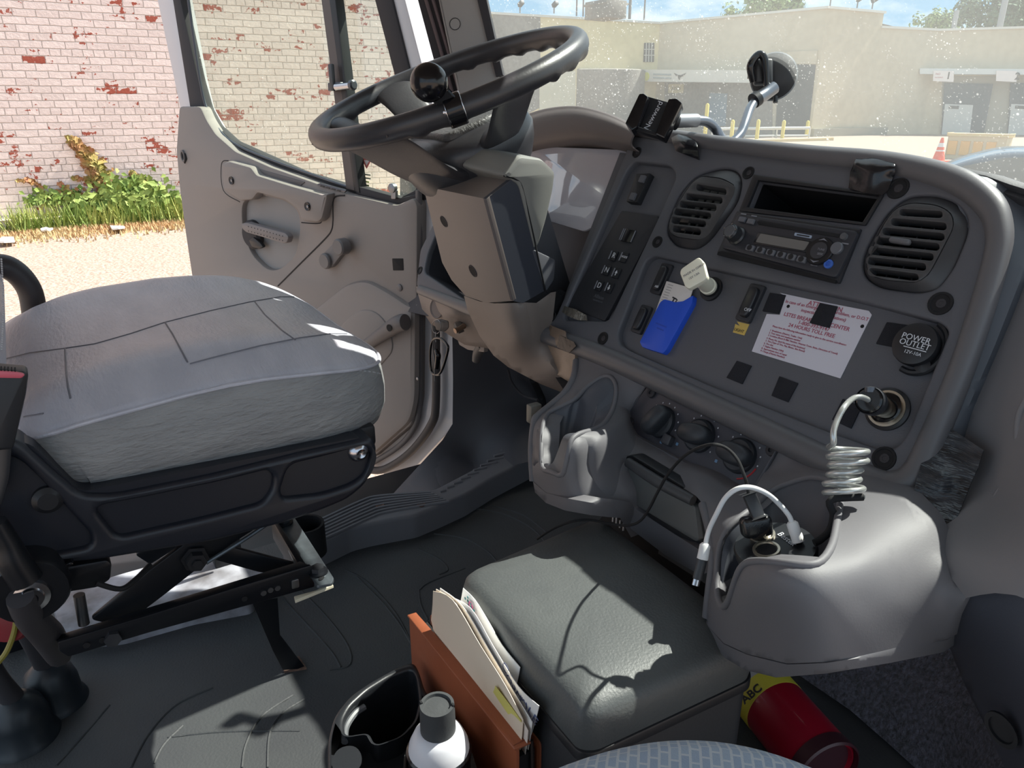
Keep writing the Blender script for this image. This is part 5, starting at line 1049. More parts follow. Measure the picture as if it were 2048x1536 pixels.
# black side shield of the base
BM_ = M('shield_black', (28, 31, 40), .42, bump=.2, bs=500, bd=.0003); SPl = Pl((-.808, 0, 0), (1, 0, 0), (0, 1, 0))
shp = [(-30, 860), (38, 872), (100, 930), (160, 982), (230, 982), (420, 944), (600, 900), (705, 878), (738, 868), (748, 888), (742, 925), (726, 962), (690, 992), (640, 1013), (560, 1040), (420, 1075), (190, 1112), (50, 1124), (-30, 1126)]
h1 = [(185, 1006), (300, 985), (440, 956), (530, 934), (543, 945), (540, 975), (520, 1000), (400, 1030), (245, 1064), (228, 1060)]; h2 = [(572, 924), (640, 908), (700, 892), (728, 890), (738, 905), (728, 940), (700, 962), (640, 982), (562, 990), (556, 975)]
h3 = [(-30, 900), (30, 905), (70, 940), (180, 1060), (180, 1085), (60, 1108), (-30, 1112)]
sh_ = link('side_shield', prism(SPl, rnd(SPl.P(shp), .01), -.025, .012, [rnd(SPl.P(h), .012) for h in (h1, h2, h3)], .006, 3), BM_, seat)
slab('shield_floor', SPl, [(-40, 880), (60, 885), (160, 984), (720, 874), (742, 888), (730, 955), (560, 1036), (190, 1106), (-40, 1120)], -.02, .004, BM_, sh_, r=.01, bev=0)
bo_ = lathe('bolt', [(.013, 0), (.0135, .002), (.010, .008), (.006, .010), (.004, .009), (0, .008)], SPl.w(*SPl.uv(717, 902, .004), .004), (1, 0, 0), CHR, sh_, 24)
lathe('bolt_washer', [(.018, 0), (.018, .002), (0, .002)], SPl.w(*SPl.uv(714, 902, .004), .003), (1, 0, 0), MBK, bo_, 24) if 0 else None
lathe('bolt', [(.014, 0), (.014, .006), (.009, .010), (0, .010)], SPl.w(*SPl.uv(95, 996, .004), .004), (1, 0, 0), BLK, sh_, 24)
for x in (-1.37,): slab('far_shield', Pl((x, 0, 0), (-1, 0, 0), (0, -1, 0)), [(300, 850), (660, 790), (640, 880), (300, 940)], -.02, 0, BM_, seat, r=.01, bev=.003)
box('seat_pan', (-1.09, .11, .45), (.52, .44, .03), BLK, seat, bev=.006)
# scissor suspension
BK = M('frame_black', (26, 28, 33), .38, .3, bump=.15, bs=200, bd=.0005); RPl = Pl((-.795, 0, 0), (1, 0, 0), (0, 1, 0)); BRP = Pl((-.83, 0, 0), (1, 0, 0), (0, 1, 0))
rl_ = slab('base_rail', RPl, [(116, 1284), (300, 1230), (480, 1173), (621, 1131), (628, 1140), (629, 1174), (500, 1210), (300, 1265), (137, 1314), (118, 1302)], -.004, .0, BK, seat, r=.002, bev=.001)
slab('rail_flange', Pl(U(621, 1131, x=-.795), UPV, (1, 0, 0)), [(116, 1284), (621, 1131), (600, 1122), (108, 1272)], -.003, 0, BK, rl_, r=0, bev=.001)
for px, py, r in ((225, 1276, .009), ): lathe('hex_bolt', [(r, 0), (r, .005), (0, .006)], U(px, py, x=-.795), (1, 0, 0), GMT, rl_, 6, sm=10)
for px, py in ((489, 1197), (527, 1186), (541, 1180), (555, 1176), (205, 1280), (173, 1290)): lathe('rail_hole', [(.0035, 0), (.0035, .0012), (0, .0012)], U(px, py, x=-.795), (1, 0, 0), STL if px > 500 else MBK, rl_, 12)
slab('rail_stamp', RPl, [(583, 1162), (598, 1158), (599, 1175), (584, 1179)], 0, .002, STL, rl_, r=.002, bev=.0005)
slab('far_rail', Pl((-1.30, 0, 0), (1, 0, 0), (0, 1, 0)), [(180, 1090), (560, 1010), (560, 1030), (180, 1115)], -.01, 0, BK, seat, r=0, bev=0)
ZP = Pl(U(640, 1140, z=.300), UPV, (1, 0, 0)); PLT = M('plate_worn', (112, 120, 126), .35, .6, c2=(70, 74, 80), vs=18)
cp2 = slab('cross_plate', ZP, [(546, 1036), (583, 1030), (590, 1036), (668, 1156), (664, 1166), (634, 1172), (622, 1150), (600, 1148)], -.004, 0, PLT, seat, r=.003, bev=.001)
slab('cross_channel', ZP, [(541, 1036), (550, 1034), (612, 1128), (600, 1134)], -.03, .004, BK, cp2, r=0, bev=.001)
slab('plate_edge', Pl(U(640, 1190, z=.285), UPV, (1, 0, 0)), [(588, 1192), (632, 1180), (662, 1163), (667, 1170), (590, 1201)], -.004, 0, M('edge_cream', (206, 198, 176), .5), cp2, r=.001, bev=.001)
for px, py in ((568, 1043), (636, 1142)):
    lathe('washer', [(.0125, 0), (.0125, .002), (0, .002)], U(px, py + 3, z=.300), UPV, BK, cp2, 20); lathe('hex_bolt', [(.0085, .002), (.0085, .008), (0, .0085)], U(px, py + 2, z=.300), UPV, GMT, cp2, 6, sm=10)
lathe('slot', [(.005, 0), (.005, .0008), (0, .0008)], U(643, 1157, z=.300), UPV, MBK, cp2, 12, sx=.6)
lathe('rubber_stop', [(.030, 0), (.030, .055), (.026, .055), (.026, .01), (0, .01)], U(617, 1105, z=.16), UPV, MBK, seat, 24)
arm = slab('scissor_arm', BRP, [(441, 1044), (548, 1020), (556, 1030), (470, 1085), (414, 1124), (330, 1190), (280, 1228), (215, 1248), (180, 1240), (300, 1140), (380, 1080)], -.006, 0, BK, seat, r=.006, bev=.002)
slab('scissor_arm', Pl((-.845, 0, 0), (1, 0, 0), (0, 1, 0)), [(300, 1030), (360, 1050), (470, 1096), (560, 1120), (614, 1134), (600, 1150), (520, 1146), (420, 1118), (300, 1075)], -.006, 0, BK, seat, r=.006, bev=.002)
slab('scissor_arm', Pl((-1.26, 0, 0), (1, 0, 0), (0, 1, 0)), [(470, 960), (540, 940), (560, 950), (380, 1080), (300, 1130), (270, 1110)], -.006, 0, BK, seat, r=.006, bev=.002)
lathe('hex_bolt', [(.016, 0), (.016, .002), (.0115, .002), (.0115, .012), (.006, .012), (.006, .016), (0, .016)], U(390, 1117, x=-.826), (1, 0, 0), BLK, arm, 6, sm=10)
tube('torsion_rod', [U(412, 1126, x=-.825), U(490, 1078, x=-.825), U(552, 1036, x=-.825)], .0025, PLT, arm, 8)
air = slab('height_bracket', Pl((-.80, 0, 0), (1, 0, 0), (0, 1, 0)), [(78, 1144), (215, 1120), (224, 1128), (222, 1160), (196, 1176), (84, 1194)], -.03, 0, BK, seat, r=.004, bev=.003)
slab('bracket_slot', Pl((-.80, 0, 0), (1, 0, 0), (0, 1, 0)), [(92, 1140), (126, 1132), (142, 1124), (150, 1128), (130, 1142), (96, 1150)], 0, .012, BLG, air, r=.002, bev=.002)
pv = lathe('pivot', [(.034, -.03), (.036, 0), (.033, .006), (0, .006)], U(60, 1180, x=-.775), (1, 0, 0), BK, seat, 28)
lathe('pivot_washer', [(.0165, .006), (.0165, .009), (.0115, .010), (.0105, .013), (.006, .013), (.004, .010), (0, .010)], U(62, 1186, x=-.775), (1, 0, 0), CHR, pv, 28)
lv_ = tube('recline_lever', [U(-10, 1045, x=-.77), U(14, 1088, x=-.77), U(26, 1118, x=-.77), U(52, 1160, x=-.77)], [.010, .0115, .014, .015], BK, seat, 14)
tube('height_rod', [U(158, 1190, x=-.84), U(168, 1248, x=-.84)], .006, STL, seat, 10)
tube('air_pipe', [U(192, 1166, x=-.79), U(240, 1178, x=-.79), U(270, 1160, x=-.80), U(300, 1130, x=-.82)], .003, MBK, seat, 8)
tube('air_hose', [U(40, 1195, x=-.76), U(62, 1235, x=-.78), U(95, 1270, x=-.83), U(118, 1310, x=-.9)], [.012, .014, .016, .014], SEAL, seat, 12)
# pedestal leg
lg = mesh('leg', [U(504, 1204, x=-.985), U(555, 1196, x=-.985), U(560, 1270, x=-.985), U(612, 1337, x=-.985), U(566, 1340, x=-.985), U(545, 1300, x=-.985)], [[0, 1, 2, 5], [2, 3, 4, 5]], BK, seat, thick=(-.004, 0, 0))
RST = M('rust', (126, 98, 84), .85, c2=(70, 52, 46), vs=60, bump=.5, bs=200)
mesh('foot', [U(558, 1318, z=.004), U(598, 1312, z=.004), U(613, 1335, z=.004), U(568, 1342, z=.004)], [[0, 1, 2, 3]], RST, seat, thick=(0, 0, -.004))
lathe('foot_bolt', [(.010, 0), (.008, .006), (.0055, .006), (.0055, .011), (0, .011)], U(585, 1325, z=.004), UPV, RST, lg, 12)
for x, y in ((-1.3, .2), (-1.3, -.15), (-.86, -.2)): link('leg', boxbm((x, y, .14), XYZ, (.03, .05, .28), .002), BK, seat)
# seat belt buckle on its stalk
bk_ = thing('seat_belt_buckle', 'black seat belt buckle with a red push button beside the seat cushion', 'buckle', U(20, 800, x=-.775))
BP = Pl((-.775, 0, 0), (1, 0, 0), (0, 1, 0))
bb_ = slab('buckle_body', BP, [(-26, 738), (50, 744), (57, 750), (52, 790), (36, 860), (26, 900), (-26, 905)], -.022, 0, BLK, bk_, r=.003, bev=.003)
slab('release_button', BP, [(-24, 741), (30, 744), (46, 747), (50, 750), (44, 757), (-24, 756)], 0, .0025, M('button_red', (206, 96, 112), .35), bk_, r=.002, bev=.001)
for k in range(8): slab('button_rib', BP, [(-20 + 7 * k, 737 + k * .6), (-17 + 7 * k, 737 + k * .6), (-17 + 7 * k, 741 + k * .6), (-20 + 7 * k, 741 + k * .6)], -.01, .001, MBK, bk_, r=0, bev=0)
tube('belt_stalk', [BP.w(*BP.uv(0, 900), -.012), BP.w(*BP.uv(-5, 960), -.012), BP.w(*BP.uv(-20, 1010), -.012)], .012, BLK, bk_, 12, flat=.4)
# curved tube handle by the door opening
tag(tube('grab_bar', [U(-40, 545, x=-1.40), U(0, 532, x=-1.40), U(32, 545, x=-1.40), U(58, 578, x=-1.40), U(68, 620, x=-1.40), U(74, 690, x=-1.40), U(78, 760, x=-1.40)], [.019, .019, .0185, .018, .018, .018, .018], M('bar_brown', (56, 52, 54), .45, bump=.3, bs=300), None, 18), 'thick black curved grab bar behind the seat cushion', 'grab bar')
tag(slab('side_bolster', Pl((-1.38, 0, 0), (1, 0, 0), (0, 1, 0)), [(-30, 660), (22, 676), (44, 692), (20, 712), (-30, 720)], -.02, 0, BLK, None, r=.006, bev=.004), 'black bolster edge between the seat back and the grab bar', 'seat trim')
# rubber boots over the floor bolts with their levers
for a, b, ax_, ay, r, lb in ((48, 1474, 45, 1375, .040, 'black domed rubber boot at the lower left corner, the one nearest the frame corner'), (112, 1404, 118, 1300, .038, 'black domed rubber boot just right of the corner one')):
    q = U(a, b, z=0); t = thing('rubber_boot', lb, 'rubber boot', q, 'domed boots on the floor mat')
    lathe('boot', [(r * 1.18, 0), (r * 1.12, .006), (r * 1.0, .012), (r * .96, .038), (r * .82, .058), (r * .5, .070), (.012, .074), (0, .074)], q, UPV, M('boot_rubber', (34, 40, 46), .4), t, 36, sm=70)
    tp = q + UPV * .07
    tube('boot_stem', [tp, tp + Vector((.0, -.01, .05)), U(ax_ + 8, ay - 60, y=q.y - .0) if 0 else tp + Vector((-.01, -.02, .11))], [.015, .012, .014], SEAL, t, 12)
hz_ = tag(tube('striped_hose', [U(-8, 1330, x=-.80), U(14, 1302, x=-.80), U(30, 1258, x=-.80), U(33, 1215, x=-.80), U(28, 1165, x=-.80)], .0028, M('hose_yellow', (120, 112, 44), .5), None, 8), 'thin yellow striped hose curving at the left edge', 'hose')
rd_ = tag(lathe('reflector', [(.028, 0), (.030, .004), (.026, .010), (0, .012)], U(4, 1236, x=-.82), (.9, -.3, .1), M('dull_red', (122, 30, 40), .45), None, 26, sx=.75), 'dull red round cap at the left edge below the lever', 'cap')
b = bmesh.new(); tubebm([U(4 + 3 * math.cos(k * 1.57), 1140 + k * 1.9, x=-.79) + Vector((.006 * math.sin(k * 1.57), .006 * math.cos(k * 1.57), 0)) for k in range(28)], .0018, 6, 3, bm=b)
tag(link('coil_hose', b, SEAL), 'black coiled air line at the left edge', 'hose')
RZ = M('riser_paint', (176, 176, 186), .5, c2=(96, 92, 94), vs=14)
tag(slab('seat_riser', Pl((0, 0, .04), UPV, (1, 0, 0)), [(100, 1196), (230, 1150), (370, 1110), (545, 1120), (500, 1190), (380, 1212), (240, 1250), (120, 1262)], -.04, 0, RZ, None, r=.01, bev=.004), 'grey stained metal riser plate under the scissor base', 'riser plate')
# ================================================================ LOOSE THINGS
# car radio
RD = thing('car_radio', 'black car stereo with round volume knob and display', 'radio', D.w(*D.uv(1575, 490), .0))
rb_ = slab('radio_body', D, [(1473, 421), (1722, 457), (1678, 566), (1433, 505)], -.01, .004, M('radio_black', (38, 39, 44), .38), RD, r=.002, bev=.002)
slab('radio_face', D, [(1476, 427), (1717, 462), (1672, 556), (1441, 495)], .004, .009, M('radio_face', (48, 49, 55), .4), RD, r=.006, bev=.002)
slab('lower_slot', D, [(1436, 504), (1444, 502), (1672, 560), (1670, 566), (1434, 509)], .003, .0062, MBK, rb_, r=0, bev=0)
slab('disc_slot', D, [(1514, 443), (1519, 440), (1680, 468), (1677, 475), (1516, 449)], .009, .0098, MBK, RD, r=.001, bev=.0003)
dsp = slab('display', D, [(1517, 463), (1626, 482), (1612, 505), (1505, 487)], .009, .0105, M('radio_rim', (28, 29, 33), .3), RD, r=.003, bev=.001)
slab('screen', D, [(1521, 467), (1619, 484), (1608, 501), (1511, 484)], .0105, .011, M('screen_grey', (112, 110, 108), .25), dsp, r=.002, bev=0)
kn = lathe('volume_knob', [(.0125, 0), (.0125, .002), (.0105, .004), (.0105, .016), (.009, .018), (0, .0175)], D.w(*D.uv(1474, 472, .009), .009), D.n, M('radio_knob', (44, 46, 50), .3), RD, 30)
lathe('knob_cap', [(.0085, .0178), (.0075, .0188), (0, .0188)], D.w(*D.uv(1474, 472, .009), .009), D.n, M('cap_grey', (84, 86, 90), .3), kn, 28)
for a in (.3, 1.6, 2.9, 4.2, 5.3): q = D.uv(1474, 472, .009); link('knob_glint', boxbm(D.w(q.x + .0092 * math.cos(a), q.y + .0092 * math.sin(a), .0272), (D.u, D.v, D.n), (.0022, .0022, .0006), 0), CHR, kn)
for px, py in ((1483, 438), (1500, 442)): vrect(D, px, py, .0105, .0068, .009, .0125, M('radio_btn', (98, 100, 106), .35), RD, 'small_button', .001, .001)
for k in range(6):
    px, py = 1499 + 20.6 * k, 495 + 4.6 * k; bt = vrect(D, px, py, .0125, .0075, .009, .0125, M('radio_btn', (98, 100, 106), .35), RD, 'preset_button', .0015, .001, rot=-.03)
    c = D.uv(px, py, .0125); link('button_dimple', lathebm([(.0036, 0), (.0036, .0004), (0, .0004)], D.w(c.x, c.y, .0125), D.n, 14), BLK, bt)
c = D.uv(1640, 503, .01)
pdl = lathe('seek_pad', [(.0175, 0), (.0175, .002), (.0165, .0035), (0, .004)], D.w(c.x, c.y, .009), D.n, M('radio_rim', (28, 29, 33)), RD, 36)
lathe('pad_center', [(.0105, .004), (.0105, .0048), (0, .005)], D.w(c.x, c.y, .009), D.n, M('pad_grey', (56, 57, 62), .4), pdl, 30)
for s in (-1, 1): link('pad_arrow', prism(D, [Vector((c.x + x, c.y + s * y)) for x, y in ((-.006, .0122), (0, .0155), (.006, .0122), (0, .0135))], .0128, .0135, bev=0), M('key_grey', (126, 128, 136)), pdl, smooth=0)
text('pad_letters', 'TUNE', D, 1642, 499, .0038, M('key_grey', (126, 128, 136)), pdl, .0141); text('pad_letters', 'SEEK', D, 1640, 508, .0038, M('key_grey', (126, 128, 136)), pdl, .0141)
lathe('round_button', [(.0075, 0), (.0075, .003), (.0065, .004), (0, .004)], D.w(*D.uv(1674, 497, .01), .009), D.n, M('radio_btn', (98, 100, 106)), RD, 24)
lathe('blue_jack', [(.0055, 0), (.0055, .002), (.0032, .002), (.0032, .0005)], D.w(*D.uv(1657, 528, .01), .009), D.n, M('jack_blue', (62, 104, 190), .4), RD, 20, 'blue ringed audio jack')
lathe('disc_button', [(.0045, 0), (.004, .003), (0, .0035)], D.w(*D.uv(1688, 473, .01), .009), D.n, M('cap_grey', (84, 86, 90)), RD, 18)
lg_ = slab('logo_plate', D, [(1590, 465), (1624, 471), (1622, 477), (1588, 471)], .009, .0096, M('logo_blue', (150, 164, 184), .4), RD, r=.001, bev=0)
vrect(D, 1606, 471, .018, .0016, .0096, .0099, INK, lg_, 'logo_print', 0, 0)
for px, py in ((1487, 428), (1508, 432), (1539, 489), (1563, 494), (1587, 499), (1690, 487), (1628, 530)): vrect(D, px, py, .009, .0016, .009, .0093, M('key_grey', (126, 128, 136)), RD, 'radio_print', 0, 0)
# blue card sleeve with a card sticking out
Rf = Pl(D.w(0, 0, -.0115), D.n, (1, 0, 0))
def stand(px, lo, hi, nm, mat, lab, cat, **k): o = slab(nm, D, px, lo, hi, mat, None, **k); return tag(o, lab, cat)
card = stand([(1333, 562), (1386, 577), (1366, 640), (1310, 625)], -.0055, -.0045, 'card', M('card_white', (222, 216, 212), .6), 'white printed card half pushed into the blue sleeve', 'card', r=.001, bev=.0002)
for k in range(7): slab('card_print', D, [(1334 - 2.2 * k + 2, 568 + 5 * k), (1346 - 2.2 * k, 571 + 5 * k), (1346 - 2.2 * k, 572 + 5 * k), (1336 - 2.2 * k, 569 + 5 * k)], -.0045, -.0043, M('print_dim', (140, 136, 138), .7), card, r=0, bev=0)
text('card_letters', 'Ti', D, 1347, 603, .014, INK, card, -.0043, rot=-.15, bold=.03)
slv = stand([(1320, 604), (1328, 598), (1350, 604), (1366, 602), (1386, 590), (1384, 606), (1332, 700), (1325, 707), (1284, 694), (1279, 684)], -.0115, -.002, 'card_sleeve', M('sleeve_blue', (38, 84, 206), .4), 'bright blue plastic card sleeve stuck to the switch panel', 'card sleeve', r=.002, bev=.001)
for k in range(2): vrect(D, 1322 - 2 * k, 650 + 8 * k, .022 - .008 * k, .0022, -.0021, -.0018, M('sleeve_ink', (30, 70, 182), .5), slv, 'faded_print', .0005, 0, rot=-.05)
# white plug pushed in the left socket
q0_ = D.w(*D.uv(1424, 579, -.0115), -.010); hd_ = U(1388, 548, t=(q0_ - CAM).dot(f3) - .062); ax_ = (hd_ - q0_).normalized(); ln = (hd_ - q0_).length
pg = thing('white_plug', 'cream white square headed plug pushed into the left socket', 'plug', q0_); CRM = M('cream_plastic', (232, 228, 208), .45)
lathe('plug_barrel', [(.0115, 0), (.0115, .018), (.010, .019), (.010, ln - .006), (.013, ln - .002), (0, ln - .002)], q0_, ax_, CRM, pg, 28)
lathe('plug_collar', [(.0122, -.002), (.0125, .011), (.0118, .012), (0, .012)], q0_, ax_, MBK, pg, 24)
pa = rt * .72 + u3 * .69; pa = (pa - ax_ * pa.dot(ax_)).normalized()
HD = Pl(hd_, ax_, (U(1410, 556, t=.9) - U(1374, 570, t=.9)))
hp_ = slab('plug_head', HD, [(1397, 513), (1406, 522), (1414, 553), (1410, 560), (1377, 578), (1370, 574), (1359, 545), (1362, 537)], -.007, .003, CRM, pg, r=.004, bev=.002)
text('plug_letters', 'MADE IN CHINA', HD, 1388, 540, .0042, M('print_dim', (140, 136, 138)), hp_, .0034); text('plug_letters', '12V 1.0A', HD, 1388, 552, .0042, M('print_dim', (140, 136, 138)), hp_, .0034)
# notice sheet
st = slab('notice_sheet', Rf, [(1560, 586), (1620, 599), (1738, 622), (1744, 630), (1681, 757), (1504, 703), (1534, 628), (1560, 630), (1572, 593)], 0, .0006, M('sheet_paper', (206, 204, 214), .5), None, r=.0005, bev=0, ph=0)
tag(st, 'white notice sheet with red print taped to the switch panel', 'notice')
RI = M('notice_red', (168, 84, 104), .7); SP = Pl(Rf.w(0, 0, .0006), D.n, (D.w(*D.uv(1742, 628)) - D.w(*D.uv(1566, 590))))
for s, px, py, z, al in (('ATTENTION', 1650, 613, .0082, 'CENTER'), ('In case of an Emergency, road problem, or D.O.T', 1650, 620, .0055, 'CENTER'), ('inspection (with violations)', 1646, 630, .0055, 'CENTER'), ('LSTES BREAKDOWN CENTER', 1631, 643, .0068, 'CENTER'), ('1-800-393-9147', 1627, 652, .0066, 'CENTER'), ('24 HOURS TOLL FREE', 1622, 661, .0066, 'CENTER'), ('Please have the following information ready to give to the service coordinator:', 1545, 652, .0032, 'LEFT'),
    ('1. Breakdown (District, Trailer, Unit)', 1540, 660, .0031, 'LEFT'), ('2. Your name and employee number', 1538, 665, .0031, 'LEFT'), ('3. Location (Road & Mile Number, Nearest Town, State, Direction of Travel)', 1536, 670, .0031, 'LEFT'), ('4. Phone No. (and the name of the business)', 1533, 676, .0031, 'LEFT'), ('5. Tire (Type of Tire, Flat, Blown, Size Brand)', 1531, 681, .0031, 'LEFT'), ('6. Tire size', 1528, 686, .0031, 'LEFT'), ('7. Engine Number (VIN)', 1526, 691, .0031, 'LEFT'), ('8. Approximate time of repair', 1523, 696, .0031, 'LEFT'), ('9. Charge (District Number)', 1521, 701, .0031, 'LEFT')):
    text('sheet_letters', s, SP, px, py, z, RI, st, .0002, align=al, bold=.01)
for px, py in ((1577, 613), (1725, 653)): lathe('torn_hole', [(.0022, 0), (.0022, .0008), (0, .0008)], U(px, py, pl=Rf), D.n, MBK, st, 12)
VL = M('velcro_black', (34, 35, 42), .95, bump=1, bs=1400, bd=.0012)
for q, h, lb in (([(1541, 586), (1573, 591), (1558, 628), (1526, 623)], .0, 'black hook patch at the upper left corner of the notice sheet'), ([(1642, 607), (1677, 614), (1660, 657), (1621, 647)], .001, 'black hook patch stuck over the middle of the notice sheet'), ([(1775, 645), (1818, 651), (1797, 697), (1753, 688)], 0, 'black hook patch left of the round power outlet cap'),
        ([(1475, 722), (1504, 732), (1485, 769), (1454, 756)], 0, 'black hook patch low on the panel, leftmost one'), ([(1560, 753), (1597, 767), (1577, 805), (1544, 792)], 0, 'black hook patch below the notice sheet'), ([(1687, 798), (1724, 814), (1703, 858), (1665, 840)], 0, 'black hook patch behind the coiled charger cable')):
    tag(slab('hook_patch', Rf, q, h, h + .0018, VL, None, r=.0006, bev=.0003, ph=0), lb, 'hook and loop patch', 'black hook patches on the switch panel')
lt_ = tag(slab('light_label', Rf, [(1471, 648), (1480, 652), (1474, 643), (1499, 649), (1489, 671), (1466, 665), (1469, 657)], 0, .0006, M('label_gold', (206, 176, 92), .4), None, r=.0003, bev=0, ph=0), 'small torn gold label reading LIGHT below the OFF switch', 'label')
text('label_letters', 'LIGHT', Rf, 1478, 661, .0056, INK, lt_, .0008)
# coiled charger: plug, cable and two-socket hub in the right cup holder
sk_ = D.w(*D.uv(1776, 819, -.0115), -.0115); pe = U(1737, 800, t=(sk_ - CAM).dot(f3) - .045); pax = (pe - sk_).normalized(); pl_ = (pe - sk_).length
ch = thing('charger_hub', 'car charger with silver coiled cable and round black hub in the right cup holder', 'car charger', Vector((crr.x, crr.y, .38)))
pb = lathe('lighter_plug', [(.0172, 0), (.0172, .003), (.0115, .006), (.0115, pl_ - .018), (.0135, pl_ - .016), (.0135, pl_ - .002), (.011, pl_), (0, pl_)], sk_, pax, BLG, ch, 28)
lathe('plug_collar', [(.0142, pl_ - .014), (.0145, pl_ - .004), (.0138, pl_ - .001), (.0138, pl_ - .016)], sk_, pax, GMT, pb, 28)
lathe('plug_tab', [(.006, 0), (.006, .005), (0, .006)], pe - pax * .006 + u3 * .009, u3, GMT, pb, 14)
SLV = M('silver_cable', (184, 186, 184), .25, .55)
def tT(a, b, t): return U(a, b, t=t)
tp_ = (pe - CAM).dot(f3)
lead = [pe, tT(1722, 794, tp_ - .006), tT(1706, 797, tp_ - .012), tT(1690, 812, .70), tT(1676, 836, .695), tT(1667, 862, .69), tT(1667, 886, .69)]
coil = []; NC = 5.6
cx0 = tT(1693, 893, .705); cx1 = tT(1688, 996, .70); axc = (cx1 - cx0).normalized(); ca = rt; cb2 = axc.cross(ca).normalized()
for k in range(int(NC * 14)):
    f = k / (NC * 14); w = math.pi + 2 * math.pi * k / 14; r_ = .0155 + .002 * math.sin(f * 9); coil.append(cx0 + (cx1 - cx0) * f + (ca * math.cos(w) + cb2 * math.sin(w)) * r_ + ca * .002 * math.sin(f * 7))
tube('coiled_cable', lead + coil, .0029, SLV, ch, 10, 3)
tail = [coil[-1], tT(1662, 1000, .70), tT(1667, 1030, .70), tT(1660, 1060, .70), tT(1640, 1080, .70), tT(1628, 1086, .70)]
tube('lead_cable', tail, .0036, MBK, ch, 10, 5)
HC = U(1550, 1090, z=.452); hax = Vector((-.10, -.20, 1)).normalized()
hb = lathe('hub_body', [(.030, -.075), (.033, -.03), (.0375, -.012), (.039, -.004), (.0375, 0), (0, .001)], HC, hax, M('hub_black', (30, 32, 36), .4), ch, 44)
HP = Pl(HC, hax, rt)
lathe('hub_socket', [(.0128, 0), (.0128, .0025), (.0105, .0025), (.0098, .0005), (0, .0005)], U(1533, 1101, pl=HP), hax, M('brass_ring', (196, 186, 168)), hb, 28)
lathe('socket_hole', [(.0092, 0), (.0092, .0012), (0, .0012)], U(1533, 1101, pl=HP), hax, MBK, hb, 24)
lathe('hub_socket', [(.0128, 0), (.0128, .0025), (.0105, .0025), (.0098, .0005), (0, .0005)], U(1524, 1071, pl=HP), hax, M('brass_ring', (196, 186, 168)), hb, 28)
text('hub_letters', 'Bestek', HP, 1574, 1078, .009, WIK, hb, .0015, rot=-1.25)
# black twin usb charger
us = thing('usb_charger', 'glossy black two port usb charger plugged in the hub', 'usb charger', U(1524, 1071, pl=HP)); ub = U(1524, 1071, pl=HP)
uc = U(1512, 1052, t=(ub - CAM).dot(f3) - .012)
lathe('charger_barrel', [(.010, 0), (.0105, .012), (.014, .02), (0, .02)], ub, (uc - ub).normalized(), BLG, us, 26)
link('charger_head', boxbm(uc, ((rt + u3 * .15).normalized(), (u3 - rt * .15).normalized(), -f3), (.030, .021, .018), .006, 4), M('charger_black', (24, 25, 28), .22, bump=.4, bs=900, bd=.0004), us)
ut = U(1517, 1034, t=(uc - CAM).dot(f3) - .004)
bc_ = thing('black_usb_cable', 'black cable rising in an arch from the usb charger to the seat box', 'cable', ut)
tC = (ut - CAM).dot(f3)
ct0 = U(1497, 986, t=tC); link('usb_connector', boxbm((ut + ct0) / 2, (rt + u3 * .35, (ct0 - ut), (rt + u3 * .35).cross(ct0 - ut)), (.0125, (ct0 - ut).length, .008), .002), M('connector_grey', (52, 53, 56), .4), bc_)
tube('cable_lead', [ct0, U(1494, 970, t=tC), U(1488, 950, t=tC), U(1474, 918, t=tC + .005), U(1452, 896, t=tC + .015), U(1425, 889, t=.73), U(1392, 898, t=.76), U(1362, 918, t=.79), U(1335, 950, t=.82), U(1315, 985, t=.84), U(1298, 1018, t=.86), U(1280, 1042, t=.88), U(1255, 1051, t=.90), U(1215, 1047, t=.93), U(1180, 1040, t=.95), U(1150, 1042, t=.96), U(1118, 1052, t=.985), U(1092, 1066, t=1.0), U(1075, 1078, t=1.02)], .0017, MBK, bc_, 8, 6)
# white cable hanging over the pod
wc = thing('white_usb_cable', 'white usb cable looping from the hub down over the cup holder', 'cable', U(1592, 1075, pl=HP)); WP_ = M('cable_white', (222, 222, 222), .45)
h0, h1_ = U(1597, 1083, pl=HP, h=.003), U(1583, 1043, t=(U(1597, 1083, pl=HP) - CAM).dot(f3) - .004)
tube('white_plug', [h0, h0.lerp(h1_, .9), h1_], [.0058, .0055, .0038], WP_, wc, 14, smooth=False)
T0 = (h1_ - CAM).dot(f3)
tube('cable_lead', [h1_, U(1577, 1030, t=T0), U(1560, 1010, t=T0), U(1535, 988, t=T0 - .01), U(1503, 975, t=T0 - .02), U(1474, 978, t=T0 - .02), U(1450, 997, t=T0 - .01), U(1432, 1030, t=T0), U(1418, 1060, t=T0 + .01), U(1411, 1088, t=T0 + .01)], .0024, WP_, wc, 10, 6)
a, b = U(1411, 1086, t=T0 + .01), U(1405, 1118, t=T0 + .01); tube('white_plug', [a, a.lerp(b, .15), b], [.0032, .0052, .0055], WP_, wc, 14, smooth=False)
a, b = U(1405, 1120, t=T0 + .012), U(1395, 1158, t=T0 + .012); tube('adapter_plug', [a, b], .0048, M('connector_grey', (52, 53, 56)), wc, 12, smooth=False, flat=.6)
a, b = U(1394, 1159, t=T0 + .012), U(1391, 1171, t=T0 + .012); tube('plug_tip', [a, b], .0036, CHR, wc, 10, smooth=False, flat=.5)
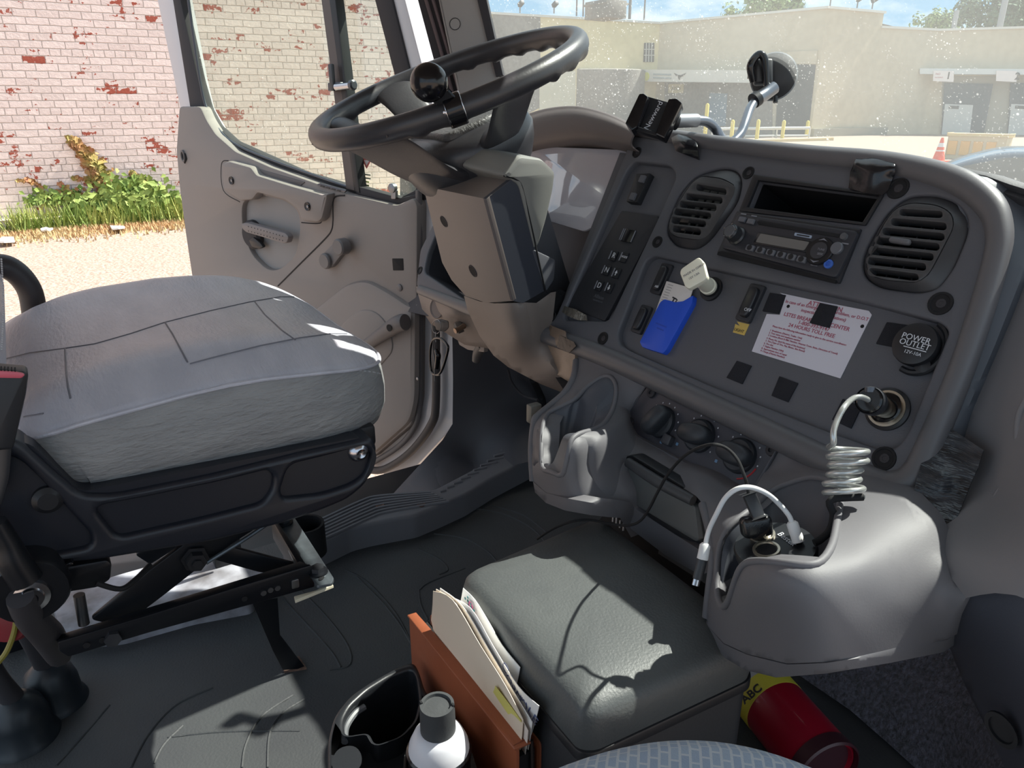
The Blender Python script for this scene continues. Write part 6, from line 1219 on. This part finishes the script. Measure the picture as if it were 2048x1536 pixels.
# suction cup phone mount with gooseneck
pm = thing('phone_mount', 'black phone cradle and suction cup joined by a silver gooseneck on the dash top', 'phone mount', U(1455, 283, t=1.12)); GN = M('goose_silver', (126, 130, 138), .28, .85)
sc = U(1546, 152, t=1.23); sax = (Vector((0, -1, .0)) * .86 + Vector((0, 0, -.5)) * -1 * .5).normalized(); sax = (CAM - sc).normalized() * .55 + Vector((0, -.5, .25)); sax = ((CAM - sc).normalized() * .8 + Vector((0, -.25, .12))).normalized()
su = lathe('suction_cup', [(.0355, -.008), (.0365, -.005), (.034, -.003), (.0285, .002), (.016, .006), (0, .007)], sc, sax, BLK, pm, 40)
lathe('cup_rim', [(.0375, -.010), (.0385, -.007), (.0365, -.005)], sc, sax, M('rim_clear', (120, 124, 128), .3), su, 40)
box('lock_body', sc + sax * .016 - rt * .014 + u3 * .004, (.03, .042, .016), BLK, pm, (rt, u3, -f3), .005, 3)
tube('lock_lever', [sc - rt * .030 - u3 * .012 + sax * .02, sc - rt * .032 + u3 * .012 + sax * .032, sc - rt * .018 + u3 * .030 + sax * .036, sc - rt * .008 + u3 * .02 + sax * .036, sc - rt * .006 - u3 * .02 + sax * .03], [.005, .006, .006, .006, .005], BLG, pm, 12)
tube('lock_lever', [sc - rt * .036 - u3 * .006 + sax * .012, sc - rt * .032 + u3 * .020 + sax * .018, sc - rt * .02 + u3 * .026 + sax * .018], .0045, BLG, pm, 12)
tube('cup_tab', [sc + u3 * -.034 + rt * .004, sc + u3 * -.044 + rt * .004], .004, BLK, pm, 8)
tube('arm_sleeve', [U(1510, 200, t=1.19), U(1530, 188, t=1.2), U(1548, 175, t=1.205)], .0105, GN, pm, 16); tube('sleeve_band', [U(1507, 202, t=1.188), U(1516, 196, t=1.19)], .0122, BLK, pm, 16, smooth=False)
tube('gooseneck', [U(1510, 202, t=1.19), U(1499, 220, t=1.17), U(1490, 246, t=1.15), U(1481, 268, t=1.14), U(1466, 284, t=1.13), U(1456, 292, t=1.125)], .0072, GN, pm, 14)
tube('gooseneck', [U(1392, 241, t=1.10), U(1412, 243, t=1.11), U(1428, 254, t=1.12), U(1440, 272, t=1.125), U(1452, 290, t=1.125)], .0072, GN, pm, 14)
tube('arm_sleeve', [U(1352, 242, t=1.085), U(1393, 241, t=1.10)], .0098, M('sleeve_grey', (150, 152, 156), .35, .5), pm, 16, smooth=False)
tube('ball_joint', [U(1330, 238, t=1.08), U(1354, 244, t=1.085)], .012, BLK, pm, 14, smooth=False)
cr0 = U(1308, 232, t=1.08); CPl = Pl(cr0, (Vector((.55, -.75, .35))).normalized(), (rt + u3 * -.12))
bp_ = slab('cradle_back', CPl, [(1293, 192), (1340, 205), (1322, 266), (1268, 252)], -.008, 0, BLK, pm, r=.002, bev=.001)
j1 = slab('cradle_jaw', CPl, [(1278, 187), (1287, 186), (1296, 193), (1274, 254), (1263, 261), (1250, 246)], -.006, .018, BLG, pm, r=.002, bev=.002)
j2 = slab('cradle_jaw', CPl, [(1337, 197), (1353, 196), (1364, 205), (1329, 277), (1310, 268)], -.006, .016, BLG, pm, r=.002, bev=.002)
slab('cradle_lip', CPl, [(1264, 258), (1272, 252), (1322, 266), (1326, 276)], -.004, .01, BLK, pm, r=.001, bev=.001)
text('cradle_letters', 'Newward', CPl, 1307, 231, .011, WIK, bp_, .0006, rot=1.18)
# tape pieces
TPE = M('black_tape', (22, 22, 26), .22, bump=.5, bs=120, bd=.0006, c2=(34, 34, 38), vs=40); DT = M('duct_tape', (58, 62, 68), .22, bump=.8, bs=60, bd=.003, c2=(30, 32, 36), vs=25, stretch=(1, 1, 5))
def tape(px, c, lb, m=TPE, **k): return tag(relief('tape', px, c, m, None, thick=(0, .0012, -.0005), step=7, **k), lb, 'tape')
tape([(1340, 262), (1362, 270), (1388, 276), (1394, 290), (1398, 320), (1388, 316), (1352, 302), (1345, 286)], [(1340, 262, 'pl', (D, .0)), (1388, 276, 'pl', (D, .005)), (1366, 285, 'pl', (D, .0145)), (1394, 293, 'pl', (D, .0115)), (1352, 302, 'pl', (D, .009)), (1388, 316, 'pl', (D, .003)), (1398, 320, 'pl', (D, .0025))], 'glossy black tape over the dash edge below the phone cradle')
tape([(1716, 308), (1750, 313), (1789, 316), (1790, 345), (1776, 380), (1765, 390), (1730, 386), (1697, 376), (1700, 345)], [(1716, 308, 'pl', (D, .0)), (1789, 316, 'pl', (D, .0)), (1708, 322, 'pl', (D, .0125)), (1789, 332, 'pl', (D, .0125)), (1745, 324, 'pl', (D, .0135)), (1700, 345, 'pl', (D, .005)), (1785, 355, 'pl', (D, .005)), (1697, 376, 'pl', (D, .0045)), (1765, 390, 'pl', (D, .0045))], 'wide black tape folded over the dash edge above the empty radio slot')
tape([(1128, 612), (1150, 618), (1172, 630), (1174, 641), (1155, 640), (1135, 632), (1124, 624)], [(1128, 612, 'pl', (D, .001)), (1150, 622, 'pl', (D, .009)), (1172, 632, 'pl', (D, .002)), (1135, 632, 'pl', (D, .008)), (1155, 640, 'pl', (D, .004)), (1124, 624, 'pl', (D, .003))], 'crumpled silver tape at the bottom of the shift pad', M('foil_tape', (120, 116, 108), .3, .5, bump=1, bs=160, bd=.004))
tape([(1100, 650), (1130, 662), (1134, 682), (1124, 700), (1112, 690), (1110, 676), (1096, 668)], [(1100, 650, 'pl', (D, .004)), (1134, 664, 'pl', (D, .014)), (1110, 676, 'pl', (D, .014)), (1124, 700, 'pl', (D, .003))], 'clear brown packing tape round the lower dash edge', M('pack_tape', (126, 108, 94), .25))
tape([(1118, 670), (1148, 684), (1152, 692), (1138, 706), (1114, 694)], [(1118, 670, 'pl', (D, .017)), (1148, 684, 'pl', (D, .017)), (1138, 706, 'pl', (D, .010)), (1114, 694, 'pl', (D, .010))], 'small square of black tape on the edge beside the steering column')
tape([(1859, 850), (1902, 857), (1967, 900), (1956, 935), (1944, 961), (1910, 1046), (1889, 1069), (1868, 1068), (1850, 1062), (1825, 1056), (1800, 1047), (1817, 994), (1825, 990), (1846, 912)],
     [(1859, 850, 'pl', (D, .004)), (1902, 857, 'pl', (D, -.004)), (1967, 900, 'pl', (D, .002)), (1944, 961, 'pl', (D, -.0)), (1910, 1046, 'pl', (D, .018)), (1889, 1069, 'pl', (D, .022)), (1850, 1000, 'pl', (D, .012)), (1800, 1047, 'pl', (D, .03)), (1825, 990, 'pl', (D, .016)), (1846, 912, 'pl', (D, .006)), (1880, 960, 'pl', (D, .014)), (1905, 920, 'pl', (D, -.001)), (1865, 1030, 'pl', (D, .022)), (1900, 1000, 'pl', (D, .006))], 'large creased black duct tape piece on the right dash corner', DT)
for L in ([(1905, 860), (1890, 920), (1858, 976)], [(1858, 978), (1900, 940), (1925, 912), (1960, 903)], [(1868, 1062), (1874, 1010), (1862, 985)]):
    pass
# keys hanging from the ignition
ky = thing('key_ring', 'key in the ignition with a black carabiner and fob hanging from it', 'keys', U(880, 650, y=.70))
slab('key_head', Pl(U(882, 650, y=.70), (.5, -.85, .1), (1, .6, 0)), [(868, 642), (880, 638), (896, 642), (897, 656), (888, 664), (872, 660)], -.001, .0015, M('key_grey2', (88, 84, 82), .4, .4), ky, r=.004, bev=.0006)
tube('key_ring', [U(873 + 9 * math.cos(w), 653 + 14 * math.sin(w), y=.695) for w in [2 * math.pi * k / 12 for k in range(12)]], .0008, STL, ky, 6, 2, closed=True)
tube('chain', [U(872, 664, y=.69), U(871, 676, y=.688), U(872, 684, y=.688)], .0014, STL, ky, 6)
tube('carabiner', [U(a, b, y=.685) for a, b in ((868, 678), (881, 677), (893, 688), (896, 700), (886, 735), (877, 749), (865, 746), (861, 730), (861, 696))], .0028, BLG, ky, 10, 4, closed=True)
tube('fob', [U(872, 700, y=.682), U(876, 712, y=.682), U(873, 736, y=.682)], [.005, .0065, .005], BLG, ky, 10); tube('chain', [U(867, 682, y=.683), U(866, 700, y=.683), U(869, 730, y=.683), U(870, 762, y=.683)], .0012, STL, ky, 6)
tag(box('clip_bracket', U(1068, 826, y=.60), (.014, .02, .03), M('clip_metal', (116, 116, 112), .5, .5), bev=.002), 'small grey metal clip on the outer side of the left cup holder', 'clip')
# padded storage box
ZB = Pl((0, 0, .32), UPV, (1, 0, 0)); tpx = [(924, 1164), (930, 1142), (1180, 1036), (1205, 1034), (1502, 1258), (1508, 1288), (1195, 1426), (1160, 1424)]
sb = thing('storage_box', 'black floor box with a padded vinyl lid between the seats', 'storage box', (-.59, .51, 0)); PV = M('pad_vinyl', (84, 87, 87), .5, bump=.6, bs=330, c2=(76, 79, 80), vs=10, bd=.0008)
P2 = ZB.P(tpx); cen = sum(P2, Vector((0, 0))) / len(P2)
def sc2(k): return [cen + (p - cen) * k for p in P2]
bm = bmesh.new(); rings = []; o2 = rnd(sc2(1), .035, 6)
for s, z in ((1.0, .272), (1.012, .285), (1.008, .302), (.985, .315), (.94, .322), (.86, .326), (.7, .329), (.45, .331), (.15, .3315)): rings.append([bm.verts.new((cen.x + (p.x - cen.x) * s, cen.y + (p.y - cen.y) * s, z)) for p in o2])
for X, Y in zip(rings, rings[1:]):
    for k in range(len(X)): bm.faces.new((X[k], X[(k + 1) % len(X)], Y[(k + 1) % len(X)], Y[k]))
bm.faces.new(rings[-1]); bm.faces.new(rings[0][::-1]); ld = link('padded_lid', bm, PV, sb, None, 70)
link('lid_rim', prism(ZB, rnd(sc2(1.02), .035, 6), -.058, -.046, bev=.003), BLK, sb)
link('box_body', prism(ZB, rnd(sc2(.99), .03, 6), -.315, -.057, bev=.003), M('box_black', (40, 42, 46), .5, bump=.3, bs=300), sb)
cb3 = tube('side_cable', [U(1076, 1440, z=.2), U(1085, 1470, z=.15), U(1092, 1500, z=.11), U(1096, 1536, z=.05)], .003, BLK, sb, 8)
lathe('side_handle', [(.013, 0), (.014, .006), (.010, .016), (0, .018)], U(1104, 1500, z=.10), (.5, -.8, .3), BLG, sb, 20, sx=.55)
# leather binder with papers
LE = M('tan_leather', (158, 88, 58), .5, c2=(146, 78, 50), vs=14, bump=.3, bs=300, bd=.0004)
bi = thing('leather_binder', 'tan leather zip binder standing upright beside the padded box', 'binder', (-.61, .32, 0)); zt = .236
x0, x1 = -.735, -.482
BPn = Pl((0, .318, 0), (0, -1, 0), (1, 0, 0))
link('binder_cover', prism(BPn, rnd([Vector(v) for v in ((x0, .012), (x1, .012), (x1, zt), (x0, zt))], .006), -.004, 0, bev=.0015), LE, bi)
link('binder_cover', prism(Pl((0, .348, 0), (0, -1, 0), (1, 0, 0)), rnd([Vector(v) for v in ((x0, .012), (x1, .012), (x1, zt - .012), (x0, zt - .012))], .006), -.004, 0, bev=.0015), LE, bi)
mesh('binder_flap', [(x0, .316, zt), (x1, .316, zt - .001), (x1 + .004, .334, zt + .002), (x0 + .006, .326, zt + .004)], [[0, 1, 2, 3]], LE, bi, thick=(0, 0, -.003), bev=.001)
link('binder_lining', prism(BPn, [Vector(v) for v in ((x0 + .004, .014), (x1 - .004, .014), (x1 - .004, zt - .02), (x0 + .004, zt - .02))], -.026, -.006, bev=0), MBK, bi)
b = bmesh.new()
for k in range(14): tubebm([(x1 - .0022, .3165 + k * .0016, zt + .0018), (x1 - .0022, .3172 + k * .0016, zt + .0018)], .0006, 5, 1, smooth=False, bm=b)
link('stitching', b, M('stitch_brown', (110, 50, 34), .6), bi)
tube('zip_edge', [(x1 + .001, .337, zt), (x1 + .002, .338, .15), (x1 + .001, .337, .03)], .0016, M('zip_dark', (60, 50, 48), .5, .4), bi, 6)
PAP = M('paper_white', (240, 238, 236), .6)
def sheet(nm, pts, lb, mat=PAP, cat='paper', grp='papers tucked in the leather binder', y=.35, bend=.0015):
    rows = []; n = len(pts) // 2; tp__ = pts[:n]; bt = pts[n:][::-1]
    T = [U(a, c, y=y - .004 * (cat != 'flyer') + bend * math.sin(i)) for i, (a, c) in enumerate(tp__)]; B = [U(a, c, y=y + .001) for a, c in bt]
    return tag(grid(nm, [T, [p.lerp(q, .5) + Vector((0, bend * .4, 0)) for p, q in zip(T, B)], B], mat, None, 4, thick=(0, .0006, 0)), lb, cat, grp)
sheet('paper', [(866, 1182), (905, 1200), (960, 1290), (1010, 1370), (1046, 1440), (1040, 1500), (990, 1440), (930, 1370), (880, 1300), (862, 1240)], 'cream sheet at the front of the papers against the binder flap', M('paper_cream', (226, 210, 190), .6), y=.328)
sheet('paper', [(872, 1178), (912, 1208), (965, 1300), (1015, 1385), (1056, 1462), (1050, 1510), (1000, 1430), (940, 1350), (890, 1260), (868, 1225)], 'white curled sheet with its corner raised behind the cream one', M('paper_warm', (226, 214, 204), .6), y=.331)
sheet('paper', [(880, 1176), (925, 1212), (975, 1295), (1028, 1385), (1064, 1445), (1056, 1500), (1010, 1440), (950, 1350), (900, 1270), (878, 1225)], 'white sheet in the middle of the binder papers', y=.334)
yel = sheet('paper', [(990, 1372), (1010, 1398), (1030, 1425), (1042, 1442), (1040, 1452), (1022, 1436), (1002, 1408), (986, 1384)], 'yellow edged sheet low between the binder papers', M('paper_yellow', (222, 214, 120), .5), y=.326)
rc = sheet('receipt', [(890, 1190), (940, 1215), (985, 1290), (1036, 1372), (1078, 1412), (1062, 1470), (1020, 1420), (960, 1330), (905, 1260), (892, 1225)], 'white receipt reading CASH SALE at the right of the papers', cat='receipt', y=.338)
SL = Pl((0, .3365, 0), (0, -1, 0), (1, 0, 0))
text('receipt_letters', 'CASH', SL, 1024, 1363, .017, M('ink_blue', (96, 104, 140), .6), rc, .0012, rot=-.55); text('receipt_letters', 'SALE', SL, 1055, 1413, .018, M('ink_blue', (96, 104, 140)), rc, .0012, rot=-.45)
fly = sheet('flyer', [(926, 1176), (950, 1200), (978, 1245), (1004, 1290), (1040, 1335), (1030, 1380), (985, 1340), (945, 1300), (925, 1260), (918, 1215)], 'white flyer with a checkered flag and pink lettering behind the papers', cat='flyer', y=.346, bend=.001)
FL = Pl((0, .3450, 0), (0, -1, 0), (1, 0, 0))
text('flyer_letters', 'Coleman', FL, 950, 1243, .013, M('ink_pink', (204, 70, 130), .6), fly, .0012, rot=-1.0, bold=.03)
for k in range(10):
    px, py = 930 + 3.1 * (k % 5) + 2 * (k // 5), 1197 + 6.5 * (k % 5) - 2 * (k // 5)
    if k % 2 == 0 or 1: vrect(FL, px + (3 if k % 2 else 0), py, .0028, .0026, .001, .0016, M('ink_teal', (60, 120, 124), .6), fly, 'flag_check', 0, 0)
# cup organiser
OZ = Pl((0, 0, .19), UPV, (1, 0, 0)); og = thing('floor_cup_holder', 'black plastic floor cup organiser behind the leather binder', 'cup holder', (-.62, .2, 0)); OB = M('organiser_black', (34, 36, 40), .38, bump=.15, bs=300)
oout = [(655, 1600), (655, 1478), (668, 1430), (700, 1390), (745, 1360), (800, 1330), (828, 1322), (838, 1340), (850, 1380), (900, 1440), (985, 1600)]
w1 = [(690, 1470), (686, 1440), (700, 1412), (735, 1380), (780, 1352), (822, 1336), (832, 1352), (838, 1400), (828, 1440), (800, 1470), (750, 1488), (738, 1462)]
w2 = [(812, 1600), (815, 1510), (830, 1475), (870, 1456), (905, 1466), (935, 1500), (965, 1600)]
w3 = [(672, 1516), (682, 1500), (704, 1496), (716, 1510), (716, 1530), (700, 1545), (680, 1544), (671, 1532)]
link('organiser_top', prism(OZ, rnd(OZ.P(oout), .012), -.03, 0, [rnd(OZ.P(w1), .008), rnd(OZ.P(w2), .01), rnd(OZ.P(w3), .006)], .004, 3), OB, og)
link('organiser_body', prism(OZ, rnd(OZ.P(oout), .012), -.188, -.02, [rnd(OZ.P([(665, 1590), (668, 1480), (690, 1420), (740, 1372), (822, 1334), (834, 1360), (890, 1450), (970, 1590)]), .01)], 0), OB, og)
link('organiser_floor', prism(OZ, rnd(OZ.P(oout), .012), -.188, -.12, bev=0), OB, og)
tube('well_lip', [OZ.w(*OZ.uv(a, b), -.012) for a, b in ((688, 1468), (690, 1440), (708, 1412), (728, 1398))], .004, M('lip_grey', (96, 98, 102), .4), og, 8)
# spray can
ct = U(874, 1408, t=.755); cn3 = thing('spray_can', 'black spray can with white shoulder and grey cap in the organiser', 'spray can', Vector((ct.x, ct.y, .07)))
zc = ct.z; o_c = Vector((ct.x, ct.y, 0))
cpp = lathe('cap', [(.0185, zc - .036), (.018, zc - .01), (.0175, zc), (.0145, zc), (.0138, zc - .003), (.011, zc - .003), (0, zc - .002)], o_c, UPV, M('cap_dark', (64, 66, 68), .5, bump=.3, bs=400), cn3, 36)
lathe('shoulder', [(.0325, zc - .062), (.031, zc - .052), (.026, zc - .040), (.0195, zc - .033), (0, zc - .033)], o_c, UPV, M('can_white', (214, 214, 220), .35), cn3, 36, sm=70)
cb4 = lathe('can_body', [(.031, .07), (.033, .075), (.033, zc - .066), (.0342, zc - .063), (.0342, zc - .060), (.032, zc - .058), (0, zc - .058)], o_c, UPV, BLG, cn3, 40)
for a in (0, math.pi): box('cap_notch', o_c + Vector((math.cos(a + .9) * .0165, math.sin(a + .9) * .0165, zc)), (.004, .002, .003), MBK, cpp, bev=0)
# fire extinguisher lying on the floor
fa, fb = U(1478, 1330, z=.050), U(1650, 1536, z=.050); fx = (fb - fa).normalized(); fL = (fb - fa).length
ex = thing('fire_extinguisher', 'red fire extinguisher lying on the floor at the lower right', 'fire extinguisher', (fa + fb) / 2 - UPV * .06)
RDm = M('extinguisher_red', (146, 16, 40), .3, coat=.3)
eb = lathe('cylinder', [(.015, -.05), (.028, -.04), (.040, -.015), (.046, .01), (.046, fL - .01), (.044, fL), (.040, fL + .002), (.038, fL - .006), (0, fL - .008)], fa, fx, RDm, ex, 44, sm=50)
def band(nm, s0, s1, m, par, lab=None): return lathe(nm, [(.0463, s0), (.0463, s1)], fa, fx, m, par, 44, lab)
sA = (U(1503, 1392, z=.09) - fa).dot(fx) - .026
band('label_band', sA - .07, sA - .006, M('label_silver', (168, 170, 174), .4), eb, 'silver printed label'); yb = band('label_band', sA - .006, sA + .022, M('label_yellow', (206, 196, 66), .5), eb, 'yellow band reading ABC')
lathe('base_rim', [(.0470, fL - .012), (.0475, fL + .006), (.0445, fL + .008), (.0445, fL - .004)], fa, fx, M('rim_dark', (60, 30, 38), .4), ex, 44)
nr = (CAM - fa); nr = (nr - fx * nr.dot(fx)).normalized(); EP = Pl(fa + nr * .0468, nr, fx.cross(nr) * -1)
text('band_letters', 'ABC', EP, 1503, 1388, .017, INK, yb, .0002, rot=0, bold=.03)
for k in range(4): link('label_print', boxbm(fa + fx * (sA - .016 - .008 * k) + nr * .0464, (fx.cross(nr), fx, nr), (.05 - .006 * k, .0022, .0004), 0), INK, eb)
0 and slab('printed_mark', EP, [(1494, 1440), (1508, 1436), (1498, 1460), (1490, 1500), (1484, 1500), (1488, 1462)], -.001, .0006, M('mark_grey', (196, 190, 190), .5), eb, r=.001, bev=0)
# carpeted toe board at the lower right
cpt = relief('carpet', [(1560, 1340), (1650, 1330), (1890, 1285), (1905, 1310), (1960, 1420), (2020, 1560), (2020, 1600), (1900, 1600), (1780, 1490), (1700, 1420), (1600, 1352)], [(1560, 1340, 'z', .02), (1600, 1352, 'z', .02), (1700, 1420, 'z', .02), (1900, 1600, 'z', .02), (1890, 1285, 'y', .98), (1960, 1420, 'y', .90), (2020, 1600, 'y', .80), (1800, 1400, 'z', .06)], M('carpet_grey', (98, 98, 110), 1, bump=1, bs=220, bd=.006, c2=(70, 70, 75), vs=160), None, thick=(0, .01, -.005)); tag(cpt, 'grey speckled carpet on the toe board at the right', 'carpet')
# passenger seat corner
t = bpy.data.materials.new('woven_blue'); t.use_nodes = True; nd = t.node_tree; pr = nd.nodes['Principled BSDF']; pr.inputs['Roughness'].default_value = .9
co = N(nd, 'ShaderNodeTexCoord'); wv_ = N(nd, 'ShaderNodeTexBrick'); mp2 = N(nd, 'ShaderNodeMapping'); mp2.inputs['Rotation'].default_value = (0, 0, .78); nd.links.new(co.outputs['Object'], mp2.inputs[0]); nd.links.new(mp2.outputs[0], wv_.inputs['Vector'])
wv_.inputs['Scale'].default_value = 45; wv_.inputs['Color1'].default_value = lin((158, 176, 196)); wv_.inputs['Color2'].default_value = lin((148, 166, 190)); wv_.inputs['Mortar'].default_value = lin((188, 198, 206)); wv_.inputs['Mortar Size'].default_value = .035
nd.links.new(wv_.outputs[0], pr.inputs['Base Color']); nn_ = N(nd, 'ShaderNodeTexNoise', i_Scale=900.0); nd.links.new(co.outputs['Object'], nn_.inputs['Vector']); bb2 = N(nd, 'ShaderNodeBump'); bb2.inputs['Strength'].default_value = .5; bb2.inputs['Distance'].default_value = .001; nd.links.new(nn_.outputs[0], bb2.inputs['Height']); nd.links.new(bb2.outputs[0], pr.inputs['Normal'])
ps = thing('passenger_seat', 'pale blue woven passenger seat at the bottom edge', 'seat', (0, 0, 0))
bm = bmesh.new(); rings = []; pcx, pcy = .04, .04
for s, z in ((.95, .36), (1.0, .38), (1.02, .43), (1.01, .475), (.985, .50), (.93, .515), (.8, .522), (.5, .526), (.1, .527)):
    rings.append([bm.verts.new((pcx + .30 * s * math.copysign(abs(math.cos(a)) ** .5, math.cos(a)), pcy + .30 * s * math.copysign(abs(math.sin(a)) ** .5, math.sin(a)), z)) for a in [2 * math.pi * k / 128 for k in range(128)]])
for X, Y in zip(rings, rings[1:]):
    for k in range(128): bm.faces.new((X[k], X[(k + 1) % 128], Y[(k + 1) % 128], Y[k]))
bm.faces.new(rings[-1]); bm.faces.new(rings[0][::-1]); link('cushion', bm, t, ps, None, 70)
box('seat_base', (.03, .0, .18), (.42, .42, .36), BLK, ps, bev=.01)
